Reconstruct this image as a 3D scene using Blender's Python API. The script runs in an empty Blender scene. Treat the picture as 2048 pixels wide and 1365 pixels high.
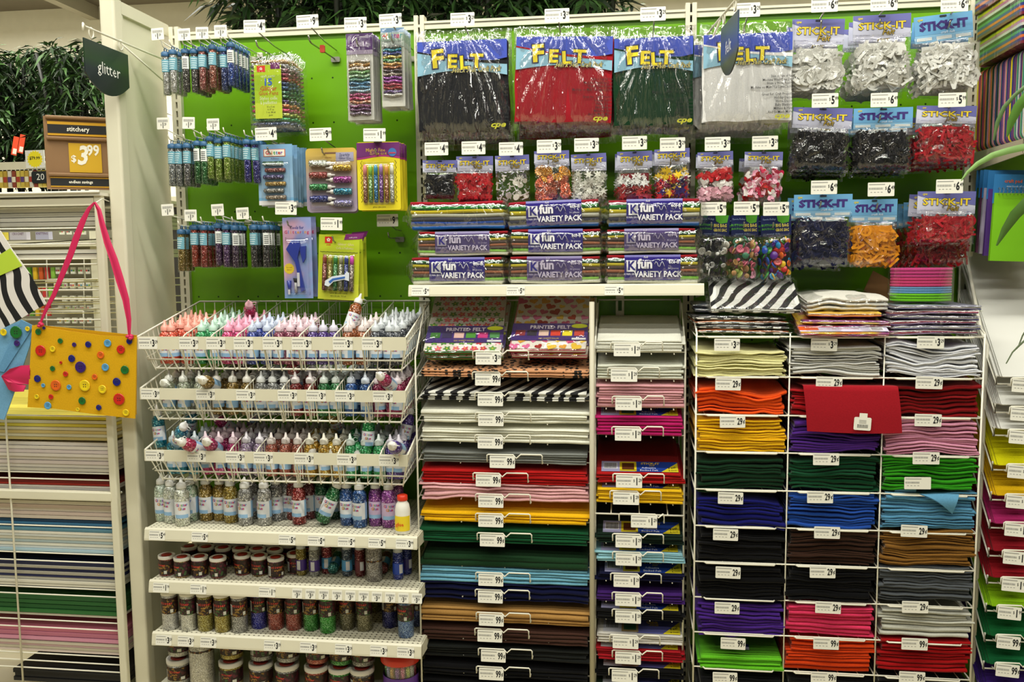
import bpy, bmesh, math, random
from mathutils import Vector, Matrix, noise
R=math.radians; PI=math.pi
S=bpy.context.scene; COL=S.collection
# ---------------------------------------------------------------- camera
FPX=1750.0
AX=Vector((0.99140391,0.00302313,-0.13080193)); AY=Vector((0.13047446,-0.09720251,0.98667527)); AZ=Vector((-0.00973143,-0.99526003,-0.09676139))
CAM=Vector((0,-3.04,1.60))
cd=bpy.data.cameras.new('camera'); cam=bpy.data.objects.new('camera',cd); COL.objects.link(cam)
cd.sensor_width=36; cd.lens=36*FPX/2048; cd.clip_start=.02; cd.clip_end=100
# columns: camera axes in world (right, up, back)
right=Vector((AX[0],AY[0],AZ[0])); down=Vector((AX[1],AY[1],AZ[1])); fwd=Vector((AX[2],AY[2],AZ[2]))
m=Matrix((right,-down,-fwd)).transposed().to_4x4(); m.translation=CAM
cam.matrix_world=m; S.camera=cam
def ray(u,v):
    c=Vector((u-1024,v-682.5,FPX)); return Vector((c.dot(AX),c.dot(AY),c.dot(AZ)))
def P(u,v,Y):
    r=ray(u,v); return CAM+r*((Y-CAM.y)/r.y)
def PX(u,v,X):
    r=ray(u,v); return CAM+r*((X-CAM.x)/r.x)
def PZ(u,v,Z):
    r=ray(u,v); return CAM+r*((Z-CAM.z)/r.z)
def px(Y): return (Y+3.04)/FPX          # metres per pixel, about
# ---------------------------------------------------------------- light
S.view_settings.view_transform='Standard'; S.view_settings.look='None'; S.view_settings.gamma=1; S.view_settings.exposure=0.66
S.cycles.transparent_max_bounces=40; S.cycles.max_bounces=7; S.cycles.sample_clamp_indirect=4; S.cycles.caustics_reflective=False; S.cycles.caustics_refractive=False
w=bpy.data.worlds.new('store_ambient'); S.world=w; w.use_nodes=True
w.node_tree.nodes['Background'].inputs[0].default_value=(.95,.93,.80,1); w.node_tree.nodes['Background'].inputs[1].default_value=.07
def area(name,loc,rot,sx,sy,power,col=(1,.975,.86)):
    l=bpy.data.lights.new(name,'AREA'); l.shape='RECTANGLE'; l.size=sx; l.size_y=sy; l.energy=power; l.color=col
    o=bpy.data.objects.new(name,l); o.location=loc; o.rotation_euler=rot; COL.objects.link(o); return o
area('fluorescent_strip',(-.3,-1.35,4.1),(R(14),0,0),5.5,.12,88)
area('fluorescent_strip',(-.3,-2.9,4.3),(R(26),0,0),5.5,.12,46)
area('fluorescent_strip',(-.3,-4.8,4.3),(R(38),0,0),6.0,.12,34)
area('fluorescent_strip',(-3,2.4,4.5),(0,0,0),9.0,.2,230)
area('fluorescent_strip',(-3,5.4,4.5),(0,0,0),11.0,.2,430)
# ---------------------------------------------------------------- materials
def lin(h):
    if isinstance(h,str):
        h=h.lstrip('#'); c=[int(h[i:i+2],16)/255 for i in (0,2,4)]
    else: c=h
    return tuple((x/12.92 if x<=.04045 else ((x+.055)/1.055)**2.4) for x in c)+(1,)
_m={}
def nodes(name):
    m=bpy.data.materials.new(name); m.use_nodes=True; nt=m.node_tree; return m,nt,nt.nodes['Principled BSDF']
def N(nt,t,**k):
    n=nt.nodes.new(t)
    for a,b in k.items():
        if a.startswith('i_'): n.inputs[a[2:].replace('_',' ')].default_value=b
        else: setattr(n,a,b)
    return n
def plain(col,rough=.5,metal=0,name='paint',spec=.5):
    k=('p',col,rough,metal,spec)
    if k in _m: return _m[k]
    m,nt,b=nodes(name); c=lin(col)
    nz=N(nt,'ShaderNodeTexNoise'); nz.inputs['Scale'].default_value=9
    tc=N(nt,'ShaderNodeTexCoord'); nt.links.new(tc.outputs['Object'],nz.inputs['Vector'])
    mx=N(nt,'ShaderNodeMix',data_type='RGBA'); mx.inputs[6].default_value=tuple(x*.94 for x in c[:3])+(1,); mx.inputs[7].default_value=tuple(min(1,x*1.05) for x in c[:3])+(1,)
    nt.links.new(nz.outputs['Fac'],mx.inputs[0]); nt.links.new(mx.outputs[2],b.inputs['Base Color'])
    b.inputs['Roughness'].default_value=rough; b.inputs['Metallic'].default_value=metal; b.inputs['Specular IOR Level'].default_value=spec
    _m[k]=m; return m
def felt(col,name='felt',k2=.16):
    k=('f',col)
    if k in _m: return _m[k]
    m,nt,b=nodes(name); c=lin(col)
    tc=N(nt,'ShaderNodeTexCoord'); nz=N(nt,'ShaderNodeTexNoise'); nz.inputs['Scale'].default_value=260; nz.inputs['Detail'].default_value=3
    nt.links.new(tc.outputs['Object'],nz.inputs['Vector'])
    mx=N(nt,'ShaderNodeMix',data_type='RGBA'); mx.inputs[6].default_value=tuple(x*(1-k2) for x in c[:3])+(1,); mx.inputs[7].default_value=tuple(min(1,x*(1+k2)) for x in c[:3])+(1,)
    nt.links.new(nz.outputs['Fac'],mx.inputs[0]); nt.links.new(mx.outputs[2],b.inputs['Base Color'])
    b.inputs['Roughness'].default_value=.95; b.inputs['Specular IOR Level'].default_value=.1
    b.inputs['Sheen Weight'].default_value=.12; b.inputs['Sheen Roughness'].default_value=.5
    bp=N(nt,'ShaderNodeBump'); bp.inputs['Strength'].default_value=.25; bp.inputs['Distance'].default_value=.002
    nt.links.new(nz.outputs['Fac'],bp.inputs['Height']); nt.links.new(bp.outputs[0],b.inputs['Normal'])
    _m[k]=m; return m
def glit(col,name='glitter',scale=520,metal=.55):
    k=('g',col,scale)
    if k in _m: return _m[k]
    m,nt,b=nodes(name); c=lin(col)
    tc=N(nt,'ShaderNodeTexCoord'); vo=N(nt,'ShaderNodeTexVoronoi'); vo.inputs['Scale'].default_value=scale
    nt.links.new(tc.outputs['Object'],vo.inputs['Vector'])
    sp=N(nt,'ShaderNodeSeparateColor'); nt.links.new(vo.outputs['Color'],sp.inputs[0])
    cr=N(nt,'ShaderNodeValToRGB'); e=cr.color_ramp.elements
    e[0].position=0; e[0].color=tuple(x*.3 for x in c[:3])+(1,); e[1].position=1; e[1].color=tuple(min(1,x*2.2+.45) for x in c[:3])+(1,)
    x=cr.color_ramp.elements.new(.78); x.color=c
    nt.links.new(sp.outputs[0],cr.inputs[0]); nt.links.new(cr.outputs[0],b.inputs['Base Color'])
    ge=N(nt,'ShaderNodeNewGeometry'); vm=N(nt,'ShaderNodeVectorMath',operation='SUBTRACT'); vm.inputs[1].default_value=(.5,.5,.5)
    nt.links.new(vo.outputs['Color'],vm.inputs[0]); v2=N(nt,'ShaderNodeVectorMath',operation='SCALE'); v2.inputs['Scale'].default_value=.9
    nt.links.new(vm.outputs[0],v2.inputs[0]); v3=N(nt,'ShaderNodeVectorMath',operation='ADD'); nt.links.new(v2.outputs[0],v3.inputs[0]); nt.links.new(ge.outputs['Normal'],v3.inputs[1])
    v4=N(nt,'ShaderNodeVectorMath',operation='NORMALIZE'); nt.links.new(v3.outputs[0],v4.inputs[0]); nt.links.new(v4.outputs[0],b.inputs['Normal'])
    b.inputs['Roughness'].default_value=.28; b.inputs['Metallic'].default_value=metal
    b.inputs['Coat Weight'].default_value=.4; b.inputs['Coat Roughness'].default_value=.1
    _m[k]=m; return m
def film(fac=.11,rough=.09,scale=28,strength=.55,tint=(1,1,1),sx=1.0,sz=.35,name='clear_film'):
    k=('film',fac,rough,scale,strength,tint,sx,sz)
    if k in _m: return _m[k]
    m=bpy.data.materials.new(name); m.use_nodes=True; nt=m.node_tree; nt.nodes.clear()
    out=N(nt,'ShaderNodeOutputMaterial'); tr=N(nt,'ShaderNodeBsdfTransparent'); tr.inputs[0].default_value=tint+(1,)
    gl=N(nt,'ShaderNodeBsdfGlossy'); gl.inputs['Roughness'].default_value=rough; gl.inputs['Color'].default_value=(.95,.95,.95,1)
    mx=N(nt,'ShaderNodeMixShader'); nt.links.new(tr.outputs[0],mx.inputs[1]); nt.links.new(gl.outputs[0],mx.inputs[2]); nt.links.new(mx.outputs[0],out.inputs[0])
    tc=N(nt,'ShaderNodeTexCoord'); mp=N(nt,'ShaderNodeMapping'); mp.inputs['Scale'].default_value=(sx,1,sz); nt.links.new(tc.outputs['Object'],mp.inputs[0])
    nz=N(nt,'ShaderNodeTexNoise'); nz.inputs['Scale'].default_value=scale; nz.inputs['Detail'].default_value=3; nz.inputs['Distortion'].default_value=.8
    nt.links.new(mp.outputs[0],nz.inputs['Vector'])
    bp=N(nt,'ShaderNodeBump'); bp.inputs['Strength'].default_value=strength; bp.inputs['Distance'].default_value=.02
    nt.links.new(nz.outputs['Fac'],bp.inputs['Height']); nt.links.new(bp.outputs[0],gl.inputs['Normal'])
    fr=N(nt,'ShaderNodeLayerWeight'); fr.inputs['Blend'].default_value=.25; nt.links.new(bp.outputs[0],fr.inputs['Normal'])
    ma=N(nt,'ShaderNodeMath',operation='MULTIPLY_ADD'); ma.inputs[1].default_value=.35; ma.inputs[2].default_value=fac; ma.use_clamp=True
    nt.links.new(fr.outputs['Facing'],ma.inputs[0]); nt.links.new(ma.outputs[0],mx.inputs[0])
    _m[k]=m; return m
def gradmat(stops,rough=.5,axis=2,name='printed_card',w=0,distort=0,scale=1.0):
    """colour bands printed along a local axis (object space, metres)"""
    k=('gr',tuple(stops),rough,axis,distort,scale)
    if k in _m: return _m[k]
    m,nt,b=nodes(name); tc=N(nt,'ShaderNodeTexCoord'); sp=N(nt,'ShaderNodeSeparateXYZ'); nt.links.new(tc.outputs['Object'],sp.inputs[0])
    src=sp.outputs[axis]
    if distort:
        nz=N(nt,'ShaderNodeTexNoise'); nz.inputs['Scale'].default_value=14; nt.links.new(tc.outputs['Object'],nz.inputs['Vector'])
        a=N(nt,'ShaderNodeMath',operation='MULTIPLY_ADD'); a.inputs[1].default_value=distort; nt.links.new(nz.outputs['Fac'],a.inputs[0]); nt.links.new(src,a.inputs[2]); src=a.outputs[0]
    lo,hi=stops[0][0],stops[-1][0]
    mr=N(nt,'ShaderNodeMapRange'); mr.inputs['From Min'].default_value=lo; mr.inputs['From Max'].default_value=hi; nt.links.new(src,mr.inputs['Value'])
    cr=N(nt,'ShaderNodeValToRGB'); cr.color_ramp.interpolation='CONSTANT' if w==0 else 'LINEAR'
    e=cr.color_ramp.elements
    for i,(p,c) in enumerate(stops):
        q=(p-lo)/(hi-lo)
        if i<2: e[i].position=q; el=e[i]
        else: el=e.new(q)
        el.color=lin(c)
    nt.links.new(mr.outputs[0],cr.inputs[0]); nt.links.new(cr.outputs[0],b.inputs['Base Color']); b.inputs['Roughness'].default_value=rough
    _m[k]=m; return m
def patmat(kind,a,b_,c_=None,scale=20,rough=.9,name='printed_fabric'):
    k=('pat',kind,a,b_,c_,scale)
    if k in _m: return _m[k]
    m,nt,b=nodes(name); tc=N(nt,'ShaderNodeTexCoord'); mp=N(nt,'ShaderNodeMapping'); nt.links.new(tc.outputs['Object'],mp.inputs[0])
    cr=N(nt,'ShaderNodeValToRGB'); cr.color_ramp.interpolation='CONSTANT'; e=cr.color_ramp.elements
    if kind=='zebra':
        t=N(nt,'ShaderNodeTexWave',wave_type='BANDS',bands_direction='X'); t.inputs['Scale'].default_value=scale; t.inputs['Distortion'].default_value=9; t.inputs['Detail'].default_value=1.5; t.inputs['Detail Scale'].default_value=.55; mp.inputs['Rotation'].default_value=(0,R(25),R(28))
        nt.links.new(mp.outputs[0],t.inputs['Vector']); src=t.outputs['Fac']; e[0].color=lin(a); e[1].position=.52; e[1].color=lin(b_)
    elif kind=='spots':
        t=N(nt,'ShaderNodeTexVoronoi'); t.inputs['Scale'].default_value=scale; nt.links.new(mp.outputs[0],t.inputs['Vector']); src=t.outputs['Distance']
        e[0].color=lin(a); e[1].position=.42; e[1].color=lin(b_)
    elif kind=='blotch':
        t=N(nt,'ShaderNodeTexNoise'); t.inputs['Scale'].default_value=scale; t.inputs['Detail'].default_value=2; nt.links.new(mp.outputs[0],t.inputs['Vector']); src=t.outputs['Fac']
        cr.color_ramp.interpolation='EASE'; e[0].position=.35; e[0].color=lin(a); e[1].position=.65; e[1].color=lin(b_)
        if c_: x=e.new(.5); x.color=lin(c_)
    elif kind=='flecks':
        t=N(nt,'ShaderNodeTexVoronoi'); t.inputs['Scale'].default_value=scale; nt.links.new(mp.outputs[0],t.inputs['Vector'])
        s2=N(nt,'ShaderNodeSeparateColor'); nt.links.new(t.outputs['Color'],s2.inputs[0]); src=s2.outputs[0]
        e[0].color=lin(a); e[1].position=.6; e[1].color=lin(b_)
        if c_: x=e.new(.85); x.color=lin(c_)
    nt.links.new(src,cr.inputs[0]); nt.links.new(cr.outputs[0],b.inputs['Base Color']); b.inputs['Roughness'].default_value=rough
    _m[k]=m; return m
CREAM='#dedac4'; IVORY='#e4e0cc'
def cream(): return plain(CREAM,.42,0,'ivory_paint')
def wirem(): return plain('#e9e6d6',.35,0,'white_wire_coating')
def tagw(): return plain('#f1f0e6',.45,0,'price_tag_card')
def ink(): return plain('#15161a',.6,0,'black_ink')
def grey(): return plain('#9a9a98',.7,0,'grey_ink')
def chrome(): return plain('#a8a89c',.3,.9,'zinc_wire')
# ---------------------------------------------------------------- text outlines
_t={}
def text2d(s,size,bold=0.0,shear=0.0,sx=1.0,align='CENTER',spacing=1.0):
    k=(s,bold,shear,align,spacing)
    if k not in _t:
        c=bpy.data.curves.new('lettering','FONT'); c.body=s; c.size=1; c.offset=bold; c.shear=shear; c.align_x=align; c.align_y='CENTER'; c.resolution_u=1 if len(s)>3 else 2; c.space_character=spacing
        o=bpy.data.objects.new('lettering',c); me=o.to_mesh()
        _t[k]=([(v.co.x,v.co.y) for v in me.vertices],[tuple(p.vertices) for p in me.polygons]); o.to_mesh_clear(); bpy.data.objects.remove(o); bpy.data.curves.remove(c)
    vs,fs=_t[k]; return [(x*size*sx,y*size) for x,y in vs],fs
# ---------------------------------------------------------------- mesh builder
class MB:
    def __init__(s): s.v=[]; s.f=[]; s.mi=[]; s.mats=[]; s.sm=[]; s.T=None
    def m(s,mat):
        if mat not in s.mats: s.mats.append(mat)
        return s.mats.index(mat)
    def add(s,vs,fs,mat,smooth=False):
        o=len(s.v); T=s.T
        s.v+= [tuple(T@Vector(v)) for v in vs] if T else [tuple(v) for v in vs]
        i=s.m(mat); s.f+=[tuple(x+o for x in f) for f in fs]; s.mi+=[i]*len(fs); s.sm+=[smooth]*len(fs); return s
    def box(s,x0,x1,y0,y1,z0,z1,mat):
        vs=[(x,y,z) for x in(x0,x1) for y in(y0,y1) for z in(z0,z1)]
        return s.add(vs,[(0,1,3,2),(4,6,7,5),(0,4,5,1),(2,3,7,6),(0,2,6,4),(1,5,7,3)],mat)
    def rbox(s,x0,x1,y0,y1,z0,z1,mat,r=.004,n=3,axis='y'):
        """box with corners rounded in the plane across axis"""
        pts=[]
        if axis=='y': a0,a1,b0,b1=x0,x1,z0,z1
        elif axis=='z': a0,a1,b0,b1=x0,x1,y0,y1
        else: a0,a1,b0,b1=y0,y1,z0,z1
        for cx,cy,st in((a1-r,b1-r,0),(a0+r,b1-r,90),(a0+r,b0+r,180),(a1-r,b0+r,270)):
            for i in range(n+1):
                t=R(st+90*i/n); pts.append((cx+r*math.cos(t),cy+r*math.sin(t)))
        if axis=='y': return s.prism(pts,y0,y1,mat,'y')
        if axis=='z': return s.prism(pts,z0,z1,mat,'z')
        return s.prism(pts,x0,x1,mat,'x')
    def prism(s,pts,a,b,mat,axis='y',smooth=False):
        n=len(pts)
        g={'y':lambda p,h:(p[0],h,p[1]),'z':lambda p,h:(p[0],p[1],h),'x':lambda p,h:(h,p[0],p[1])}[axis]
        vs=[g(p,a) for p in pts]+[g(p,b) for p in pts]
        fs=[tuple(range(n)),tuple(range(2*n-1,n-1,-1))]+[(i,i+n,(i+1)%n+n,(i+1)%n) for i in range(n)]
        return s.add(vs,fs,mat,smooth)
    def lathe(s,prof,mat,n=16,c=(0,0,0),smooth=True,sy=1.0):
        vs=[];fs=[]
        for r,z in prof:
            for i in range(n):
                t=2*PI*i/n; vs.append((c[0]+r*math.cos(t),c[1]+r*math.sin(t)*sy,c[2]+z))
        for j in range(len(prof)-1):
            for i in range(n):
                fs.append((j*n+i,j*n+(i+1)%n,(j+1)*n+(i+1)%n,(j+1)*n+i))
        if prof[0][0]>1e-5: fs.append(tuple(range(n-1,-1,-1)))
        if prof[-1][0]>1e-5: k=(len(prof)-1)*n; fs.append(tuple(range(k,k+n)))
        return s.add(vs,fs,mat,smooth)
    def tube(s,pts,r,mat,n=6,closed=False,smooth=True):
        pts=[Vector(p) for p in pts]; m=len(pts); vs=[];fs=[]; up=None
        for i,p in enumerate(pts):
            if closed: d=(pts[(i+1)%m]-pts[i-1])
            else: d=pts[min(i+1,m-1)]-pts[max(i-1,0)]
            d.normalize()
            if up is None: up=Vector((0,0,1)) if abs(d.z)<.9 else Vector((0,1,0))
            a=d.cross(up); a=a if a.length>1e-4 else d.orthogonal(); a.normalize(); b=d.cross(a); up=-b if False else up
            rr=r[i] if isinstance(r,(list,tuple)) else r
            for k in range(n):
                t=2*PI*k/n+PI/n; vs.append(p+a*math.cos(t)*rr+b*math.sin(t)*rr)
        for j in range(m if closed else m-1):
            for k in range(n):
                q=(j+1)%m; fs.append((j*n+k,j*n+(k+1)%n,q*n+(k+1)%n,q*n+k))
        if not closed: fs+= [tuple(range(n-1,-1,-1)),tuple(range((m-1)*n,m*n))]
        return s.add(vs,fs,mat,smooth)
    def text(s,t,cx,cz,size,mat,y=-.0005,bold=0,shear=0,sx=1,align='CENTER',rot=0,plane='xz',spacing=1):
        vs,fs=text2d(t,size,bold,shear,sx,align,spacing); c,q=math.cos(rot),math.sin(rot)
        vs=[(x*c-z*q,x*q+z*c) for x,z in vs]
        if plane=='xz': vv=[(cx+x,y,cz+z) for x,z in vs]
        elif plane=='xy': vv=[(cx+x,cz+z,y) for x,z in vs]
        return s.add(vv,fs,mat)
    def grid(s,fn,nu,nv,mat,smooth=True,close=False):
        vs=[fn(i/nu,j/nv) for j in range(nv+1) for i in range(nu+1)]
        fs=[(j*(nu+1)+i,j*(nu+1)+i+1,(j+1)*(nu+1)+i+1,(j+1)*(nu+1)+i) for j in range(nv) for i in range(nu)]
        return s.add(vs,fs,mat,smooth)
    def mesh(s,name):
        me=bpy.data.meshes.new(name); me.from_pydata(s.v,[],s.f)
        for x in s.mats: me.materials.append(x)
        me.polygons.foreach_set('material_index',s.mi); me.polygons.foreach_set('use_smooth',s.sm); me.update(); return me
    def build(s,name,parent=None,loc=(0,0,0),rot=(0,0,0)): return ob(name,s.mesh(name),parent,loc,rot)
def ob(name,me,parent=None,loc=(0,0,0),rot=(0,0,0)):
    o=bpy.data.objects.new(name,me); COL.objects.link(o); o.location=loc; o.rotation_euler=rot
    if parent: o.parent=parent
    return o
def tag(o,label,cat,group=None):
    o['label']=label; o['category']=cat
    if group: o['group']=group
    return o
def thing(name,label,cat,loc=(0,0,0),rot=(0,0,0),group=None):
    o=ob(name,None,None,loc,rot); o.empty_display_size=.02; return tag(o,label,cat,group)
def struct(name,mb):
    o=mb.build(name); o['kind']='structure'; return o
def kids(o): return [c for c in _ch.get(o.name,[])] 
def clone(o,parent=None):
    """a thing and each of its parts and sub-parts, copied one by one"""
    c=o.copy(); COL.objects.link(c)
    if parent: c.parent=parent
    for ch in list(o.children): clone(ch,c)
    return c
_kit={}
def kit(key,make):
    """build a thing's part meshes once: list of (name, mesh, loc, rot, [sub-parts])"""
    if key not in _kit: _kit[key]=make()
    return _kit[key]
def assemble(root,parts):
    for p in parts:
        o=ob(p[0],p[1],root,p[2] if len(p)>2 else (0,0,0),p[3] if len(p)>3 else (0,0,0))
        if len(p)>4:
            for q in p[4]: ob(q[0],q[1],o,q[2] if len(q)>2 else (0,0,0),q[3] if len(q)>3 else (0,0,0))
    return root
ORD=['first','second','third','fourth','fifth','sixth','seventh','eighth','ninth','tenth','eleventh','twelfth','thirteenth','fourteenth','fifteenth','sixteenth','seventeenth','eighteenth']
def ordn(i): return ORD[i] if i<len(ORD) else str(i+1)+'th'
# ---------------------------------------------------------------- price tags (drawn facing -y, centred)
def price(mb,w,h,txt,y=0,kind='wide',t=.0012,plate=True,rot=0,cx=0,cz=0):
    T=Matrix.Translation((cx,y,cz))@Matrix.Rotation(rot,4,'Y'); old=mb.T; mb.T=(old@T) if old else T
    if plate: mb.rbox(-w/2,w/2,-t,0,-h/2,h/2,tagw(),r=min(.002,h*.1),n=2)
    yy=-t-.0004
    rnd=random.Random(hash_(txt)+int(w*1e4))
    if kind=='wide':
        x=-w*.46
        while x<w*.06:
            b=w*rnd.choice((.008,.012,.018)); mb.add([(x,yy,-h*.02),(x+b,yy,-h*.02),(x+b,yy,h*.13),(x,yy,h*.13)],[(0,1,2,3)],grey()); x+=b+w*.01
        mb.add([(-w*.46,yy,h*.33),(w*.14,yy,h*.33),(w*.14,yy,h*.38),(-w*.46,yy,h*.38)],[(0,1,2,3)],grey())
        for k in range(4):
            x=-w*.4+k*w*.13; mb.add([(x,yy,-h*.22),(x+w*.07,yy,-h*.22),(x+w*.07,yy,-h*.18),(x,yy,-h*.18)],[(0,1,2,3)],grey())
        X=w*.30; sz=h*.62
    else:
        x=-w*.4
        while x<w*.4:
            b=w*rnd.choice((.015,.025,.035)); mb.add([(x,yy,h*.1),(x+b,yy,h*.1),(x+b,yy,h*.32),(x,yy,h*.32)],[(0,1,2,3)],grey()); x+=b+w*.02
        X=w*.0; sz=h*.5
    if txt.startswith('$'):
        d,c=txt[1:].split('.'); cz0=-h*.02 if kind=='wide' else -h*.2
        mb.text('$',X-sz*.36,cz0+sz*.14,sz*.5,ink(),yy,sx=.75); mb.text(d,X,cz0,sz*1.3,ink(),yy,bold=.035,sx=.62); mb.text(c,X+sz*.42,cz0+sz*.2,sz*.6,ink(),yy,bold=.015,sx=.66)
    elif txt:
        mb.text(txt[:-1],X-sz*.04,0,sz*1.25,ink(),yy,bold=.03,sx=.55); mb.text('\u00a2',X+sz*.48,sz*.05,sz*.75,ink(),yy,bold=.02,sx=.75)
    mb.T=old
def hash_(s): return sum((i+1)*ord(c) for i,c in enumerate(s))
def price_mesh(w,h,txt,kind='wide'):
    def mk():
        mb=MB(); price(mb,w,h,txt,kind=kind); return mb.mesh('price_tag')
    return kit(('price',round(w,3),round(h,3),txt,kind),mk)
# ================================================================ setting
mb=MB(); mb.box(-9,7,-6,7.6,-.05,0,plain('#c9bf9d',.45,0,'floor_tile')); struct('floor',mb)
mb=MB(); mb.box(-9,7,7.5,7.6,0,4.76,plain('#d6d2c2',.85,0,'beige_wall')); struct('wall_back',mb)
mb=MB(); mb.box(-9.1,-9,-6,7.6,0,4.76,plain('#d6d2c2',.85,0,'beige_wall')); struct('wall_left',mb)
mb=MB(); mb.box(7,7.1,-6,7.6,0,4.76,plain('#d6d2c2',.85,0,'beige_wall')); struct('wall_right',mb)
mb=MB(); mb.box(-9,7,-6,7.6,4.76,4.86,plain('#5d564a',.9,0,'ceiling_deck')); struct('ceiling',mb)
for i in range(9):
    mb=MB(); x=-8.5+i*1.8; mb.box(x,x+.12,2,7.5,4.6,4.76,plain('#8d887a',.8,0,'ceiling_beam')); struct('trim_%d'%(i+1),mb)
# ================================================================ gondola: posts, green panels, rails, end panel
XP=[-1.608,-.713,.205,1.093,2.0]; ZT=2.405
g=thing('gondola_frame','long ivory store fixture with green pegboard back and slotted posts','store fixture',(0,0,0))
def green():
    m,nt,b=nodes('green_pegboard'); b.inputs['Base Color'].default_value=lin('#6ba612'); b.inputs['Roughness'].default_value=.27
    tc=N(nt,'ShaderNodeTexCoord'); mo=N(nt,'ShaderNodeVectorMath',operation='FRACTION'); sc=N(nt,'ShaderNodeVectorMath',operation='MULTIPLY'); sc.inputs[1].default_value=(13.1,0,6.5)
    nt.links.new(tc.outputs['Object'],sc.inputs[0]); nt.links.new(sc.outputs[0],mo.inputs[0])
    sb=N(nt,'ShaderNodeVectorMath',operation='SUBTRACT'); sb.inputs[1].default_value=(.5,0,.5); nt.links.new(mo.outputs[0],sb.inputs[0])
    ml=N(nt,'ShaderNodeVectorMath',operation='MULTIPLY'); ml.inputs[1].default_value=(1,0,2); nt.links.new(sb.outputs[0],ml.inputs[0])
    ln=N(nt,'ShaderNodeVectorMath',operation='LENGTH'); nt.links.new(ml.outputs[0],ln.inputs[0])
    lt=N(nt,'ShaderNodeMath',operation='LESS_THAN'); lt.inputs[1].default_value=.042; nt.links.new(ln.outputs['Value'],lt.inputs[0])
    mx=N(nt,'ShaderNodeMix',data_type='RGBA'); mx.inputs[6].default_value=lin('#6ba612'); mx.inputs[7].default_value=lin('#1c3a04'); nt.links.new(lt.outputs[0],mx.inputs[0]); nt.links.new(mx.outputs[2],b.inputs['Base Color'])
    nz=N(nt,'ShaderNodeTexNoise'); nz.inputs['Scale'].default_value=3; nt.links.new(tc.outputs['Object'],nz.inputs['Vector'])
    bp=N(nt,'ShaderNodeBump'); bp.inputs['Strength'].default_value=.2; bp.inputs['Distance'].default_value=.03; nt.links.new(nz.outputs['Fac'],bp.inputs['Height']); nt.links.new(bp.outputs[0],b.inputs['Normal'])
    return m
GM=green()
for i in range(4):
    mb=MB(); mb.box(XP[i]+.016,XP[i+1]-.016,.004,.016,.15,ZT-.026,GM); mb.build('back_panel',g)
    mb=MB(); mb.box(XP[i]+.018,XP[i+1]-.018,-.008,.02,ZT-.026,ZT,cream()); mb.box(XP[i]+.018,XP[i+1]-.018,-.012,-.008,ZT-.008,ZT,cream()); mb.build('top_rail',g)
    mb=MB(); mb.box(XP[i]+.018,XP[i+1]-.018,-.36,.02,.02,.15,cream()); mb.build('base_deck',g)
for i,x in enumerate(XP):
    mb=MB(); z0,z1=0,ZT+.02; dk=plain('#1d1c18',.9,0,'painted_slot_shadow')
    for a,b2 in((-.018,-.0035),(.0035,.018)): mb.box(x+a,x+b2,-.014,.03,z0,z1,cream())
    mb.box(x-.0035,x+.0035,.002,.03,z0,z1,dk)  # near-black strip: the shade inside the slots is put into its colour
    z=z0
    while z<z1-.02:
        mb.box(x-.0036,x+.0036,-.0138,.002,z,z+.009,cream()); z+=.0318
    mb.build('slotted_post',g)
mb=MB(); mb.box(-.9,.9,.0,.03,0,0.001,cream())
# end panel at the left
ep=thing('end_panel','tall ivory end panel closing the left side of the shelves','end panel',(-1.665,-.33,0))
mb=MB(); mb.rbox(-.026,.026,0,.05,0,2.44,cream(),r=.008,axis='z'); mb.build('front_post',ep)
mb=MB(); mb.rbox(-.022,.022,.05,.35,2.40,2.44,cream(),r=.006,axis='x'); mb.build('top_bar',ep)
mb=MB(); mb.box(-.012,.012,.05,.33,0,2.40,cream()); mb.box(-.02,.02,.05,.06,0,2.4,cream()); mb.build('side_sheet',ep)
# ================================================================ foliage on the far side
def leafm(c,nm='bamboo_leaf'): return plain(c,.55,0,nm)
def bamboo(seed,w,h,n=1500,stemz=.6):
    def mk():
        rnd=random.Random(seed); mb=MB(); ms=[leafm('#1c3414'),leafm('#2a4a1c'),leafm('#13240d'),leafm('#40642c')]
        for i in range(n//7):
            cx=(rnd.random()-.5)*w; cy=(rnd.random()-.5)*w*.6; cz=stemz+h*rnd.random()
            k=1-.35*abs(cz-stemz-h*.45)/h; cx*=k
            for j in range(7):
                a=rnd.random()*2*PI; el=rnd.uniform(-.9,.5); L=rnd.uniform(.09,.17); d=Vector((math.cos(a)*math.cos(el),math.sin(a)*math.cos(el),math.sin(el)))
                sdir=d.cross(Vector((rnd.random()-.5,rnd.random()-.5,1))).normalized()*L*.09
                p=Vector((cx,cy,cz))+d*.02; mid=p+d*L*.45; tip=p+d*L+Vector((0,0,-L*.25))
                mb.add([p,mid+sdir,tip,mid-sdir+Vector((0,0,.004))],[(0,1,2,3)],ms[rnd.randrange(4)] if rnd.random()<.9 else ms[3])
        st=MB(); bk=plain('#1b1d17',.5,0,'dark_stem')
        for i in range(7):
            x=(i-3)*w*.12; st.tube([(x,0,0),(x*1.1,rnd.uniform(-.05,.05),stemz+h*.5),(x*1.3,0,stemz+h*.9)],.014,bk,n=6)
        return [('foliage',mb.mesh('foliage')),('stem',st.mesh('stem'))]
    return mk
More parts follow.
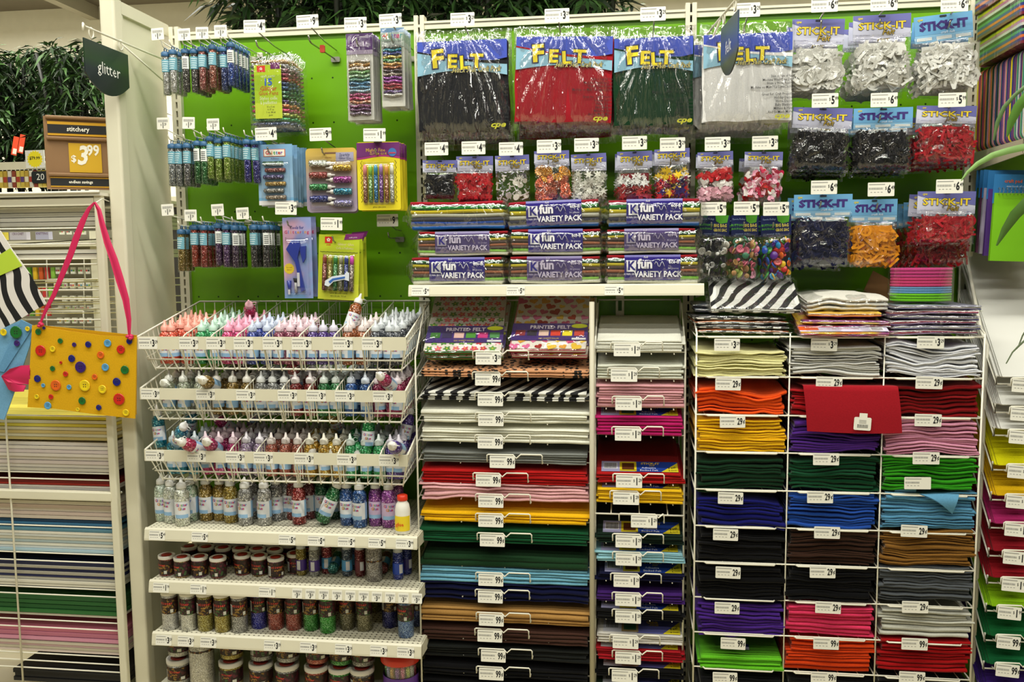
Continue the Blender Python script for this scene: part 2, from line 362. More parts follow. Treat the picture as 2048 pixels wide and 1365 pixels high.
# left row of plants stands behind the yarn rack, top row stands behind the gondola
pl=[(-30,3.4,3.28,2.0,'first from the left'),(60,3.6,3.25,2.0,'second from the left, beside the square price card'),(130,3.5,3.25,2.0,'third from the left, above the brown sign'),(200,3.4,3.3,2.0,'rightmost, beside the tall end panel'),(0,4.2,3.3,2.0,'behind, at the left edge')]
for i,(u,Y,zt,h,d) in enumerate(pl[:4]):
    p=P(u,330,Y); k=kit(('bam',i%3),bamboo(i%3+5,.85,.95,1900,.35))
    t=thing('artificial_bamboo','leafy artificial bamboo on dark canes, '+d,'plant',(p.x,Y,1.93),(0,0,i*1.3),'bamboo plants behind the left rack'); assemble(t,k)
for i,u in enumerate((560,690,820,950,1080,1165)):
    p=P(u,10,1.3); k=kit(('bam2',i%3),bamboo(i%3+15,.55,.62,1500,.4))
    t=thing('artificial_bamboo','artificial bamboo bush showing above the green panel, %s from the left'%ordn(i),'plant',(p.x,1.3,2.3),(0,0,i*1.7),'bamboo bushes above the shelf top'); assemble(t,k)
# shelf run far behind which carries the plants
mb=MB(); mb.box(-1.8,.6,1.0,1.65,.0,2.3,cream()); tag(mb.build('storage_cabinet'),'plain ivory fixture behind the green panel carrying the bamboo bushes','fixture')
bs=thing('display_counter','pale counter far behind the left rack carrying plants and small packs','counter',(-4.6,3.3,0))
mb=MB(); mb.box(-1.8,1.7,-.3,.6,0,2.05,plain('#2c2a26',.7,0,'dark_back')); mb.build('plinth',bs)
mb=MB(); mb.box(-1.8,1.7,-.34,-.3,1.98,2.05,cream()); mb.build('price_rail',bs)
# far retail fixture seen through and above the left rack
mb=MB()
for i in range(30):
    x=-4.9+i*.075
for i in range(26):
    p=P(2+i*8.6,358,1.6); cc=['#c9b14a','#b89a3e','#d8d4c4','#8a3f2e','#cfc06a'][i%5]
    mb=MB(); w=.0105; mb.box(-w,w,0,.03,0,.10,plain(cc,.5)); mb.box(-w,w,-.002,0,.03,.06,plain(['#e6e0c8','#a83c30','#5a3d7a'][i%3],.5))
    if p.x<P(190,358,1.6).x: tag(mb.build('hanging_packet',None,(p.x,1.6,P(2,376,1.6).z)),'small yellowish packet on the far rail, %s from the left'%ordn(i),'packet','packets on the far rail')
rl=MB(); a=P(-60,345,1.62); b_=P(236,340,1.62); rl.box(a.x,b_.x,1.6,1.64,a.z,a.z+.05,cream()); rl.box(a.x,b_.x,1.58,1.75,a.z-.14,a.z-.12,cream())
tag(rl.build('far_shelf'),'ivory shelf across the aisle behind the left rack, under the plants','shelf')
# price card 79.99 and number 20 sign
def flat_sign(name,label,cat,u0,v0,u1,v1,Y,mk,ry=0,rz=0):
    a=P(u0,v1,Y); b=P(u1,v0,Y); w=b.x-a.x; h=b.z-a.z; mb=MB(); mk(mb,w,h)
    return tag(mb.build(name,None,((a.x+b.x)/2,Y,(a.z+b.z)/2),(0,ry,rz)),label,cat)
def burst(mb,w,h):
    mb.box(-w/2,w/2,0,.003,-h/2,h/2,plain('#e8e8e4',.5)); n=18; pts=[]
    for i in range(2*n):
        r=(w*.42 if i%2==0 else w*.34); t=PI*i/n; pts.append((r*math.cos(t),r*math.sin(t)))
    mb.prism(pts,-.002,0,plain('#f2e22c',.5)); mb.text('$79.99',0,.005,w*.2,ink(),-.0026,bold=.03)
flat_sign('price_card','square white price card with a yellow starburst among the plants','sign',52,300,88,337,1.594,burst)
def twenty(t):
    def f(mb,w,h):
        mb.rbox(-w/2,w/2,0,.006,-h/2,h/2,plain('#20262a',.5),r=.012); mb.text(t,0,0,h*.75,plain('#f0f0ec',.5),-.001)
    return f
flat_sign('aisle_number_sign','small dark sign with the number 20 behind the left rack','sign',64,342,98,367,1.592,twenty('20'))
flat_sign('aisle_number_sign','small dark sign with the number 1 behind the brown price board','sign',206,342,232,374,1.592,twenty('1'))
for u,v in((30,292),(43,288),(106,298)):
    p=P(u,v,3.12); mb=MB(); mb.box(-.022,.022,0,.004,-.07,.07,plain('#e8502f',.5)); mb.box(-.01,.02,-.001,.0,-.06,-.02,plain('#e9e4da',.5))
    tag(mb.build('hang_tag',None,tuple(p),(0,R(14),0)),'orange hang tag on the bamboo canes, %s'%('leftmost' if u==30 else 'middle' if u==43 else 'right, beside the brown sign'),'tag','orange hang tags')
for x,y,z in ((-2.55,3.0,1.0),): pass
# brown stitchery sign
a=P(112,380,-.26); b=P(209,380,-.26); c=P(112,236,-.26)
sg=thing('price_board','brown ribbed price board reading stitchery and 3.99 atop the left rack','sign',((a.x+b.x)/2,-.26,a.z),(0,0,R(30)))
w=(b.x-a.x)*1.12; h=c.z-a.z; br=plain('#8a6844',.55,0,'brown_plastic'); dk=plain('#17181a',.5); yl=plain('#d9a41c',.5); wh=plain('#f2efe2',.5)
mb=MB(); mb.box(-w/2,w/2,0,.018,0,h,br)
for f in(.985,.70,.20): mb.rbox(-w*.46,w*.5,-.012,0,h*f-.006,h*f+.006,br,r=.005,axis='x')
mb.build('board',sg)
mb=MB(); mb.box(-w*.44,w*.48,-.003,0,h*.74,h*.93,yl); mb.box(-w*.44,w*.48,-.004,-.003,h*.77,h*.89,dk); mb.text('stitchery',w*.02,h*.83,h*.09,wh,-.0048,bold=.02,sx=.9); mb.build('heading_strip',sg)
mb=MB(); mb.box(-w*.14,w*.36,-.003,0,h*.235,h*.64,plain('#d0a51c',.5)); mb.text('$',-w*.07,h*.42,h*.13,wh,-.004,bold=.02); mb.text('3',w*.06,h*.46,h*.36,wh,-.004,bold=.03,shear=.2,sx=.8); mb.text('99',w*.235,h*.54,h*.2,wh,-.004,bold=.03,sx=.8); mb.build('price_panel',sg)
mb=MB(); mb.box(-w*.44,w*.48,-.003,0,h*.03,h*.165,yl); mb.box(-w*.44,w*.48,-.004,-.003,h*.045,h*.15,dk); mb.text('endless savings',w*.02,h*.1,h*.06,wh,-.0048,bold=.02,sx=.85); mb.build('footer_strip',sg)
# ---------------------------------------------------------------- hanging aisle blade signs
def blade(name,label,txt,x,zb,yb,yf,h,tcol,w,xo=0,zo=.035,rz=0):
    t=thing(name,label,'sign',(x,yb,zb),(0,0,rz))
    L=yf-yb; mb=MB(); mb.tube([(0,0,0),(0,L,.0),(0,L-.008,.008),(0,L-.01,-.014)],.0035,wirem()); mb.tube([(0,0,-.09),(0,L*.62,-.006)],.003,wirem()); mb.tube([(0,.0,.02),(0,-.004,-.1)],.004,wirem()); mb.build('bracket',t)
    for q in(.03,w*.8):
        k=MB(); yy=L+q; pts=[(0,yy+.012*math.cos(a_),-.012+.016*math.sin(a_)) for a_ in [i*PI/6 for i in range(12)]]; k.tube(pts,.0022,wirem(),closed=True); k.build('hook_ring',t)
    # panel in the yz plane, rounded bottom, facing +x side ... printed on both sides
    m_,nt,b=nodes('dark_sign_print'); tc=N(nt,'ShaderNodeTexCoord'); sp=N(nt,'ShaderNodeSeparateXYZ'); nt.links.new(tc.outputs['Object'],sp.inputs[0])
    mr=N(nt,'ShaderNodeMapRange'); mr.inputs['From Min'].default_value=-zo-h; mr.inputs['From Max'].default_value=-zo; nt.links.new(sp.outputs[2],mr.inputs['Value'])
    cr=N(nt,'ShaderNodeValToRGB'); e=cr.color_ramp.elements; cols=tcol
    for i_,(p_,c_) in enumerate(cols):
        el=e[i_] if i_<2 else e.new(p_); el.position=p_; el.color=lin(c_)
    nt.links.new(mr.outputs[0],cr.inputs[0]); nt.links.new(cr.outputs[0],b.inputs['Base Color']); b.inputs['Roughness'].default_value=.35
    y0=L-.012; y1=L-.012+w; z1=-zo; pts=[(y0,z1),(y0,z1-h*.66)]
    for i_ in range(1,12):
        a_=i_/12; pts.append((y0+(y1-y0)*a_, z1-h*.66-h*.34*math.sin(a_*PI)**.75))
    pts+=[(y1,z1-h*.70),(y1,z1)]
    mb=MB(); mb.prism(pts,-.002,.002,m_,'x')
    vs,fs=text2d(txt,h*.34,0.0); cy=(y0+y1)/2+.005; cz=z1-h*.48
    wh=plain('#f4f4f0',.5)
    mb.add([(.0026,cy+x_,cz+y_) for x_,y_ in vs],fs,wh); mb.add([(-.0026,cy-x_,cz+y_) for x_,y_ in vs],fs,wh)
    mb.build('sign_panel',t)
    return t
blade('hanging_sign','dark rounded blade sign reading glitter on a bracket at upper left','glitter',-1.62,2.30,-.02,-.52,.150,[(0,'#1e262b'),(1,'#20302c'),(.45,'#1b2226'),(.65,'#1f3a18')],.235)
blade('hanging_sign','dark blue and olive blade sign reading felt in front of white felt packs','felt',.225,2.285,-.02,-.56,.15,[(0,'#222b33'),(1,'#37454f'),(.25,'#4d5324'),(.5,'#28418a')],.20,rz=R(7))
# ================================================================ glue bottles
def glue_bottle(col,lab='white',big=False,capc='#e6e4e0',label2='#8fb7dc'):
    def mk():
        r=.0235 if big else .0205; H=.125 if big else .108
        b=MB(); b.lathe([(r*.9,0),(r,.003),(r,H*.82),(r*.93,H*.9),(r*.62,H*.97),(r*.5,H)],glit(col,'glitter_glue',300,.25),n=14)
        l=MB(); w0=.028*H/.108; n=10
        bg=plain('#dfe3ea' if lab=='white' else lab,.5,0,'bottle_label')
        def arc(z0,z1,a0,a1,mat,rr):
            vs=[];k=8
            for j in range(k+1):
                a=a0+(a1-a0)*j/k; vs+=[(rr*math.cos(a),rr*math.sin(a),z0),(rr*math.cos(a),rr*math.sin(a),z1)]
            l.add(vs,[(2*j,2*j+2,2*j+3,2*j+1) for j in range(k)],mat,True)
        z0,z1=H*.22,H*.66
        arc(z0,z1,R(-170),R(-10),bg,r+.0004); arc(z0,z1,R(-10),R(60),plain(label2,.5),r+.0004)
        arc(z0,z0+.012,R(-150),R(-40),plain(label2,.5),r+.0007)
        rnd=random.Random(hash_(col)); cs=['#c23a6a','#3a5fc0','#e08a2c','#3f9a4a','#7a3aa8']
        for k,ch in enumerate('GlitterGlue'):
            row=0 if k<7 else 1; kk=k if k<7 else k-7; n2=7 if k<7 else 4
            a=R(-90)+(kk-(n2-1)/2)*.22; vs,fs=text2d(ch,.013 if big else .011,.02)
            zz=z1-.011-row*.012
            l.add([((r+.001)*math.cos(a+x/r),(r+.001)*math.sin(a+x/r),zz+y) for x,y in vs],fs,plain(cs[k%5],.5))
        c=MB(); c.lathe([(r*.68,0),(r*.7,.002),(r*.68,.013),(r*.55,.017),(r*.28,.021),(.0028,.036),(0,.037)],plain(capc,.3,0,'cap_plastic'),n=12)
        c.tube([(r*.5,0,.006),(r*1.15,0,.010),(r*1.25,0,.02),(r*.8,0,.022),(r*.4,0,.018)],.0012,plain(capc,.3,0,'cap_plastic'),n=4)
        return [('bottle_body',b.mesh('bottle_body')),('label',l.mesh('bottle_label')),('nozzle_cap',c.mesh('nozzle_cap'),(0,0,H-.001))]
    return mk
def put_bottle(x,y,z,col,label,group,lab='white',big=False,rot=(0,0,0),capc='#e6e4e0',l2='#8fb7dc'):
    t=thing('glue_bottle',label,'glue bottle',(x,y,z),rot,group)
    return assemble(t,kit(('glue',col,lab,big,capc,l2),glue_bottle(col,lab,big,capc,l2)))
# ================================================================ three divided wire baskets
BK=[ # channel px: left u, right u, top v, bottom v ; divider u's ; price label u's ; colours
 dict(n='top',u0=275,u1=812,v=674,vb=699,div=[361,417,468,525,594,664,723],tags=[277,358,412,467,525,583,665,723],
      comp=[('coral','#f0583c','#f2a99a',2,5),('green','#1f9a55','#bfe0cf',2,6),('pink','#dd3f7c','#f0a9c4',2,5),('blue','#2a3f9c','#c4cfe6',2,4),('plum','#8a3a55','#e4c9d4',2,4),('purple','#4a2a80','#d4d0e0',2,1),('copper','#9a4f1c','#e0d2d0',2,4),('charcoal','#3a3f4a','#c9cfd4',3,6)]),
 dict(n='middle',u0=281,u1=811,v=777,vb=799,div=[396,486,560,613,669,732],tags=[282,392,472,555,612,669,745],
      comp=[('pale iridescent','#cfdac0','#e2e4dc',3,3),('gold','#8a6d20','#dedbd0',3,4),('silver','#8f9290','#dcdfdd',3,4),('red','#8c1f22','#ddd4d4',2,4),('dark green','#1f7a3c','#d3dcd6',2,5),('royal blue','#2a5fae','#cdd6e2',2,5),('magenta','#a02055','#dcd0d6',2,4)]),
 dict(n='bottom',u0=290,u1=815,v=900,vb=922,div=[377,456,509,590,673,758],tags=[291,374,451,507,588,673,757],
      comp=[('turquoise','#1a8fb0','#d6e4ea',2,3),('hot pink','#c22a72','#ecd6e0',3,4),('lilac','#b49cc0','#dcd8e0',2,4),('salmon','#b8604c','#e2d8d4',3,5),('amber','#c9992a','#e4e0d0',3,4),('emerald','#2fa860','#d0dcd6',3,4),('violet','#52379a','#d6d2de',2,4)])]
YF=-.42
for bi,B in enumerate(BK):
    a=P(B['u0'],B['v'],YF); b=P(B['u1'],B['v'],YF); c=P(B['u0'],B['vb'],YF); x0,x1=a.x,b.x; zt=a.z; ch=a.z-c.z; zb=zt-.108
    if bi==0: zback=P(360,603,0).z
    else: zback=zt+.105
    t=thing('wire_basket','%s of three ivory wire baskets of glue bottles, with dividers and price channel'%B['n'],'basket',((x0+x1)/2,YF,zb))
    ox,oz=(x0+x1)/2,zb; W=(x1-x0)/2; tp=.03
    wm=wirem(); mb=MB(); r=.0021
    Ft,Bt=zt-zb,zback-zb; D=-YF-.02; bz=.045 # floor rises to the back
    fl=lambda y:bz*y/D
    Wb=W-.012
    mb.tube([(-W,0,Ft),(-W+.012,D,Bt),(W-.012,D,Bt),(W,0,Ft)],.0034,wm,n=6)
    mb.tube([(-W+tp,.05,0),(-Wb+.01,D,bz),(Wb-.01,D,bz),(W-tp,.05,0)],.0028,wm,n=5); mb.tube([(-W+tp,.05,0),(W-tp,.05,0)],.0032,wm)
    mb.tube([(-W+tp*.45,.03,.032),(W-tp*.45,.03,.032)],.0028,wm)
    n=21
    for i in range(n+1):  # front uprights + floor wires + back uprights
        f=i/n; xb=-W+tp+(2*W-2*tp)*f; xt=-W+.004+(2*W-.008)*f
        mb.tube([(xt,.002,Ft-.01),(xb,.05,-.006)],r,wm,n=4,smooth=False); 
        if i%1==0: mb.tube([(xb,.05,0),(xb,D,bz)],r*.8,wm,n=4,smooth=False); mb.tube([(xb,D,bz),(xb,D,Bt)],r*.8,wm,n=4,smooth=False)
    for k in(.35,.7): mb.tube([(-Wb,D,bz+(Bt-bz)*k),(Wb,D,bz+(Bt-bz)*k)],r*.8,wm,n=4,smooth=False)
    for sgn in(-1,1):
        for i in range(13):
            f=i/13; y=.03+(D-.03)*f; xt=sgn*(W-.012*f); zz=Ft+(Bt-Ft)*(y/D); xb=sgn*(W-tp+(tp-.02)*f); mb.tube([(xt,y,zz),(xb,max(y,.05),fl(y))],r*.8,wm,n=4,smooth=False)
        for k in(.35,.7): mb.tube([(sgn*(W-.012),.02,Ft*k),(sgn*(Wb),D,bz+(Bt-bz)*k)],r*.8,wm,n=4,smooth=False)
    mb.build('wire_frame',t)
    for u in B['div']:
        xd=P(u,B['v'],YF).x-ox; d=MB(); 
        d.tube([(xd,.03,.0),(xd,.006,Ft-.02),(xd,.012,Ft-.004),(xd,.03,Ft+.005),(xd,D,Bt)],.0026,wm,n=5)
        for i in range(17):
            y=.035+(D-.035)*i/17; d.tube([(xd,y,Ft+(Bt-Ft)*y/D),(xd,y+.004,fl(y))],.0015,wm,n=4,smooth=False)
        d.build('divider',t)
    cp=MB(); cp.rbox(-W-.001,W+.001,-.004,0,Ft-ch,Ft+.001,cream(),r=.002,n=2); c_=cp.build('price_channel',t)
    for i,u in enumerate(B['tags']):
        wl=.062*1.0; me=price_mesh(.064,ch*.93,'$3.29'); ob('price_label',me,c_,(P(u,B['v'],YF).x-ox+.034,-.0045,Ft-ch*.5))
    # bottles, front to back
    edges=[-W+.008]+[P(u,B['v'],YF).x-ox for u in B['div']]+[W-.008]
    rnd=random.Random(bi*7+3)
    for ci,(cn,col,capc,nc,nr) in enumerate(B['comp']):
        e0,e1=edges[ci],edges[ci+1]; wdt=e1-e0; nc=2 if wdt<.104 else 3
        if wdt>.145: nc=3
        for rr in range(nr):
            y=.083+rr*.048
            if y>D-.03: break
            for q in range(nc):
                s_=wdt/nc; x=e0+s_*(q+.5)+rnd.uniform(-.002,.002)
                # pull clear of tapered sides
                if ci==0: x=max(x,-W+tp+.024-.02*y/D)
                if ci==len(edges)-2: x=min(x,W-tp-.024+.02*y/D)
                side={2:['left','right'],3:['left','centre','right']}[nc][q]
                put_bottle(ox+x,YF+y,zb+fl(y)+.003,col,'%s glue bottle, %s row, %s of its slot, %s basket'%(cn,ordn(rr),side,B['n']),'%s glue bottles in the %s basket'%(cn,B['n']),rot=(rnd.uniform(-.05,.02),rnd.uniform(-.05,.05),rnd.uniform(-1.2,1.2)),capc=capc)
# loose bottles lying on top of the rows
def loose(u,v,Y,col,label,rot,capc='#e6e4e0',big=False):
    p=P(u,v,Y); return put_bottle(p.x,p.y,p.z,col,label,None,rot=rot,capc=capc,big=big)
loose(694,668,-.27,'#a4531a','copper glitter glue bottle lying on others in the top basket',(R(-12),R(22),.4))
loose(504,648,-.12,'#dd2f6c','bright pink glue bottle tipped toward the viewer, highest in the top basket',(R(52),R(-4),.4),'#e8b4c0')
loose(350,790,-.30,'#c9d4b4','pale iridescent bottle lying nozzle out in the middle basket',(R(60),R(20),0),'#eceee6')
loose(473,776,-.22,'#87691c','gold bottle leaning in the middle basket beside a white nozzle',(R(18),R(12),.2))
loose(437,775,-.34,'#87691c','gold bottle with its white nozzle pointing out, middle basket',(R(70),0,0),'#ece9e0')
loose(598,780,-.29,'#8c1f22','red glitter glue bottle tilted forward in the middle basket',(R(22),R(-12),.4))
loose(789,778,-.33,'#b0185c','magenta bottle with cap pointing out at right of middle basket',(R(60),R(-18),0),'#e8e6e2')
loose(322,895,-.33,'#1a8fb0','turquoise bottle standing up at left end of bottom basket',(R(-6),R(-6),.1))
loose(352,893,-.36,'#1a86b0','turquoise bottle leaning right in the bottom basket',(R(30),R(38),0),'#e8eaec')
loose(376,872,-.25,'#16809c','teal bottle further back in the bottom basket',(R(30),R(10),.5))
loose(440,903,-.34,'#b02060','hot pink bottle nozzle out, front of bottom basket',(R(62),R(6),0))
loose(415,905,-.37,'#b02050','rose bottle lying with nozzle left in the bottom basket',(R(55),R(-35),0))
loose(476,868,-.2,'#c22a72','hot pink bottle tipped toward the back of the bottom basket',(R(28),R(-42),.3))
loose(505,850,-.18,'#a690b4','lilac bottle leaning at the back of the bottom basket',(R(26),R(12),.3))
loose(632,866,-.24,'#c98f1c','amber bottle lying nozzle down, left of two in the bottom basket',(R(112),R(12),.3))
loose(664,868,-.24,'#dbb02a','yellow bottle lying nozzle down, right of two in the bottom basket',(R(112),R(-8),.3))
loose(685,868,-.2,'#b8902a','golden bottle tilted near the back of the bottom basket',(R(30),R(-25),.4))
loose(735,905,-.33,'#12a04c','bright emerald bottle lying upright over others, bottom basket',(R(-2),R(4),.3))
loose(710,866,-.25,'#1c9a50','emerald bottle upside down beside the bright one, bottom basket',(R(118),R(-8),.3))
loose(805,892,-.27,'#52379a','violet bottle standing at far right of the bottom basket',(R(-8),R(14),.3))
loose(803,902,-.38,'#4a2a90','violet bottle with nozzle pointing at the viewer, bottom basket',(R(70),0,0))
# ================================================================ perforated steel shelves
def perf():
    m,nt,b=nodes('perforated_deck'); tc=N(nt,'ShaderNodeTexCoord')
    sc=N(nt,'ShaderNodeVectorMath',operation='MULTIPLY'); sc.inputs[1].default_value=(60,60,0); nt.links.new(tc.outputs['Object'],sc.inputs[0])
    fr=N(nt,'ShaderNodeVectorMath',operation='FRACTION'); nt.links.new(sc.outputs[0],fr.inputs[0])
    sb=N(nt,'ShaderNodeVectorMath',operation='SUBTRACT'); sb.inputs[1].default_value=(.5,.5,0); nt.links.new(fr.outputs[0],sb.inputs[0])
    ln=N(nt,'ShaderNodeVectorMath',operation='LENGTH'); nt.links.new(sb.outputs[0],ln.inputs[0])
    lt=N(nt,'ShaderNodeMath',operation='LESS_THAN'); lt.inputs[1].default_value=.2; nt.links.new(ln.outputs['Value'],lt.inputs[0])
    mx=N(nt,'ShaderNodeMix',data_type='RGBA'); mx.inputs[6].default_value=lin('#dedac4'); mx.inputs[7].default_value=lin('#5a5444'); nt.links.new(lt.outputs[0],mx.inputs[0]); nt.links.new(mx.outputs[2],b.inputs['Base Color']); b.inputs['Roughness'].default_value=.4
    return m
PERF=perf()
def shelf(label,u0,u1,vt,vb,Yf,tags,back=0.0,deck=None,v1=None,tw=.056):
    a=P(u0,vt,Yf); b=P(u1,v1 or vt,Yf); c=P(u0,vb,Yf); z=a.z; h=a.z-c.z; ox=(a.x+b.x)/2; W=(b.x-a.x)/2
    t=thing('metal_shelf',label,'shelf',(ox,Yf,z))
    mb=MB(); mb.box(-W+.004,W-.004,.002,-Yf-.005+back,-.004,0,deck or PERF); mb.build('deck',t)
    mb=MB()
    for s_ in(-1,1): mb.prism([(.0,-.002),(.0,-h*1.0),(.03,-h*1.05),(-Yf-.02,-h*1.6),(-Yf-.02,-.002)],s_*W-(.003 if s_>0 else 0),s_*W+(.003 if s_<0 else 0),cream(),'x')
    mb.build('side_bracket',t)
    mb=MB(); mb.prism([(0,.001),(-.006,-.004),(-.012,-h+.006),(-.012,-h),(.004,-h),(.004,.001)],-W,W,cream(),'x'); cp=mb.build('price_channel',t)
    for (u,txt,kind) in tags:
        wl=tw if kind=='wide' else .034
        ob('price_label',price_mesh(wl,h*.8,txt,kind),cp,(P(u,vt,Yf).x-ox,-.0105,-h*.55),(R(-9),0,0))
    return t,z
Wd='wide'
_,Z1=shelf('upper perforated ivory shelf holding the tall glue bottles',291,835,1056,1079,-.42,[(317,'$5.49',Wd),(402,'$5.49',Wd),(576,'$5.49',Wd),(634,'$5.49',Wd),(694,'$5.49',Wd),(755,'$5.99',Wd),(810,'$3.99',Wd)])
Z1b=Z1
_,Z2=shelf('perforated ivory shelf holding short glitter jars and shakers',300,838,1160,1183,-.42,[(325,'$1.79',Wd),(399,'$1.79',Wd),(536,'$1.79',Wd)]+[(596+i*26.5,'$3.29','n') for i in range(10)])
_,Z3=shelf('lowest perforated ivory shelf with tall glitter shakers',306,843,1264,1288,-.42,[(330,'$3.29',Wd),(374,'$3.29',Wd),(419,'$3.29',Wd),(546,'$3.29',Wd),(618,'$3.29',Wd),(688,'$3.29',Wd),(758,'$3.29',Wd),(812,'$3.29',Wd)])
_,Z5=shelf('long ivory shelf under the striped variety packs',818,1408,571,593,-.31,[(842,'$5.99',Wd),(1032,'$5.99',Wd),(1228,'$5.99',Wd)],tw=.058)
# tall glue bottles on upper shelf:  u, bottom v, colour, name
TB=[(327,1040,'#cfe0cf','pale mint',0),(345,1044,'#dbe2d4','iridescent white',1),(367,1050,'#dfe4d4','iridescent white',2),(385,1040,'#bcd6bc','mint',0),
(415,1040,'#8f7422','gold',0),(443,1040,'#927722','gold',0),(464,1044,'#9c8228','gold',1),(493,1049,'#9a9a98','silver',2),(531,1049,'#a3a3a0','silver',2),(507,1036,'#8c8c8c','silver',0),(555,1040,'#8a8c8e','silver',0),(575,1036,'#85888c','silver',0),
(588,1037,'#7a1c18','red',0),(600,1047,'#8a1c1a','red',2),(620,1036,'#6a1f2c','dark red',0),(645,1036,'#15643a','green',0),(672,1036,'#12502c','dark green',0),
(696,1049,'#1f4f94','blue',1),(721,1053,'#22569c','blue',2),(753,1050,'#8a3f98','purple',2),(779,1053,'#9c4aa6','purple',2),(795,1038,'#8f4a90','purple',0)]
for i,(u,v,col,cn,rk) in enumerate(TB):
    p=PZ(u,v,Z1+.001); y=min(p.y,-.04); y=max(y,-.395)
    rowd={0:'back row',1:'middle row',2:'front row'}[rk]
    x=PZ(u,v,Z1).x
    lab='white' if 'purple' not in cn else '#cdb6d8'
    put_bottle(x,y,Z1+.001,col,'%s glitter glue bottle on the upper shelf, %s, %s from left'%(cn,rowd,ordn(sum(1 for q in TB if q[4]==rk and q[0]<u))),'tall glue bottles on the upper shelf',lab=lab,big=True,rot=(0,0,random.Random(i).uniform(-.5,.5)),capc='#dcdcd8')
p=PZ(655,1047,Z1); put_bottle(p.x-.012,-.33,Z1+.012,'#0f6a34','green glitter glue bottle leaning to the right on the upper steel shelf',None,big=True,rot=(0,R(24),.2))
# white squeeze bottle with red cap
p=PZ(815,1056,Z1); t=thing('craft_glue_bottle','white glue bottle with red cap and yellow label at shelf end','glue bottle',(p.x,-.39,Z1+.001))
mb=MB(); r=.0245; mb.lathe([(r*.92,0),(r,.004),(r,.05),(r*.97,.055),(r,.075),(r*.85,.095),(r*.6,.103),(r*.6,.108)],plain('#efeee6',.35,0,'white_plastic'),n=18); mb.build('bottle_body',t)
mb=MB(); vs=[];k=12
for j in range(k+1):
    a=R(-165)+R(150)*j/k; vs+=[((r+.0006)*math.cos(a),(r+.0006)*math.sin(a),.012),((r+.0006)*math.cos(a),(r+.0006)*math.sin(a),.06)]
mb.add(vs,[(2*j,2*j+2,2*j+3,2*j+1) for j in range(k)],plain('#f0d52a',.45),True); mb.text('glue',-.004,.034,.016,plain('#e0641c',.5),-r-.0012,bold=.03); mb.build('label',t)
mb=MB(); mb.lathe([(r*.66,0),(r*.7,.002),(r*.66,.016),(r*.5,.018),(0,.018)],plain('#d8361c',.35,0,'red_cap'),n=18); mb.build('cap',t,(0,0,.107))
# ================================================================ glitter jars & shakers
def canister(r,h,col,sleeve,lid,zl0,zl1,lidcol='#e9e6df',topcol='#a82a1c',fill=1.0):
    def mk():
        b=MB(); b.lathe([(r*.94,0),(r,.003),(r,h*.93),(r*.9,h*.97),(r*.9,h)],glit(col,'loose_glitter',620),n=16)
        l=MB(); rr=r+.0006; n=18; base=patmat('flecks',*sleeve,scale=150,rough=.45,name='jar_sleeve')
        l.lathe([(rr,h*zl0),(rr,h*zl1)],base,n=18)
        l.f=l.f[:-2]; l.mi=l.mi[:-2]; l.sm=l.sm[:-2]
        def arc(z0,z1,a0,a1,mat,q=.0012):
            vs=[];k=6
            for j in range(k+1):
                a=a0+(a1-a0)*j/k; vs+=[((r+q)*math.cos(a),(r+q)*math.sin(a),z0),((r+q)*math.cos(a),(r+q)*math.sin(a),z1)]
            l.add(vs,[(2*j,2*j+2,2*j+3,2*j+1) for j in range(k)],mat,True)
        H=h*(zl1-zl0); z0=h*zl0
        arc(z0+H*.1,z0+H*.75,R(-168),R(-140),plain('#e6e6e0',.5)); 
        for q in range(6): arc(z0+H*.14,z0+H*.7,R(-166+q*4.2),R(-166+q*4.2+1.6),ink(),.0016)
        arc(z0+H*.08,z0+H*.3,R(-62),R(-42),plain('#dcdcd2',.5))
        for wd,zz,cc,sz in(('glitter',z0+H*.68,'#e0463a',H*.22),('craft',z0+H*.48,'#d8a04a',H*.16)):
            for k,chh in enumerate(wd):
                a=R(-92)+(k-(len(wd)-1)/2)*sz*.52/r; vs,fs=text2d(chh,sz,.03)
                l.add([((r+.0016)*math.cos(a+x/r),(r+.0016)*math.sin(a+x/r),zz+y) for x,y in vs],fs,plain(cc,.5))
        c=MB(); lh=lid; c.lathe([(r*1.04,-lh*.55),(r*1.06,-lh*.5),(r*1.06,lh*.35),(r*1.0,lh*.45),(r*.9,lh*.45),(r*.88,lh*.3),(0,lh*.3)],plain(lidcol,.35,0,'jar_lid'),n=20)
        d=MB(); d.lathe([(r*.66,0),(r*.66,.002),(0,.002)],plain(topcol,.3,0,'shaker_insert'),n=16)
        return [('jar_body',b.mesh('jar_body')),('sleeve',l.mesh('jar_sleeve')),('lid',c.mesh('jar_lid'),(0,0,h),(0,0,0),[('shaker_insert',d.mesh('shaker_insert'),(0,0,lh*.3))])]
    return mk
SL=('#24140f','#4a1f1c','#8a6a2a'); SL2=('#2a1216','#5a1a2e','#3a5a2c')
def put_can(name,x,y,z,r,h,col,label,cat,group,sleeve=SL,lid=.01,zl=(.12,.86),rz=0,rot=None,**k):
    t=thing(name,label,cat,(x,y,z),rot or (0,0,rz),group)
    return assemble(t,kit(('can',r,h,col,sleeve,lid,zl,tuple(sorted(k.items()))),canister(r,h,col,sleeve,lid,*zl,**k)))
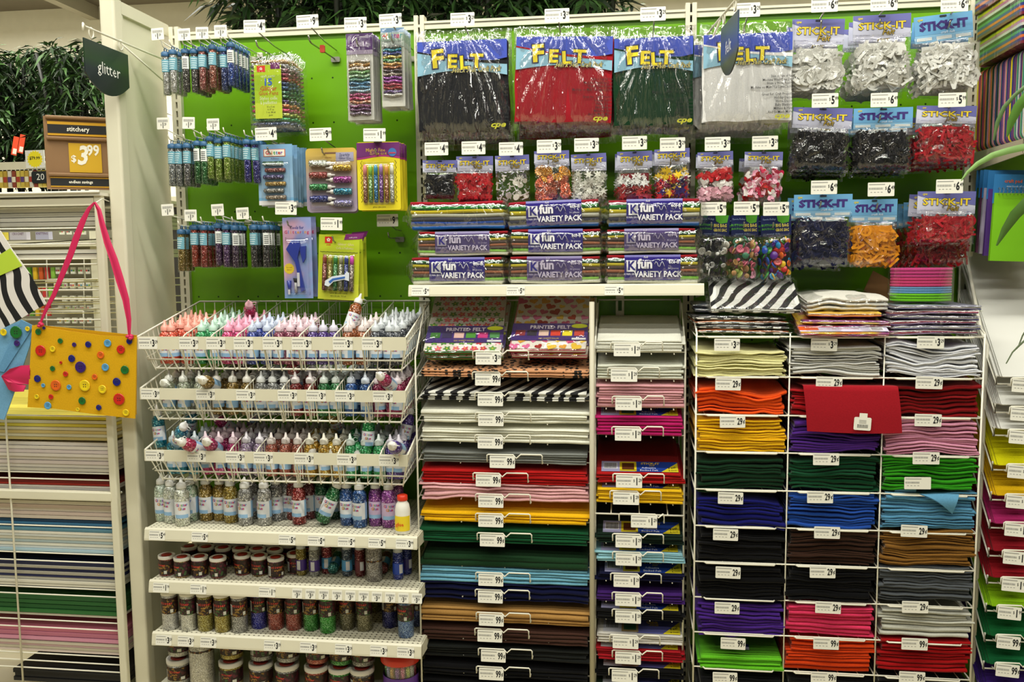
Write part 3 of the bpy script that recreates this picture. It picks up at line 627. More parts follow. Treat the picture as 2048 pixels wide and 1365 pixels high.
# short jars, shelf 2
SJ=[(330,1142),(361,1146),(396,1145),(433,1147),(482,1141),(516,1143),(549,1147),(588,1138)]
rj=.026
def onz(u,v,Z,r):
    p=PZ(u,v,Z); return p.x,max(-.39,min(-.03,p.y+r*.6))
rnd=random.Random(4); k=0
for i,(u,v) in enumerate(SJ):
    x,y=onz(u,v+10,Z2,rj); put_can('glitter_jar',x,y,Z2+.001,rj,.062,['#8c2a2a','#9a7a3a','#7c3a6a','#8a3a2c'][i%4],'short glitter jar on second steel shelf, front row, %s from the left'%ordn(i),'jar','short glitter jars on the shelf',sleeve=(SL,SL2)[i%2],lid=.011,zl=(.08,.86),rz=rnd.uniform(-.7,.7))
for row,(yy,n,xo) in enumerate(((-.27,6,0),(-.21,6,.02),(-.15,7,.0),(-.09,7,.015))):
    xs=PZ(345,1140,Z2).x
    for i in range(n):
        x=-1.50+xo+i*.062+row*.004
        if row==0 and i==0: pass
        put_can('glitter_jar',x,yy,Z2+.001,rj,.062,['#8c2a2a','#9a7a3a','#7c3a6a','#8a3a2c'][(i+row)%4],'short glitter jar on second shelf, %s row behind the front, %s from left'%(ordn(row),ordn(i)),'jar','short glitter jars on the shelf',sleeve=(SL,SL2)[(i+row)%2],lid=.011,zl=(.08,.86),rz=rnd.uniform(-.7,.7))
for i,x in enumerate((-1.40,-1.325)):
    put_can('glitter_jar',x,-.24,Z2+.077,rj,.062,'#8c2a2a','short glitter jar stacked on others on second steel shelf, %s of two'%('left','right')[i],'jar','short glitter jars on the shelf',sleeve=SL2,lid=.011,zl=(.08,.86),rz=.3)
# glitter shakers and glue tubes on shelf 2
def tubestick(col,lab,capc='#b8bcc0'):
    def mk():
        r=.0175; h=.088; b=MB(); b.lathe([(r*.92,0),(r,.003),(r,h),(r*.8,h+.003)],glit(col,'glitter_tube',520),n=14)
        l=MB(); l.lathe([(r+.0006,h*.2),(r+.0006,h*.62)],plain(lab,.4,0,'tube_label'),n=16); l.f=l.f[:-2]; l.mi=l.mi[:-2]; l.sm=l.sm[:-2]
        vs=[];k=5
        for j in range(k+1):
            a=R(-120)+R(40)*j/k; vs+=[((r+.0012)*math.cos(a),(r+.0012)*math.sin(a),h*.24),((r+.0012)*math.cos(a),(r+.0012)*math.sin(a),h*.58)]
        l.add(vs,[(2*j,2*j+2,2*j+3,2*j+1) for j in range(k)],plain('#dcdce0',.5),True)
        c=MB(); c.lathe([(r*.86,0),(r*.9,.002),(r*.84,.036),(r*.7,.042),(0,.042)],plain(capc,.25,0,'frosted_cap'),n=14)
        return [('tube_body',b.mesh('tube_body')),('label',l.mesh('tube_label')),('cap',c.mesh('frosted_cap'),(0,0,h+.001))]
    return mk
TS=[(601,1152,'#9a8530','gold','#4a2f86'),(627,1154,'#a5a5a2','silver','#4a2f86'),(652,1148,'#8c1f2c','red','#4f9ad0'),(693,1153,'#4f6076','steel blue','#4f9ad0'),(719,1154,'#7a1c20','dark red','#6a2430'),(795,1160,'#2c3fae','blue','#2a4fc0'),(812,1150,'#2a3a9c','navy','#3a2f86'),(640,1142,'#9c9c9a','grey','#4a2f86'),(705,1140,'#3c4c80','slate','#4f9ad0')]
for i,(u,v,col,cn,lc) in enumerate(TS):
    x,y=onz(u,v,Z2,.018); t=thing('glitter_glue_tube','%s glitter tube with frosted cap standing on second steel shelf'%cn,'glitter tube',(x,y,Z2+.001),(0,0,.2*i),'frosted cap glitter tubes'); assemble(t,kit(('ts',col,lc),tubestick(col,lc)))
for u,col,cn in((671,'#1f7f78','teal'),(770,'#8c3a3a','rust')):
    x,y=onz(u,1145,Z2,.018); t=thing('glitter_glue_tube','%s glitter tube lying end on toward the viewer on second shelf'%cn,'glitter tube',(x,y-.04,Z2+.0195),(R(-78),0,.1),None); assemble(t,kit(('ts',col,'#4f9ad0'),tubestick(col,'#4f9ad0')))
x,y=onz(747,1163,Z2,.02); put_can('glitter_shaker',x,y,Z2+.001,.0265,.118,'#96908c','tall silver glitter shaker with red top at front of second shelf','glitter shaker',None,lid=.012,zl=(.55,.6))
# tall shakers on shelf 3
TSH=[(337,1252,'#d4d4d2','pearl white'),(374,1254,'#e4e4da','white'),(408,1255,'#9c8f3a','light gold'),(442,1257,'#a5923a','gold'),(476,1258,'#9a9a98','silver'),(515,1250,'#2a2fa4','royal blue'),(549,1252,'#a84a3a','coral red'),(585,1253,'#a84a3c','copper red'),(620,1254,'#2f8c2a','green'),(653,1259,'#2f9c2c','bright green'),(692,1252,'#6f6a48','bronze'),(727,1255,'#86805a','antique gold'),(778,1248,'#1f2478','dark blue'),(810,1268,'#5a7ab4','light blue'),(832,1245,'#3f4f86','slate blue')]
for i,(u,v,col,cn) in enumerate(TSH):
    x,y=onz(u,v+8,Z3,.026); pl_=i in(4,9)
    put_can('glitter_shaker',x,y,Z3+.001,.0262,.125,col,'%s glitter shaker with dark floral sleeve on the lowest steel shelf'%cn,'glitter shaker','tall glitter shakers on the lowest shelf',sleeve=(SL,SL2)[i%2],lid=.013,zl=(.45,.88),rz=rnd.uniform(-.5,.5))
for i in range(12):
    x=-1.47+i*.066; col=TSH[(i*5+2)%15][2]
    put_can('glitter_shaker',x,-.17,Z3+.001,.0262,.125,col,'glitter shaker in the back row of the lowest steel shelf, %s from the left'%ordn(i),'glitter shaker','back row of tall glitter shakers',sleeve=SL,lid=.013,zl=(.45,.88),rz=i*.4)
# big jars on the base deck
ZB=.155
BJ=[(358,1300,'#d2d2cc','pearl'),(462,1300,'#b09a3c','gold'),(522,1296,'#9c9c9a','silver'),(574,1296,'#a2a2a0','pale silver'),(633,1292,'#b5533e','copper'),(681,1296,'#2f8a2c','green'),(724,1304,'#8c8c86','pewter')]
rb=.0385; hb=.078
for i,(u,vb,col,cn) in enumerate(BJ):
    x=P(u,1330,-.33).x
    for lev in(0,1):
        put_can('glitter_jar',x+(.004 if lev else 0),-.33+(.004 if lev else 0),ZB+.001+lev*.098,rb,hb,col,'large %s glitter jar at the bottom of the shelves, %s of a pair'%(cn,('lower','upper')[lev]),'jar','large glitter jars on the base deck',sleeve=(SL,SL2)[(i+lev)%2],lid=.016,zl=(.2,.8),rz=rnd.uniform(-.5,.5),topcol='#9a2a20')
x=P(410,1330,-.32).x; put_can('glitter_shaker',x,-.34,ZB+.001,.041,.175,'#dcdad2','extra large white glitter shaker on the base deck between jars','glitter shaker',None,lid=.014,zl=(.7,.74))
x=P(800,1335,-.34).x; t=thing('craft_tub','large clear tub of coloured glitter sticks with wide red lid','tub',(x,-.33,ZB+.001))
mb=MB(); mb.lathe([(.05,0),(.056,.005),(.058,.12)],film(.08,.1,8,.2),n=24); mb.f=mb.f[:-1]; mb.mi=mb.mi[:-1]; mb.sm=mb.sm[:-1]; mb.build('tub_wall',t)
mb=MB(); mb.lathe([(.064,0),(.066,.003),(.066,.026),(.058,.034),(.05,.035),(.05,.03),(0,.03)],plain('#cf3018',.3,0,'red_lid'),n=28); mb.build('lid',t,(0,0,.118))
for i in range(16):
    a=i*2*PI/16; mb=MB(); mb.lathe([(.008,0),(.008,.095),(.004,.105),(0,.105)],glit(['#c23a5a','#3f9a4a','#3a5fc0','#dba02c','#7a3aa8','#e86a9c','#b4d43a','#d0d0cc'][i%8]),n=8); mb.build('glitter_stick',t,(.045*math.cos(a),.045*math.sin(a),.006))
mb=MB(); mb.lathe([(.0585,.02),(.0588,.075)],plain('#5a2f8c',.5),n=24); mb.f=mb.f[:-2]; mb.mi=mb.mi[:-2]; mb.sm=mb.sm[:-2]; mb.build('label',t)
# ================================================================ peg hooks
def hook(tu,tv,txt,kind='wide',L=.25,label=None,dz=.028,w=None,h=None,single=False,lo=.03,tilt=0,empty=False,wm=None):
    Yt=-(L+.02); p=P(tu,tv,Yt); wm=wm or chrome()
    t=thing('peg_hook',label,'hook',(p.x,-.0,p.z-dz),(0,0,0))
    mb=MB(); mb.rbox(-.016,.016,-.006,.003,-lo-.012,-lo+.006,wm,r=.004)
    mb.tube([(-.004,0,-lo),(-.004,-L+.02,-lo),(-.004,-L+.005,-lo+.004),(-.004,-L-.004,-lo+.018)],.0026,wm)
    if not single: mb.tube([(.004,0,-.002),(.004,-L*.5,.0),(.004,Yt+.004,dz-.012)],.0022,wm)
    mb.build('prong',t)
    if txt:
        w_=w or (.076 if kind=='wide' else .043); h_=h or (.041 if kind=='wide' else .038)
        ob('price_tag',price_mesh(w_,h_,txt,kind),t,(0,Yt,dz),(0,tilt,0))
    return t
# ================================================================ glitter tubes on hooks
def gtube(col,front='label'):
    def mk():
        r=.0124; h=.134
        b=MB(); b.lathe([(r*.7,-h),(r*.98,-h+.004),(r*.98,-h*.42),(r*.98,-.012),(r*.98,-.006)],glit(col,'tube_glitter',420,.5),n=12)
        s=MB(); s.lathe([(r*1.1,-h-.004),(r*1.1,-.004)],film(.07,.06,12,.12,name='clear_tube'),n=14); s.f=s.f[:-2]; s.mi=s.mi[:-2]; s.sm=s.sm[:-2]
        l=MB(); lc=plain('#6fa6b8',.45,0,'blue_tube_label') if front!='code' else plain('#e2e6e4',.45)
        vs=[];k=8;rr=r*1.14
        a0,a1=(R(-175),R(-5)) if front=='label' else (R(-120),R(-20))
        for j in range(k+1):
            a=a0+(a1-a0)*j/k; vs+=[(rr*math.cos(a),rr*math.sin(a),-h*.45),(rr*math.cos(a),rr*math.sin(a),-h*.15)]
        l.add(vs,[(2*j,2*j+2,2*j+3,2*j+1) for j in range(k)],lc,True)
        for q in range(5):
            if front=='code': z=-h*.41+q*h*.045; mat=ink(); a0,a1=R(-105),R(-45)
            else: z=-h*.42+q*h*.052; mat=plain('#d8e8ee',.5); a0,a1=R(-130),R(-60+q*6)
            a=[a0+(a1-a0)*j/4 for j in range(5)]; R2=rr+.0005
            l.add([(R2*math.cos(x),R2*math.sin(x),zz) for x in a for zz in(z,z+.0022)],[(2*j,2*j+2,2*j+3,2*j+1) for j in range(4)],mat,True)
        c=MB(); bl=plain('#35628c',.4,0,'blue_cap_plastic'); c.lathe([(r*1.16,-.010),(r*1.2,-.008),(r*1.2,.002),(r*.9,.006),(r*.4,.008),(0,.008)],bl,n=14)
        c.tube([(-.003,0,.006),(-.004,0,.014),(0,0,.020),(.004,0,.014),(.003,0,.006)],.0018,bl,n=5)
        return [('tube_body',b.mesh('tube_body')),('clear_tube',s.mesh('clear_tube')),('label',l.mesh('tube_label')),('hanger_cap',c.mesh('hanger_cap'))]
    return mk
# rows: cap px u, cap px v ; colour ; how many on the hook ; front face
TUB=[(331,108,'#cfd0cc','white',1,'label','top'),(346,104,'#dcdcd8','white',3,'label','top'),(371,102,'#55524e','charcoal',1,'code','top'),(388,102,'#5c5a58','grey',4,'label','top'),(404,98,'#a8605a','rose copper',3,'label','top'),(425,94,'#a5604e','copper',4,'label','top'),(447,98,'#33457e','blue',2,'label','top'),(461,89,'#3553a8','bright blue',5,'code','top'),
 (344,292,'#8f9698','silver',1,'label','middle'),(357,292,'#84898c','silver',2,'label','middle'),(374,291,'#6f6f72','steel grey',3,'label','middle'),(395,286,'#1f6a2a','green',1,'code','middle'),(409,287,'#246f2e','green',3,'code','middle'),(421,277,'#7da02a','lime',2,'label','middle'),(436,281,'#7a9c28','lime',3,'label','middle'),(453,278,'#86a830','lime',5,'label','middle'),(494,283,'#2a2a86','indigo',1,'label','middle'),(510,284,'#30308c','indigo',3,'label','middle'),
 (363,463,'#8a7426','gold',3,'label','bottom'),(388,454,'#a83a22','orange red',4,'label','bottom'),(408,455,'#9a2f22','red',4,'label','bottom'),(436,451,'#4f2a5c','purple',2,'code','bottom'),(452,454,'#55306a','purple',4,'label','bottom'),(470,455,'#3c2248','dark purple',3,'code','bottom'),(507,454,'#2c2c30','black',3,'label','bottom'),(531,454,'#2a2a2e','black',4,'code','bottom')]
cnt={}
for i,(u,v,col,cn,n,fr,row) in enumerate(TUB):
    p=P(u,v,-.235)
    t=thing('peg_hook','slim hook carrying %s glitter tubes in the %s row, %s hook from the left'%(cn,row,ordn(sum(1 for q in TUB[:i] if q[6]==row))),'hook',(p.x,0,p.z+.018),(0,0,0),'slim hooks of glitter tubes')
    mb=MB(); mb.tube([(0,0,0),(0,-.24,0),(0,-.25,.003),(0,-.257,.016)],.0022,wirem(),n=5); mb.rbox(-.01,.01,-.004,.003,-.008,.008,wirem(),r=.002); mb.build('prong',t)
    for k in range(n):
        x=p.x; y=-.235+k*.0295
        t=thing('glitter_tube','%s glitter tube, %s row, %s on the %s hook from the left'%(cn,row,('front' if k==0 else ordn(k)),ordn(sum(1 for q in TUB[:i] if q[6]==row))),'glitter tube',(x,y,p.z),(R(random.Random(i*9+k).uniform(-2,2)),0,random.Random(i*5+k).uniform(-.5,.3)),'glitter tubes hanging in the %s row'%row)
        assemble(t,kit(('gt',col,fr),gtube(col,fr)))
def tag129(u,v,row,i):
    p=P(u,v,-.265); t=thing('tag_arm','thin wire arm with a small 1.29 price tag, %s row, %s from the left'%(row,ordn(i)),'price tag holder',(p.x,0,p.z-.015),(0,0,0),'small tag arms over the glitter tubes')
    mb=MB(); mb.tube([(0,0,-.03),(0,-.1,-.02),(0,-.262,.0)],.0018,wirem(),n=5); mb.rbox(-.012,.012,-.005,.003,-.038,-.022,wirem(),r=.002); mb.build('arm',t)
    ob('price_tag',price_mesh(.043,.038,'$1.29','n'),t,(0,-.264,.015),(0,R(((u*7)%5-2)*1.2),0))
for i,(u,v) in enumerate(((315,68),(368,69),(404,66),(441,62))): tag129(u,v,'top',i)
for i,(u,v) in enumerate(((326,247),(377,246),(426,249))): tag129(u,v,'middle',i)
for i,(u,v) in enumerate(((335,420),(381,431),(435,420),(485,427))): tag129(u,v,'bottom',i)
# ================================================================ packs on hooks
def pouch(mb,w,h,d,seed,mat,streak=.004,zt=0,nu=28,nv=26,fl=.004):
    rnd=random.Random(seed); so=rnd.random()*50
    def f(a,b):
        x=(a-.5)*w; z=zt-h*b; e=min(1,min(a,1-a)*9)*min(1,min(b,1-b)*7)
        ang=math.atan2(x,(b*h+.03)); s_=noise.noise(Vector((ang*13+so,b*1.2,so)))+.5*noise.noise(Vector((ang*30,b*3,so)))
        wob=fl*noise.noise(Vector((x*60,z*60,so)))
        return (x+wob*(1-e),-d*e**.6-streak*s_*(.3+e)-.002,z+wob*(1 if b>.9 or b<.1 else 0))
    mb.grid(f,nu,nv,mat); mb.grid(lambda a,b:((a-.5)*w,.0+.002*math.sin(a*40),zt-h*b),6,6,mat)
def barpens(mb,w,cols,z0,dz,r,x0=None,flip=False):
    for i,c in enumerate(cols):
        z=z0-i*dz; mb.tube([(-w/2,-r,z),(w/2,-r,z)],r,glit(c),n=8)
def sub(name,mb,loc=(0,0,0),rot=(0,0,0),subs=None):
    return (name,mb.mesh(name),loc,rot,subs or [])
RB=['#b8862a','#8c8c90','#8a5a6a','#8c2a4a','#b03a3a','#1f3a6a','#24507a','#1f6a4a','#17602f','#3c2060','#e0824a','#e04a7a','#c8d060','#3fae6a','#4a5a86']
def K_pens(w,h):
    def mk():
        out=[]; n=15; dz=h*.86/n
        for i in range(n):
            mb=MB(); mb.lathe([(0,-w*.43),(.004,-w*.43),(dz*.42,-w*.38),(dz*.42,w*.34),(dz*.3,w*.36),(dz*.25,w*.43),(0,w*.43)],glit(RB[i]),n=10)
            out.append(sub('glitter_pen',mb,(0,-.008,-h*.12-i*dz),(0,R(90 if i%2 else -90),0)))
        c=MB(); lime='#b4cf1e'; c.box(-w*.33,w*.29,-.021,-.020,-h*.86,-h*.17,gradmat([(-h*.86,'#c6d83c'),(-h*.66,'#a8c820'),(-h*.5,'#9dbd1c'),(-h*.3,'#b4cf1e')],.4))
        c.box(w*.05,w*.27,-.0216,-.021,-h*.225,-h*.145,plain('#6a1a5c',.4)); c.box(-w*.26,-w*.07,-.0216,-.021,-h*.26,-h*.18,plain('#d8341c',.4)); c.text('\u273f',-w*.165,-h*.22,h*.05,plain('#f4f0e8'),-.0222)
        c.text('craft parts',-.003,-h*.315,h*.048,plain('#e4efc0'),-.0217,shear=.2); c.text('15',-.003,-h*.395,h*.125,plain('#2a5fc0'),-.0217,bold=.03)
        c.text('Glitter',-.002,-h*.475,h*.085,plain('#c8501a'),-.0217,bold=.01); c.text('Glue Pens',-.002,-h*.535,h*.078,plain('#c8501a'),-.0217,sx=.85); c.text('Stylos colle',-.002,-h*.6,h*.066,plain('#eef4d0'),-.0217,sx=.8); c.text('\u00e0 paillettes',-.002,-h*.655,h*.066,plain('#eef4d0'),-.0217,sx=.8)
        for k in range(4): c.text(('15 x 5 ml','0,17 oz','1 oz. 38 ml','pens')[k],.004,-h*(.71+k*.035),h*.032,ink(),-.0217,sx=.9)
        out.append(sub('insert_card',c)); b=MB(); pouch(b,w,h,.024,3,film(.09,.07,30,.6),.003); out.append(sub('bag',b)); return out
    return mk
def K_strip(w,h,head,cols,z0,z1,htxt,seed):
    def mk():
        out=[]; c=MB(); c.box(-w/2,w/2,-.0015,0,-h,0,plain('#cfcfc8',.4)); hh=h*.24
        if head=='purple':
            c.box(-w*.5,w*.5,-.003,-.0015,-hh,0,gradmat([(-hh,'#b8a8c8'),(-hh*.8,'#5a2f78'),(-hh*.4,'#4c2268')],.35)); c.text(htxt,.0,-hh*.52,h*.085,plain('#b8a4cc'),-.0036,bold=.02); c.text('craft kit',.0,-hh*.75,h*.045,plain('#a890c0'),-.0036)
        else:
            c.box(-w*.5,w*.5,-.003,-.0015,-hh,0,gradmat([(-hh,'#b4c0bc'),(-hh*.7,'#8fa89a'),(-hh*.25,'#6a90b8')],.35))
            for k,ch in enumerate(htxt): c.text(ch,(k-3)*w*.12,-hh*.42,h*.1,plain(['#c02a3a','#e07a2c','#3a8a3a','#2a5fb0','#7a2a8c','#c02a6a','#2a8a8c'][k%7]),-.0036,bold=.03)
            c.text('crayons de colle',.0,-hh*.72,h*.035,ink(),-.0036)
        out.append(sub('backing_card',c)); n=len(cols); dz=(z0-z1)*h/n
        rn=random.Random(seed)
        for i,cc in enumerate(cols):
            mb=MB(); zc=-(1-z0)*h-dz*(i+.5)
            ph=rn.random()*6
            mb.grid(lambda a,b:((a-.5)*w*.8,-.004-.007*math.sin(PI*b)**.6,zc+dz*(b-.5)*1.02+.002*math.sin(a*9+ph)),10,5,glit(cc))
            out.append(sub('glitter_sachet',mb))
        b=MB(); pouch(b,w*1.04,h*1.02,.015,seed,film(.06,.06,34,.8),.003); out.append(sub('sleeve',b)); return out
    return mk
def blistercard(w,h,fn,r=.004,dome=None,seed=1):
    def mk():
        out=fn(w,h)
        if dome:
            x0,x1,z0,z1,d=[q for q in dome]; b=MB(); W=(x1-x0)*w/2; H=(z1-z0)*h/2; cx=(x0+x1)*w/2; cz=-(z0+z1)*h/2
            b.grid(lambda a,c:(cx+W*(2*a-1),-.002-d*min(1,12*min(a,1-a),12*min(c,1-c))**.5,cz+H*(2*c-1)),14,14,film(.07,.05,8,.15)); out.append(sub('blister',b))
        return out
    return mk
def F_blue(w,h):
    c=MB(); c.box(-w/2,w/2,-.0012,.0,-h,0,gradmat([(-h,'#dcdce0'),(-h*.93,'#6fa4cc'),(-h*.88,'#8fb4d4'),(-h*.5,'#86aed2'),(-h*.2,'#7eaad2')],.4))
    c.box(-w*.32,w*.3,-.002,-.0012,-h*.2,-h*.08,plain('#d8642c',.4)); c.box(-w*.3,w*.28,-.0026,-.002,-h*.192,-h*.088,plain('#ecebe0',.4))
    for k,ch in enumerate('Glitter'): c.text(ch,(k-3)*w*.068-.001,-h*.14,h*.085,plain(['#c23030','#c23a8a','#e08a2c','#3a9a3a','#2a6fc0','#c23030','#7a3aa8'][k]),-.0031,bold=.03)
    c.text('Paillettes',0,-h*.235,h*.035,plain('#6a3a7a'),-.0017,sx=1.1)
    o=[sub('backing_card',c)]
    for i,cc in enumerate(('#2f5a3c','#84423c','#4a4478','#a8802a','#8a8a84','#8c7a68')):
        m=MB(); r=h*.036; m.lathe([(0,-w*.3),(r*.9,-w*.3),(r,-w*.29),(r,w*.26),(r*.9,w*.27),(0,w*.27)],glit(cc),n=10); o.append(sub('glitter_vial',m,(-w*.0+(.004 if i%2 else -.003),-.007,-h*(.315+i*.112)),(0,R(90),0)))
    return o
def minib(cc,w,h):
    m=MB(); r=h*.054; m.lathe([(0,-w*.23),(r*.9,-w*.23),(r,-w*.215),(r,w*.1),(r*.6,w*.125)],glit(cc,scale=400),n=12); m.lathe([(r*.6,w*.125),(r*.62,w*.18),(r*.3,w*.2),(r*.25,w*.27),(0,w*.27)],plain('#e0dcd8',.35),n=10); return m
def F_spark(w,h):
    c=MB(); c.rbox(-w/2,w/2,-.0012,0,-h,0,gradmat([(-h,'#a294a8'),(-h*.8,'#9c8ea6'),(-h*.45,'#b09c9c'),(-h*.2,'#c4a860'),(0,'#d0b050')],.4,w=1),r=.012)
    c.box(w*.1,w*.45,-.002,-.0012,-h*.21,-h*.07,plain('#a2a0bc',.4)); c.text('Sparkly',w*.27,-h*.11,h*.065,plain('#2f3060'),-.0025,sx=.9,shear=.1); c.text('Glitter Glue',w*.275,-h*.165,h*.06,plain('#2f3060'),-.0025,sx=.66)
    c.rbox(-w*.12,w*.12,-.0016,-.0012,-h*.09,-h*.065,plain('#7a5a48',.5),r=.002); c.text('8 Bottles',-w*.05,-h*.15,h*.03,plain('#8a4a1c'),-.0016)
    o=[sub('backing_card',c)]; L=['#cfd4c4','#9c3a34','#1f8a44','#2a3482']; Rr=['#c8a01c','#9a2a8c','#1884a4','#8a84bc']
    for i,cc in enumerate(L): o.append(sub('mini_bottle',minib(cc,w,h),(-w*.18,-.009,-h*(.24+i*.185)),(0,R(90),0)))
    for i,cc in enumerate(Rr): o.append(sub('mini_bottle',minib(cc,w,h),(w*.18,-.009,-h*(.315+i*.185)),(0,R(-90),0)))
    return o
def penv(cc,L,r,cap,capc):
    m=MB(); m.lathe([(0,-L),(r*.8,-L),(r,-L+.003),(r,-L*cap),(r*.85,-L*cap)],glit(cc,scale=500),n=10); m.lathe([(r*.85,-L*cap),(r*.9,-L*.1),(r*.5,0),(0,0)],plain(capc,.3),n=10); return m
def F_fine(w,h):
    c=MB(); ye='#e6d62a'; c.rbox(-w/2,w/2,-.0012,0,-h,0,plain(ye,.4,0,'yellow_card'),r=.006)
    pts=[(-w/2,-.002),(w/2,-.002)]+[(w/2-w*i/12,-h*(.235+.022*math.sin(i/12*5+2.6))) for i in range(13)]; c.prism(pts,-.002,-.0012,plain('#a0307c',.4))
    pts=[(-w/2,-.002),(w/2,-.002)]+[(w/2-w*i/12,-h*(.205+.022*math.sin(i/12*5+2.6))) for i in range(13)]; c.prism(pts,-.0026,-.002,plain('#6a2a6c',.4))
    c.text('Mighty Fine',-w*.06,-h*.12,h*.075,plain('#c8a04a'),-.003,bold=.01,sx=.85); c.text('GLITTER GLUE',w*.0,-h*.175,h*.045,plain('#d8b83a'),-.003,sx=.9)
    c.lathe([(h*.065,0),(h*.065,.001),(0,.001)],plain('#3a6ab0',.4),n=20) ; 
    o=[]
    m=MB(); m.prism([(h*.062*math.cos(i*PI/10),h*.062*math.sin(i*PI/10)) for i in range(20)],-.0034,-.0026,plain('#3f74b4',.4)); m.box(-h*.05,h*.05,-.004,-.0034,-h*.02,0,plain('#b8405a',.4)); o.append(sub('seal',m,(w*.33,0,-h*.155)))
    for sg in(-1,1):
        c.tube([(sg*(w*.4+w*.018*(1 if i%2 else -1)),-.0018,-h*(.27+i*.036)) for i in range(18)],.0007,ink(),n=4)
    c.text('glitter glue pens',0,-h*.955,h*.028,ink(),-.0018,sx=1.1)
    c.f=c.f
    o.insert(0,sub('backing_card',c))
    for i,(cc,cp) in enumerate(zip(('#8c5a42','#6a9a50','#2a70a0','#6a3a80','#9a6038','#b4b4a8'),('#e08a8a','#8cc850','#3a90b0','#9c7ab4','#e0a050','#d8d8c8'))):
        o.append(sub('glitter_pen',penv(cc,h*.56,.0074,.28,cp),(w*(-.31+i*.125),-.006,-h*.33)))
    return o
def F_tools(w,h):
    c=MB(); c.box(-w/2,w/2,-.0012,0,-h,0,patmat('blotch','#7aa6d4','#c8a0bc','#8c98cc',9,.4,'tools_card')); c.text('Tools for',0,-h*.125,h*.055,plain('#2a3a8c'),-.0016,bold=.02,sx=.85)
    for k,ch in enumerate('Glittering'): c.text(ch,(k-4.5)*w*.085,-h*.18,h*.055,plain(['#c23a6a','#4a7ad0','#e0a02c'][k%3]),-.0016,bold=.02)
    n=14; c.prism([((w*.19 if i%2 else w*.16)*math.cos(PI*i/n)-w*.31,(w*.19 if i%2 else w*.16)*math.sin(PI*i/n)-h*.63) for i in range(2*n)],-.0017,-.0012,plain('#e8cc2c',.5)); c.text('Use with',-w*.31,-h*.615,h*.022,plain('#8a3a1c'),-.002); c.text('Glitter!',-w*.31,-h*.645,h*.022,plain('#8a3a1c'),-.002)
    o=[sub('backing_card',c)]; bl=plain('#2c3c9c',.3,0,'blue_tool_plastic')
    m=MB(); m.prism([(-w*.15,-h*.27),(w*.1,-h*.28),(w*.13,-h*.36),(w*.02,-h*.5),(w*.24,-h*.9),(w*.12,-h*.92),(-w*.06,-h*.55),(-w*.36,-h*.39)],-.012,-.002,bl); m.box(w*.0,w*.09,-.013,-.012,-h*.85,-h*.68,plain('#d4d4dc',.4)); o.append(sub('glitter_scoop',m))
    m=MB(); m.prism([(w*.08,-h*.36),(w*.32,-h*.35),(w*.3,-h*.5),(w*.2,-h*.56)],-.009,-.002,bl); o.append(sub('funnel',m))
    m=MB(); m.tube([(-w*.32,-.005,-h*.78),(-w*.3,-.005,-h*.93)],[.008,.004],bl,n=8); m.box(-w*.34,-w*.27,-.011,-.009,-h*.95,-h*.89,plain('#d4d4dc',.4)); o.append(sub('small_spoon',m))
    m=MB(); m.tube([(-w*.08,-.005,-h*.79),(-w*.08,-.005,-h*.93)],.005,plain('#c0c0c4',.3),n=8); m.tube([(-w*.07,-.005,-h*.75),(-w*.08,-.005,-h*.8)],[.010,.006],plain('#1c1c22',.8),n=8); o.append(sub('brush',m))
    return o
def F_lime(w,h):
    c=MB(); c.box(-w/2,w/2,-.0012,0,-h,0,gradmat([(-h,'#c8cf3a'),(-h*.75,'#bcc82c'),(-h*.3,'#b8c82e'),(0,'#a6c030')],.4)); c.box(-w*.35,-w*.17,-.0018,-.0012,-h*.13,-h*.03,plain('#d03022',.4)); c.text('\u273f',-w*.26,-h*.08,h*.08,plain('#f0e8e0'),-.0022)
    c.text('craft',-w*.26,-h*.155,h*.04,plain('#c83a22'),-.0016,bold=.02)
    c.prism([(w*.12,-h*.07),(w*.16,.004),(w*.56,.008),(w*.5,-h*.05)],-.0022,-.0014,plain('#7a2a70',.4)); c.text('craft parts',w*.34,-h*.028,h*.032,plain('#e8d8ec'),-.0028,rot=.08)
    c.text('Glitter Glue',w*.16,-h*.14,h*.06,plain('#e0d0a0'),-.0017,sx=.9); c.text('Colle \u00e0 Paillettes',w*.14,-h*.2,h*.052,plain('#e8dcb0'),-.0017,sx=.8)
    c.tube([(w*(-.46+i*.046),-.0016,-h*(.26+.008*(i%2))) for i in range(21)],.0007,ink(),n=4)
    for k in range(2): c.text(('6 glitter glue pens  0.35 oz','stylos de colle  10.5 ml')[k],0,-h*(.9+k*.045),h*.032,ink(),-.0016,sx=.85)
    o=[sub('backing_card',c)]
    for i,(cc,cp) in enumerate(zip(('#7a3022','#9a8a3a','#2a7a3a','#8a8a70','#2a3a80','#7a6a60'),('#8c3a28','#a89a48','#3a8a44','#9c9c80','#34448c','#c84ab0'))):
        o.append(sub('glitter_pen',penv(cc,h*.55,.0080,.25,cp),(w*(-.33+i*.133),-.007,-h*.31)))
    m=MB(); m.prism([(-w*.3,-h*.78),(-w*.28,-h*.71),(-w*.12,-h*.64),(w*.2,-h*.6),(w*.24,-h*.55),(w*.3,-h*.58),(w*.3,-h*.7),(w*.18,-h*.68),(-w*.08,-h*.72),(-w*.2,-h*.8)],-.017,-.015,plain('#d8e0ea',.4)); m.prism([(-w*.2,-h*.72),(-w*.1,-h*.67),(w*.2,-h*.63),(w*.2,-h*.66),(-w*.08,-h*.7),(-w*.16,-h*.75)],-.018,-.017,plain('#3a6ab8',.4)); o.append(sub('banner_sticker',m))
    return o
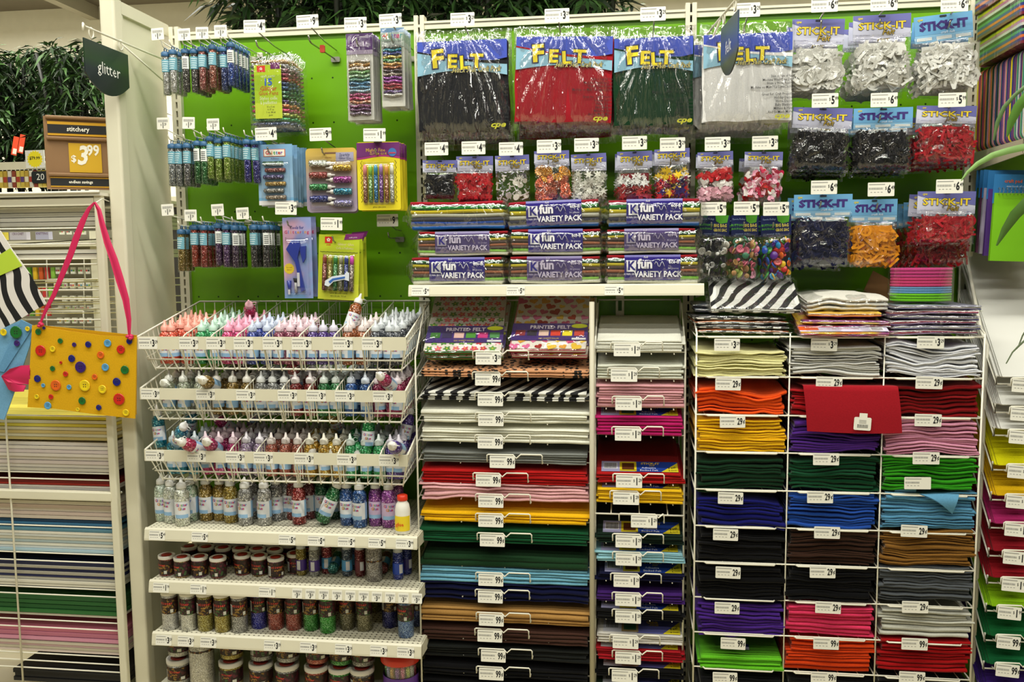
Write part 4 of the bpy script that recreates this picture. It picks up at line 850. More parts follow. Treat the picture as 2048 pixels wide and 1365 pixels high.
def hang(key,make,u0,u1,v0,v1,n,Y,name,label,cat,dy=.013,back='same pack hanging behind, %s from the front',group=None,jit=.004,ry=0):
    a=P(u0,v1,Y); b=P(u1,v0,Y); w=b.x-a.x; h=b.z-a.z
    k=kit((key,round(w,4),round(h,4)),make(w,h)); rnd=random.Random(hash_(key)+int(u0))
    for i in range(n):
        lb=label if i==0 else back%(ordn(i))
        t=thing(name,lb,cat,((a.x+b.x)/2+(rnd.uniform(-jit,jit) if i else 0),Y+i*dy,b.z+(rnd.uniform(-jit,jit) if i else 0)),(0,(ry if i==0 else 0)+(R(rnd.uniform(-1.5,1.5)) if i else 0),R(rnd.uniform(-2,2))),group)
        assemble(t,k)
    return w,h
hang('pens',lambda w,h:K_pens(w,h),503,583,104,262,6,-.215,'glitter_pen_pack','clear bag of fifteen rainbow glitter pens with lime card','pen pack',.026,'rainbow glitter pen bag, %s in line on the top left hook','rainbow pen bags on one hook')
hang('strA',lambda w,h:K_strip(w,h,'purple',['#c8c4bc','#b8843c','#c8b49c','#6a9a5c','#8ab48a','#4a7a6a','#2f6a94','#4a7aa0','#8cacc0','#8a2a5c','#b03a6a','#b8785c','#7a3a6a','#5a2a5a','#7a6a80'],.70,.05,'glitter',5),697,745,66,241,8,-.225,'glitter_sachet_strip','slim strip of glitter sachets with purple header','sachet strip',.012,'purple header glitter strip, %s behind on its hook','purple header strips on one hook',.003)
hang('strB',lambda w,h:K_strip(w,h,'clear',['#9a9c9c','#2a8a9c','#2a3a8c','#b8a03c','#2a7a3a','#c08a2c','#9a5a28','#3a2a34','#7a6a5a','#7a2a8c','#a03a9c','#a02a4a','#9a2a2a','#4a2a6c','#dcdad2'],.78,.12,'glitter',8),765,808,55,214,8,-.225,'glitter_sachet_strip','slim strip of rainbow glitter sachets with clear blue header','sachet strip',.012,'clear header glitter strip, %s behind on its hook','clear header strips on one hook',.003)
hang('blue',lambda w,h:blistercard(w,h,F_blue,dome=(-.42,.42,.27,.93,.014)),519,584,288,411,7,-.225,'glitter_vial_pack','pale blue card with six small glitter vials','vial pack',.022,'pale blue glitter vial card, %s behind on its hook','pale blue vial cards on one hook')
hang('spark',lambda w,h:blistercard(w,h,F_spark,dome=(-.44,.44,.17,.95,.02)),615,712,295,425,2,-.225,'glitter_glue_set','purple and yellow blister card of eight mini glue bottles','glue set',.03,'blister card of mini glue bottles, %s behind on its hook','mini bottle cards on one hook')
hang('fine',lambda w,h:blistercard(w,h,F_fine,dome=(-.37,.37,.29,.92,.012)),717,799,283,421,5,-.225,'glitter_pen_set','yellow card with purple header and six glitter pens','pen set',.02,'yellow and purple pen card, %s behind on its hook','yellow pen cards on one hook')
hang('tools',lambda w,h:blistercard(w,h,F_tools,dome=(-.42,.42,.24,.96,.017)),570,622,435,597,2,-.225,'glitter_tool_set','tall blue and pink card of glitter scoop, funnel and brush','tool set',.035,'tall blue tool card hanging behind, %s from the front','tool cards on one hook')
hang('lime',lambda w,h:blistercard(w,h,F_lime,dome=(-.4,.4,.28,.88,.014)),642,720,470,600,4,-.225,'glitter_pen_set','lime card of six dark glitter pens, purple banner on top','pen set',.024,'lime pen card, %s behind on its hook','lime pen cards on one hook',.008,ry=R(3))
for (u,v,t_,d) in ((509,53,'$4.99','over the rainbow pen bags'),(615,43,'$9.99','empty, at top of the left panel'),(711,48,'$3.99','over the purple header strips'),(781,41,'$3.99','over the clear header strips'),(532,268,'$4.49','over the pale blue vial cards'),(641,269,'$9.99','over the mini bottle cards'),(749,270,'$1.99','over the yellow pen cards'),(572,417,'$3.49','over the tall tool cards'),(663,448,'$1.99','over the lime pen cards'),(775,441,'$9.99','empty, right of the lime pen cards')):
    hook(u,v,t_,label='double wire peg hook with %s price tag, %s'%(t_.replace('$',''),d),L=.14 if u==775 else .25,w=.073,tilt=R(random.Random(u).uniform(-2,2)))
p=P(645,98,-.2); mb=MB(); mb.rbox(-.008,.008,-.004,.004,-.012,.012,plain('#a8321c',.5),r=.003); tag(mb.build('hook_clip',None,(p.x,-.2,p.z)),'tiny red clip on the empty hook at the top of the left panel','clip')
# ================================================================ big folded felt packs
def feltpack(col,w,h,txtcol,seed):
    def mk():
        out=[]; f=felt(col); rnd=random.Random(seed)
        for L in range(3):   # folded felt, thick soft layers
            mb=MB(); y0=-.026+L*.0088
            def g(a,b,L=L,y0=y0):
                x=(a-.5)*w*.93; z=-h*.12-(h*.80)*b; e=min(1,8*min(a,1-a))**.5*min(1,8*min(b,1-b))**.5
                return (x+.002*math.sin(b*9+L),y0-.0042*e-.0012*math.sin(x*90+L)*e,z-.003*L+.002*math.sin(a*11+L))
            mb.grid(g,16,14,f); mb.grid(lambda a,b,g=g,y0=y0:(g(a,b)[0],y0+.0042*min(1,8*min(a,1-a))**.5*min(1,8*min(b,1-b))**.5,g(a,b)[2]),10,8,f); out.append(sub('folded_felt',mb))
        p=MB(); W=w*.92; yy=-.0318
        def band(zt,zb,mat,y):
            n=16; pts=[(-W/2+W*i/n,-h*zt(i/n)) for i in range(n+1)]+[(W/2-W*i/n,-h*zb(1-i/n)) for i in range(n+1)]; p.prism(pts,y-.0006,y,mat)
        band(lambda t:.12,lambda t:.24+.07*math.sin(t*2.6+.2)+.02*t,plain('#3a4fb8',.4,0,'blue_print'),yy)
        band(lambda t:.215+.09*t**1.3+.03*math.sin(t*3),lambda t:.43-.05*math.sin(t*PI)+.01*t,plain('#86b4cc',.4,0,'sky_print'),yy-.0005)
        if col!='x':
            band(lambda t:.215+.10*t**1.1+.03*math.sin(t*3)-.01,lambda t:.215+.09*t**1.3+.03*math.sin(t*3)+.004+.03*t,f,yy-.0012)
        for k,(ch,xo,zo,s_,ro) in enumerate((('F',-.25,-.285,.22,.08),('E',-.10,-.31,.165,-.03),('L',.025,-.325,.165,.06),('T',.15,-.315,.17,-.04))):
            p.text(ch,w*xo,h*zo,h*s_,plain('#1c2050',.5),yy-.0022,bold=.085,sx=1.15,rot=ro); p.text(ch,w*xo,h*zo,h*s_,plain('#e8d41c',.45,0,'yellow_print'),yy-.0028,bold=.035,sx=1.15,rot=ro)
        p.text('36in x 36in Craft Pack',w*.14,-h*.385,h*.07,plain('#3a3818',.5),yy-.003,shear=.35,bold=.05,sx=.72); p.text('36in x 36in Craft Pack',w*.14,-h*.385,h*.07,plain('#c8bc74',.5),yy-.0034,shear=.35,bold=.008,sx=.72)
        tx=plain(txtcol,.6)
        for k,s_ in enumerate(('36in x 36in of fun','Machine Wash/Line Dry','90cm x 90cm Feutre','Machine ou Main / La Ligne S\u00e8che','','Great for: Craft Projects','Holiday Decor','Home Decor','Baby Blankets','Mittens & Hats','...And So Much More')):
            if s_: p.text(s_,w*.47,-h*(.52+k*.033),h*.036,tx,yy-.003,align='RIGHT',sx=.78,bold=.01)
        p.text('cpe',w*.36,-h*.885,h*.07,plain('#b8b82a',.5),yy-.003,shear=.3,bold=.03,sx=1.4); out.append(sub('printed_front',p))
        b=MB(); pouch(b,w,h,.036,seed,film(.13,.05,22,.95,sx=2.2,sz=.22),.010,nu=90,nv=36,fl=.006); out.append(sub('bag',b)); return out
    return mk
FP=[('black','#1d1e22','#0c0c0e',835,1024,55,282,3,R(0)),('red','#9c1a26','#3a0c10',1030,1236,48,266,3,R(2)),('dark green','#14361f','#08160c',1222,1392,50,272,2,0),('white','#dcdcdc','#101014',1396,1590,42,264,4,0)]
for cn,c,tc_,u0,u1,v0,v1,n,ry in FP:
    a=P(u0,v1,-.23); b=P(u1,v0,-.23); w=b.x-a.x; h=b.z-a.z; k=kit(('fp',cn),feltpack(c,w,h,tc_,hash_(cn)))
    for i in range(n):
        rn=random.Random(hash_(cn)+i); t=thing('felt_pack','large bag of folded %s felt hanging at the top%s'%(cn,'' if i==0 else ', %s behind the front bag'%ordn(i-1)),'felt pack',((a.x+b.x)/2+(rn.uniform(-.02,.005) if i else 0)-(.014*i if cn=='white' else 0),-.23+i*.05,b.z-(rn.uniform(.004,.016)*i)),(0,ry if i==0 else R(rn.uniform(-2,2)),0),'%s felt packs on one hook'%cn); assemble(t,k)
for u,v,d in ((925,39,'over the black felt packs'),(1114,31,'over the red felt packs'),(1306,28,'over the dark green felt packs'),(1494,20,'over the white felt packs')):
    hook(u,v,'$3.29',label='peg hook with white 3.29 price tag '+d,L=.25,dz=.04)
# ================================================================ header bags of cut shapes
def outl(kind,s):
    if kind=='circle': return [(s*math.cos(i*PI/9),s*math.sin(i*PI/9)) for i in range(18)]
    if kind=='star': return [((s if i%2==0 else s*.42)*math.sin(i*PI/5),(s if i%2==0 else s*.42)*math.cos(i*PI/5)) for i in range(10)]
    if kind=='snow': return [((s if i%2==0 else s*.4)*math.sin(i*PI/6),(s if i%2==0 else s*.4)*math.cos(i*PI/6)) for i in range(12)]
    if kind=='flower': return [(s*(.75+.25*math.cos(5*t))*math.cos(t),s*(.75+.25*math.cos(5*t))*math.sin(t)) for t in [i*PI/14 for i in range(28)]]
    if kind=='scallop': return [(s*(.93+.07*math.cos(12*t))*math.cos(t)*1.25,s*(.93+.07*math.cos(12*t))*math.sin(t)) for t in [i*PI/24 for i in range(48)]]
    if kind=='heart': return [(s*.062*16*math.sin(t)**3,s*.062*(13*math.cos(t)-5*math.cos(2*t)-2*math.cos(3*t)-math.cos(4*t))) for t in [i*PI/10 for i in range(20)]]
    b=s*.32
    L={'L':[(-.6,-1),(.6,-1),(.6,-.6),(-.2,-.6),(-.2,1),(-.6,1)],'T':[(-.2,-1),(.2,-1),(.2,.6),(.7,.6),(.7,1),(-.7,1),(-.7,.6),(-.2,.6)],'V':[(-.2,-1),(.2,-1),(.8,1),(.4,1),(0,-.3),(-.4,1),(-.8,1)],'H':[(-.6,-1),(-.25,-1),(-.25,-.2),(.25,-.2),(.25,-1),(.6,-1),(.6,1),(.25,1),(.25,.2),(-.25,.2),(-.25,1),(-.6,1)],'I':[(-.2,-1),(.2,-1),(.2,1),(-.2,1)],'E':[(-.6,-1),(.6,-1),(.6,-.65),(-.2,-.65),(-.2,-.2),(.4,-.2),(.4,.15),(-.2,.15),(-.2,.65),(.6,.65),(.6,1),(-.6,1)]}
    if kind in L: return [(x*s,y*s) for x,y in L[kind]]
    if kind=='C':
        a=[R(40+i*20) for i in range(15)]; return [(s*math.cos(t),s*math.sin(t)) for t in a]+[(s*.6*math.cos(t),s*.6*math.sin(t)) for t in reversed(a)]
    if kind=='S':
        a=[R(-30+i*24) for i in range(9)]; b_=[R(150+i*24) for i in range(9)]; 
        o=[(s*.5*math.cos(t),s*.5+s*.5*math.sin(t)) for t in a]; return o+[(s*.28*math.cos(t),s*.5+s*.28*math.sin(t)) for t in reversed(a)]
def shapesmesh(w,z0,z1,d,spec,n,seed,tilt=.5,s=(.01,.02)):
    rnd=random.Random(seed); mb=MB()
    for i in range(n):
        x=rnd.uniform(-.5,.5)*w*.86; f=rnd.random()
        z=z0+(z1-z0)*(f**.85); y=-rnd.random()*d*(1-.5*(2*x/w)**2)
        if callable(spec): kd,cc=spec(x/w,(z-z0)/(z1-z0),rnd)
        else: kd,cc=rnd.choice(spec)
        T=Matrix.Translation((x,y,z))@Matrix.Rotation(rnd.uniform(-tilt,tilt),4,'X')@Matrix.Rotation(rnd.uniform(-tilt,tilt),4,'Z')@Matrix.Rotation(rnd.uniform(0,2*PI),4,'Y')
        mb.T=T; mb.prism(outl(kd,rnd.uniform(*s)),-.0011,.0011,felt(cc) if not cc.startswith('g') else glit(cc[1:])); mb.T=None
    # soft heap behind the loose pieces
    return mb
def header(w,hh,style,big=True):
    c=MB(); top={'p':'#6a6cae','b':'#5a9ccc'}[style]; lo={'p':'#c8cae0','b':'#86b8dc'}[style]
    c.box(-w/2,w/2,-.0014,.0014,-hh,0,plain(lo,.4,0,'header_card')); n=10
    if style=='p':
        pts=[(-w/2,0),(w/2,0)]+[(w/2-w*i/n,-hh*(.62-.42*(i/n)**.8+.04*math.sin(i))) for i in range(n+1)]; c.prism(pts,-.002,-.0014,plain(top,.4,0,'violet_print'))
        c.text('STICK-IT',0.0,-hh*.48,hh*.42,plain('#3a3a70'),-.0026,bold=.05,sx=w/(hh*.42)/4.7); c.text('STICK-IT',0,-hh*.48,hh*.42,plain('#f2d62c'),-.0032,bold=.022,sx=w/(hh*.42)/4.7)
        c.text('Felt',w*.1,-hh*.76,hh*.33,plain('#3a3418'),-.0034,bold=.05,shear=.35); c.text('Felt',w*.1,-hh*.76,hh*.33,plain('#c8a832'),-.004,bold=.0,shear=.35)
        if big: c.text('cpe',-w*.38,-hh*.12,hh*.14,plain('#d8c43a'),-.0026,shear=.3,bold=.03); c.text('100% Adhesive Letters',-w*.33,-hh*.84,hh*.08,plain('#5a5c8c'),-.002,sx=.8); c.text('50 ct',w*.4,-hh*.92,hh*.09,plain('#5a5c8c'),-.002)
    else:
        c.box(-w/2,w/2,-.0018,-.0014,-hh*.72,0,plain('#6aa6d4',.4)); c.text('STICK-IT',0,-hh*.42,hh*.44,plain('#3a2a78'),-.0024,bold=.06,sx=w/(hh*.44)/4.7); c.text('craft felt',w*.06,-hh*.68,hh*.14,plain('#e4eef6'),-.003,shear=.3,sx=1.1)
        for q in(-.34,.0,.33): c.box(w*(q-.13),w*(q+.13),-.0022,-.0018,-hh*.93,-hh*.81,plain('#dfe3e0',.5))
        c.text('cpe',-w*.4,-hh*.12,hh*.14,plain('#d8c43a'),-.0026,shear=.3,bold=.03)
    c.rbox(-w*.06,w*.06,-.003,-.0022,-hh*.1,-hh*.03,plain('#24263c',.6),r=.002)
    return c
def stickbag(w,h,hf,style,spec,seed,n,s,d=.02,base=None,top=.0,tilt=.5):
    def mk():
        hh=h*hf; out=[sub('header_card',header(w,hh,style,w>.1))]
        mb=shapesmesh(w,-hh-(h-hh)*top-s[1],-h+s[1]*.8,d,spec,n,seed,tilt,s)
        if base:
            mb.grid(lambda a,b:((a-.5)*w*.8,-d*.25*min(1,6*min(a,1-a),6*min(b,1-b))+.002*noise.noise(Vector((a*9,b*9,seed))),-hh-(h-hh)*(top+.08)-(h-hh)*(.86-top)*b),10,10,felt(base))
        out.append(('felt_shapes',mb.mesh('felt_shapes'),(0,-.002,0)))
        b=MB(); pouch(b,w*1.0,h-hh*.8,d+.012,seed,film(.085,.06,30,.7,sx=1.1,sz=.8),.003,zt=-hh*.8,nu=30,nv=26); out.append(sub('bag',b)); return out
    return mk
LT=['L','T','V','H','I','E','C']
def one(c,ks=LT): return [(k,c) for k in ks]
BG=[ # large bags
 ('white round and letter',1582,1690,36,190,.34,'p',one('#d2d2cc',['circle','circle','I','L','C']),'#b8b8b2',2,(.012,.02)),
 ('white number',1702,1822,27,188,.30,'p',one('#d2d2cc',['circle','I','V','L','E','H']),'#b8b8b2',3,(.012,.022)),
 ('white letter',1822,1944,26,186,.34,'b',one('#d8d8d2'),'#c0c0ba',2,(.014,.02)),
 ('black glossy',1584,1706,214,346,.32,'p',one('#1a1a1c',['flower','C','I']),'#141416',3,(.008,.013)),
 ('black letter',1704,1826,214,346,.32,'b',one('#1c1c20'),'#151518',3,(.011,.016)),
 ('red letter',1830,1954,210,330,.30,'p',one('#a01c26'),'#8c1820',3,(.011,.018)),
 ('navy letter',1585,1705,388,535,.31,'b',one('#161a3a'),'#12152e',2,(.012,.018)),
 ('orange letter',1699,1795,398,535,.33,'b',one('#d48a1c'),'#c47c18',2,(.012,.018)),
 ('crimson letter',1832,1952,382,490,.42,'p',one('#ac1c28'),'#941822',2,(.012,.018))]
for i,(cn,u0,u1,v0,v1,hf,st,spec,base,n,s_) in enumerate(BG):
    a=P(u0,v1,-.23); b=P(u1,v0,-.23); w=b.x-a.x; h=b.z-a.z
    k=kit(('bg',i),stickbag(w,h,hf,st,spec,i+40,120,(s_[0]*1.12,s_[1]*1.15),.022,base,0,.42))
    tr={0:2,1:-1,2:-5,3:3,5:2,8:1}.get(i,0)
    for j in range(n):
        rn=random.Random(i*11+j); t=thing('felt_shape_bag','bag of %s felt cutouts, %s header%s'%(cn,{'p':'violet','b':'blue'}[st],'' if j==0 else ', %s behind the front one'%ordn(j-1)),'craft bag',((a.x+b.x)/2+(rn.uniform(-.012,.012) if j else 0),-.23+j*.045,b.z-(rn.uniform(0,.014)*j)),(0,R(tr) if j==0 else R(rn.uniform(-3,3)),0),'%s cutout bags on one hook'%cn); assemble(t,k)
# an extra wider bag behind the crimson one
a=P(1810,535,-.15); b=P(1935,400,-.15); k=kit(('bg','x'),stickbag(b.x-a.x,b.z-a.z,.36,'b',one('#a01820'),77,120,(.012,.018),.022,'#8a151c'))
for j in range(4): assemble(thing('felt_shape_bag','blue header bag of red felt letters behind the crimson one, %s back'%ordn(j),'craft bag',((a.x+b.x)/2-.006*j,-.17+j*.036,b.z-.004*j),(0,R(j-1),0),'blue header bags of red letters'),k)
def sp_cw(x,t,r): return (r.choice(['star']),'#dcdcd8') if t<.45 else ('star','#a42a2c')
def sp_ys(x,t,r): return ('star','#e8c42a') if t<.35 and r.random()<.6 else (('star','#e4e2d8') if t<.35 else (('star','#e0b822') if r.random()<.3 else ('star',r.choice(['#6a1a3a','#2f1f5a','#b02020']))))
def sp_h1(x,t,r): return ('heart','#b81c24') if t<.35 else (('heart','#dcd8d4') if t<.6 else ('heart','#e0a8b8'))
def sp_h2(x,t,r): return ('heart',r.choice(['#b81c24','#e4e0dc','#e8b0c4','#c0204a','#e4a0b8']))
def sp_or(x,t,r): return ('scallop','g#e0901c') if t<.35 else ('scallop','g#d8603c')
SB=[('black',847,915,320,402,.3,one('#18181a',['flower','C','S' if False else 'I']),'#121214',1,(.006,.01),90),
 ('red flower',914,986,312,404,.32,one('#b01c24',['flower']),'#9c1820',2,(.009,.013),90),
 ('white round',991,1058,310,404,.33,one('#c8c4b8',['circle','L','T']),None,1,(.007,.011),34),
 ('yellow and coral scalloped',1069,1138,301,404,.26,sp_or,None,2,(.012,.017),40),
 ('white snowflake',1142,1212,307,404,.30,one('#d0d0c4',['snow']),None,2,(.010,.016),70),
 ('white and red star',1234,1304,302,404,.33,sp_cw,'#6a1a22',3,(.009,.014),80),
 ('yellow and purple star',1308,1379,297,402,.28,sp_ys,None,2,(.009,.017),70),
 ('red white and pink heart',1394,1466,303,404,.28,sp_h1,None,3,(.009,.012),90),
 ('pink and red heart',1488,1566,303,408,.26,sp_h2,None,4,(.010,.015),80)]
for i,(cn,u0,u1,v0,v1,hf,spec,base,n,s_,cntn) in enumerate(SB):
    a=P(u0,v1,-.235); b=P(u1,v0,-.235); w=b.x-a.x; h=b.z-a.z
    k=kit(('sb',i),stickbag(w,h,hf,'p',spec,i+60,cntn,s_,.014,base,.08 if i in(2,5) else .0,.35 if i!=8 else .7))
    for j in range(n):
        rn=random.Random(i*13+j); t=thing('felt_shape_bag','small bag of %s felt stickers%s'%(cn,'' if j==0 else ', %s behind the front one'%ordn(j-1)),'craft bag',((a.x+b.x)/2+(rn.uniform(-.008,.006) if j else 0),-.235+j*.032,b.z-(rn.uniform(0,.006)*j)),(0,R(rn.uniform(-2,2)),0),'small %s sticker bags on one hook'%cn); assemble(t,k)
for u,v,t_,d in ((873,298,'$4.99','small black bag'),(947,296,'$4.99','small red flower bags'),(1022,298,'$4.99','small white shapes bag'),(1098,293,'$3.29','yellow and coral bags'),(1173,290,'$3.29','snowflake bags'),(1269,286,'$3.29','white and red star bags'),(1345,289,'$3.29','yellow star bags'),(1435,288,'$3.29','red white and pink heart bags'),(1530,286,'$3.29','pink heart bags'),
  (1649,10,'$6.49','white round shapes bags'),(1768,7,'$6.49','white number bags'),(1909,9,'$6.49','white letter bags'),(1650,201,'$5.99','black glossy bags'),(1768,200,'$6.49','black letter bags'),(1904,200,'$5.99','red letter bags'),
  (1648,375,'$6.49','navy letter bags'),(1762,379,'$6.49','orange letter bags'),(1899,373,'$6.49','crimson letter bags'),(1427,418,'$5.99','black and white button bags'),(1493,417,'$5.99','pastel button bags'),(1552,418,'$5.99','bright button bags')):
    hook(u,v,t_,label='peg hook with %s tag over the %s'%(t_.replace('$',''),d),L=.25,w=.076)
# ================================================================ bags of buttons
def buttonm(r,col):
    def mk():
        mb=MB(); mb.lathe([(r*.9,-.0015),(r,0),(r,.0012),(r*.86,.0022),(r*.7,.0012),(0,.0012)],plain(col,.25,0,'button_plastic'),n=14)
        for k in range(4):
            a=k*PI/2+PI/4; mb.lathe([(r*.1,.0013),(r*.1,.0015),(0,.0015)],ink(),n=6,c=(r*.26*math.cos(a),r*.26*math.sin(a),0))
        return mb.mesh('button')
    return kit(('btn',round(r,4),col),mk)
def buttonbag(w,h,cols,seed):
    def mk():
        hh=h*.30; c=MB(); c.box(-w/2,w/2,-.0014,.0014,-hh,0,plain('#1a2454',.35,0,'navy_card'))
        c.prism([(w*.02,0),(w*.46,0),(w*.42,-hh*.36),(w*.2,-hh*.42),(w*.06,-hh*.3)],-.002,-.0014,plain('#4f9a2c',.4)); c.text('BUTTONS',-w*.26,-hh*.5,hh*.16,plain('#5ab03a'),-.002,bold=.02,sx=.9); c.text('BOUTONS',-w*.26,-hh*.68,hh*.14,plain('#5ab03a'),-.002,bold=.02,sx=.9)
        c.text('BIG BAG',w*.2,-hh*.52,hh*.22,plain('#d8c85a'),-.002,bold=.03,sx=.75); c.text('GROS SAC',w*.2,-hh*.74,hh*.2,plain('#d8c85a'),-.002,bold=.03,sx=.68); c.text('Favorite Findings',-w*.22,-hh*.2,hh*.13,plain('#9ab0d8'),-.002,sx=.7); c.text('assorted  1/2 lb',-w*.1,-hh*.92,hh*.1,plain('#9ab0d8'),-.002)
        out=[sub('header_card',c)]; rnd=random.Random(seed); pl=[]
        for i in range(46):
            r=rnd.choice((.006,.008,.0105,.013)); 
            for _ in range(12):
                x=rnd.uniform(-.42,.42)*w; z=-hh-.012-(h-hh-.03)*rnd.random(); y=-rnd.uniform(.004,.022)
                if all((x-a)**2+(z-b)**2+(y-c_)**2>((r+q)*.62)**2 for a,b,c_,q in pl): break
            pl.append((x,z,y,r)); out.append(('button',buttonm(r,rnd.choice(cols)),(x,y,z),(R(90)+rnd.uniform(-.7,.7),rnd.uniform(-.6,.6),rnd.random()*3)))
        b=MB(); pouch(b,w,h-hh*.9,.03,seed,film(.07,.06,26,.6),.002,zt=-hh*.9,nu=24,nv=24); out.append(sub('bag',b)); return out
    return mk
for i,(u0,u1,cn,cols) in enumerate(((1397,1460,'black and white',['#e0e0dc','#1c1c20','#d4d4d0','#26262a']),(1461,1517,'pastel and olive',['#8a9a4a','#c8647a','#b88a5c','#6aa6a0','#a07a4a','#c88aa0','#3a7a5c']),(1519,1582,'bright rainbow',['#d8641c','#2a4fb0','#e0b81c','#3a8a3a','#5a2a8c','#c02a2a','#2a8ac0']))):
    a=P(u0,566,-.235); b=P(u1,430,-.235); w=b.x-a.x; h=b.z-a.z
    for j in range(2 if i else 2):
        t=thing('button_bag','bag of %s buttons with navy header card%s'%(cn,'' if j==0 else ', behind the front bag'),'button bag',((a.x+b.x)/2-.01*j,-.235+.05*j,b.z-.004*j),(0,R((i-1)*-2+j*3),0),'%s button bags on one hook'%cn); assemble(t,kit(('bb',i),buttonbag(w,h,cols,i+3)))
# ================================================================ striped felt variety packs on the shelf
def variety(w,h,d,cols,label,seed,fade=0):
    def mk():
        out=[]; n=len(cols); th=h/n; rnd=random.Random(seed)
        for i,c in enumerate(cols):
            mb=MB(); zc=th*(i+.5); r=th*.48; ph=rnd.random()*6; am=.0015
            xo=rnd.uniform(-.003,.003)
            k=8; prof=[(-d/2+r-r*math.cos(t),r*math.sin(t)) for t in [(-PI/2+PI*j/k) for j in range(k+1)]]
            prof=[(y,z) for y,z in prof]+[(d/2,r),(d/2,-r)]
            nx=16; vs=[]
            for ii in range(nx+1):
                x=-w/2+w*ii/nx; e=1-.0*abs(x)
                for (y,z) in prof: vs.append((x+xo,y,zc+z+am*math.sin(x*22+ph)+ (.0)))
            m_=len(prof); fs=[(ii*m_+q,ii*m_+(q+1)%m_,(ii+1)*m_+(q+1)%m_,(ii+1)*m_+q) for ii in range(nx) for q in range(m_)]+[tuple(range(m_-1,-1,-1)),tuple(range(nx*m_,nx*m_+m_))]
            mb.add(vs,fs,felt(c),True); out.append(sub('felt_sheet',mb))
        if label:
            p=MB(); W=w*.62; bl=plain('#33298a' if not fade else '#5a4c84',.32,0,'violet_wrapper'); y0=-d/2-.003; x0=-W*.5+ (w*.0)
            p.prism([(-d/2+.0,h+.001),(-d/2-.004,h-.006),(y0,h*.5),(y0,h*.12),(y0+.001,h*.12),(y0+.0012,h*.5),(-d/2-.002,h-.006),(-d/2+.0,h)],-W/2,W/2,bl,'x'); p.box(-W/2,W/2,-d/2,d*.1,h,h+.001,bl)
            wh=plain('#e6e6ee' if not fade else '#b4acc4',.4); yt=y0-.0032
            p.box(-W*.46,-W*.29,yt+.0006,yt+.0012,h*.42,h*.82,wh); p.text('K',-W*.375,h*.62,h*.44,plain('#2a2478'),yt,bold=.03,sx=.9); p.text('KUNIN GROUP',-W*.375,h*.33,h*.1,wh,yt,sx=.75)
            p.text('fun',-W*.13,h*.68,h*.46,wh,yt,bold=.04,sx=.9); p.text('VARIETY PACK',W*.1,h*.32,h*.29,wh,yt,bold=.03,sx=.86); p.text('felt',-W*.12,h*.93,h*.12,wh,yt,shear=.3)
            p.text('eco-fi',W*.38,h*.76,h*.2,wh,yt,bold=.02,sx=.8); p.text('36 pieces',W*.37,h*.53,h*.1,wh,yt)
            p.tube([(W*(.04+.022*i),yt,h*(.68+.1*math.sin(i*1.3))) for i in range(9)],.0008,wh,n=4)
            out.append(sub('label',p))
        f=MB(); fm=film(.2,.08,24,.8,name='clear_wrap'); W2=w/2+.012; so=seed*1.7
        def g(a,b):
            x=(a*2-1)*(W2+.026); t=2*PI*b; e=max(0,(abs(x)-W2*.93)/(W2*.07+.026)); sc=1-.62*e**1.3
            cy=math.cos(t); cz=math.sin(t); q=.38
            y=(d/2+.006)*math.copysign(abs(cy)**q,cy)*sc; z=(h/2+.004)*math.copysign(abs(cz)**q,cz)*sc
            nn=noise.noise(Vector((x*30,t*2.4,so)))*.005*(.35+3.0*e); return (x+nn*e*1.5,y*(1+nn*2)-nn*.6,h/2+z+nn*.8)
        f.grid(g,30,40,fm); out.append(sub('wrapper',f)); return out
    return mk
CA=['#1f5fae','#244a9c','#4a4a52','#c8c8b4','#d8c41c','#1f8a34','#9c1c2c']
CB=['#d8d8c8','#6fb82c','#6a5a50','#a86a4a','#5c4c44','#c8b82c','#1a5c2c','#8c1c24']
CC=['#2a5a9c','#3c3c48','#c8c8b8','#d4c42c','#1f7a2c','#8c1c2c']
dV=.22
VP=[(0,2,820,1009,515,570,CB,1,0),(0,1,832,1018,463,514,CB,1,1),(0,0,817,1012,402,461,CA,0,0),(1,2,1015,1204,513,569,CB,1,1),(1,1,1018,1205,458,512,CB,1,0),(1,0,1014,1204,400,458,CC,1,0),(2,2,1209,1402,510,569,CB,1,0),(2,1,1210,1397,457,509,CB,1,1),(2,0,1213,1406,397,455,CC,1,0)]
for ci in range(3):
    z=Z5+.002
    for (c,r,u0,u1,v0,v1,cols,lb,fd) in [q for q in VP if q[0]==ci]:
        a=P(u0,v1,-.30); b=P(u1,v0,-.30); w=(b.x-a.x)*.94; h=(b.z-a.z)*.985
        t=thing('felt_variety_pack','wrapped stack of striped felt sheets, %s of the %s column%s'%(('top','middle','bottom')[r],('left','centre','right')[c],'' if lb else ', no label showing'),'felt pack',((a.x+b.x)/2,-.30+dV/2+.004,a.z+.002),(0,R([0,0,0][r] if (c,r)!=(1,0) else -1.5),0),'striped felt variety packs on the shelf')
        assemble(t,kit(('vp',c,r),variety(w,h,dV,cols,lb,c*3+r+1,fd)))
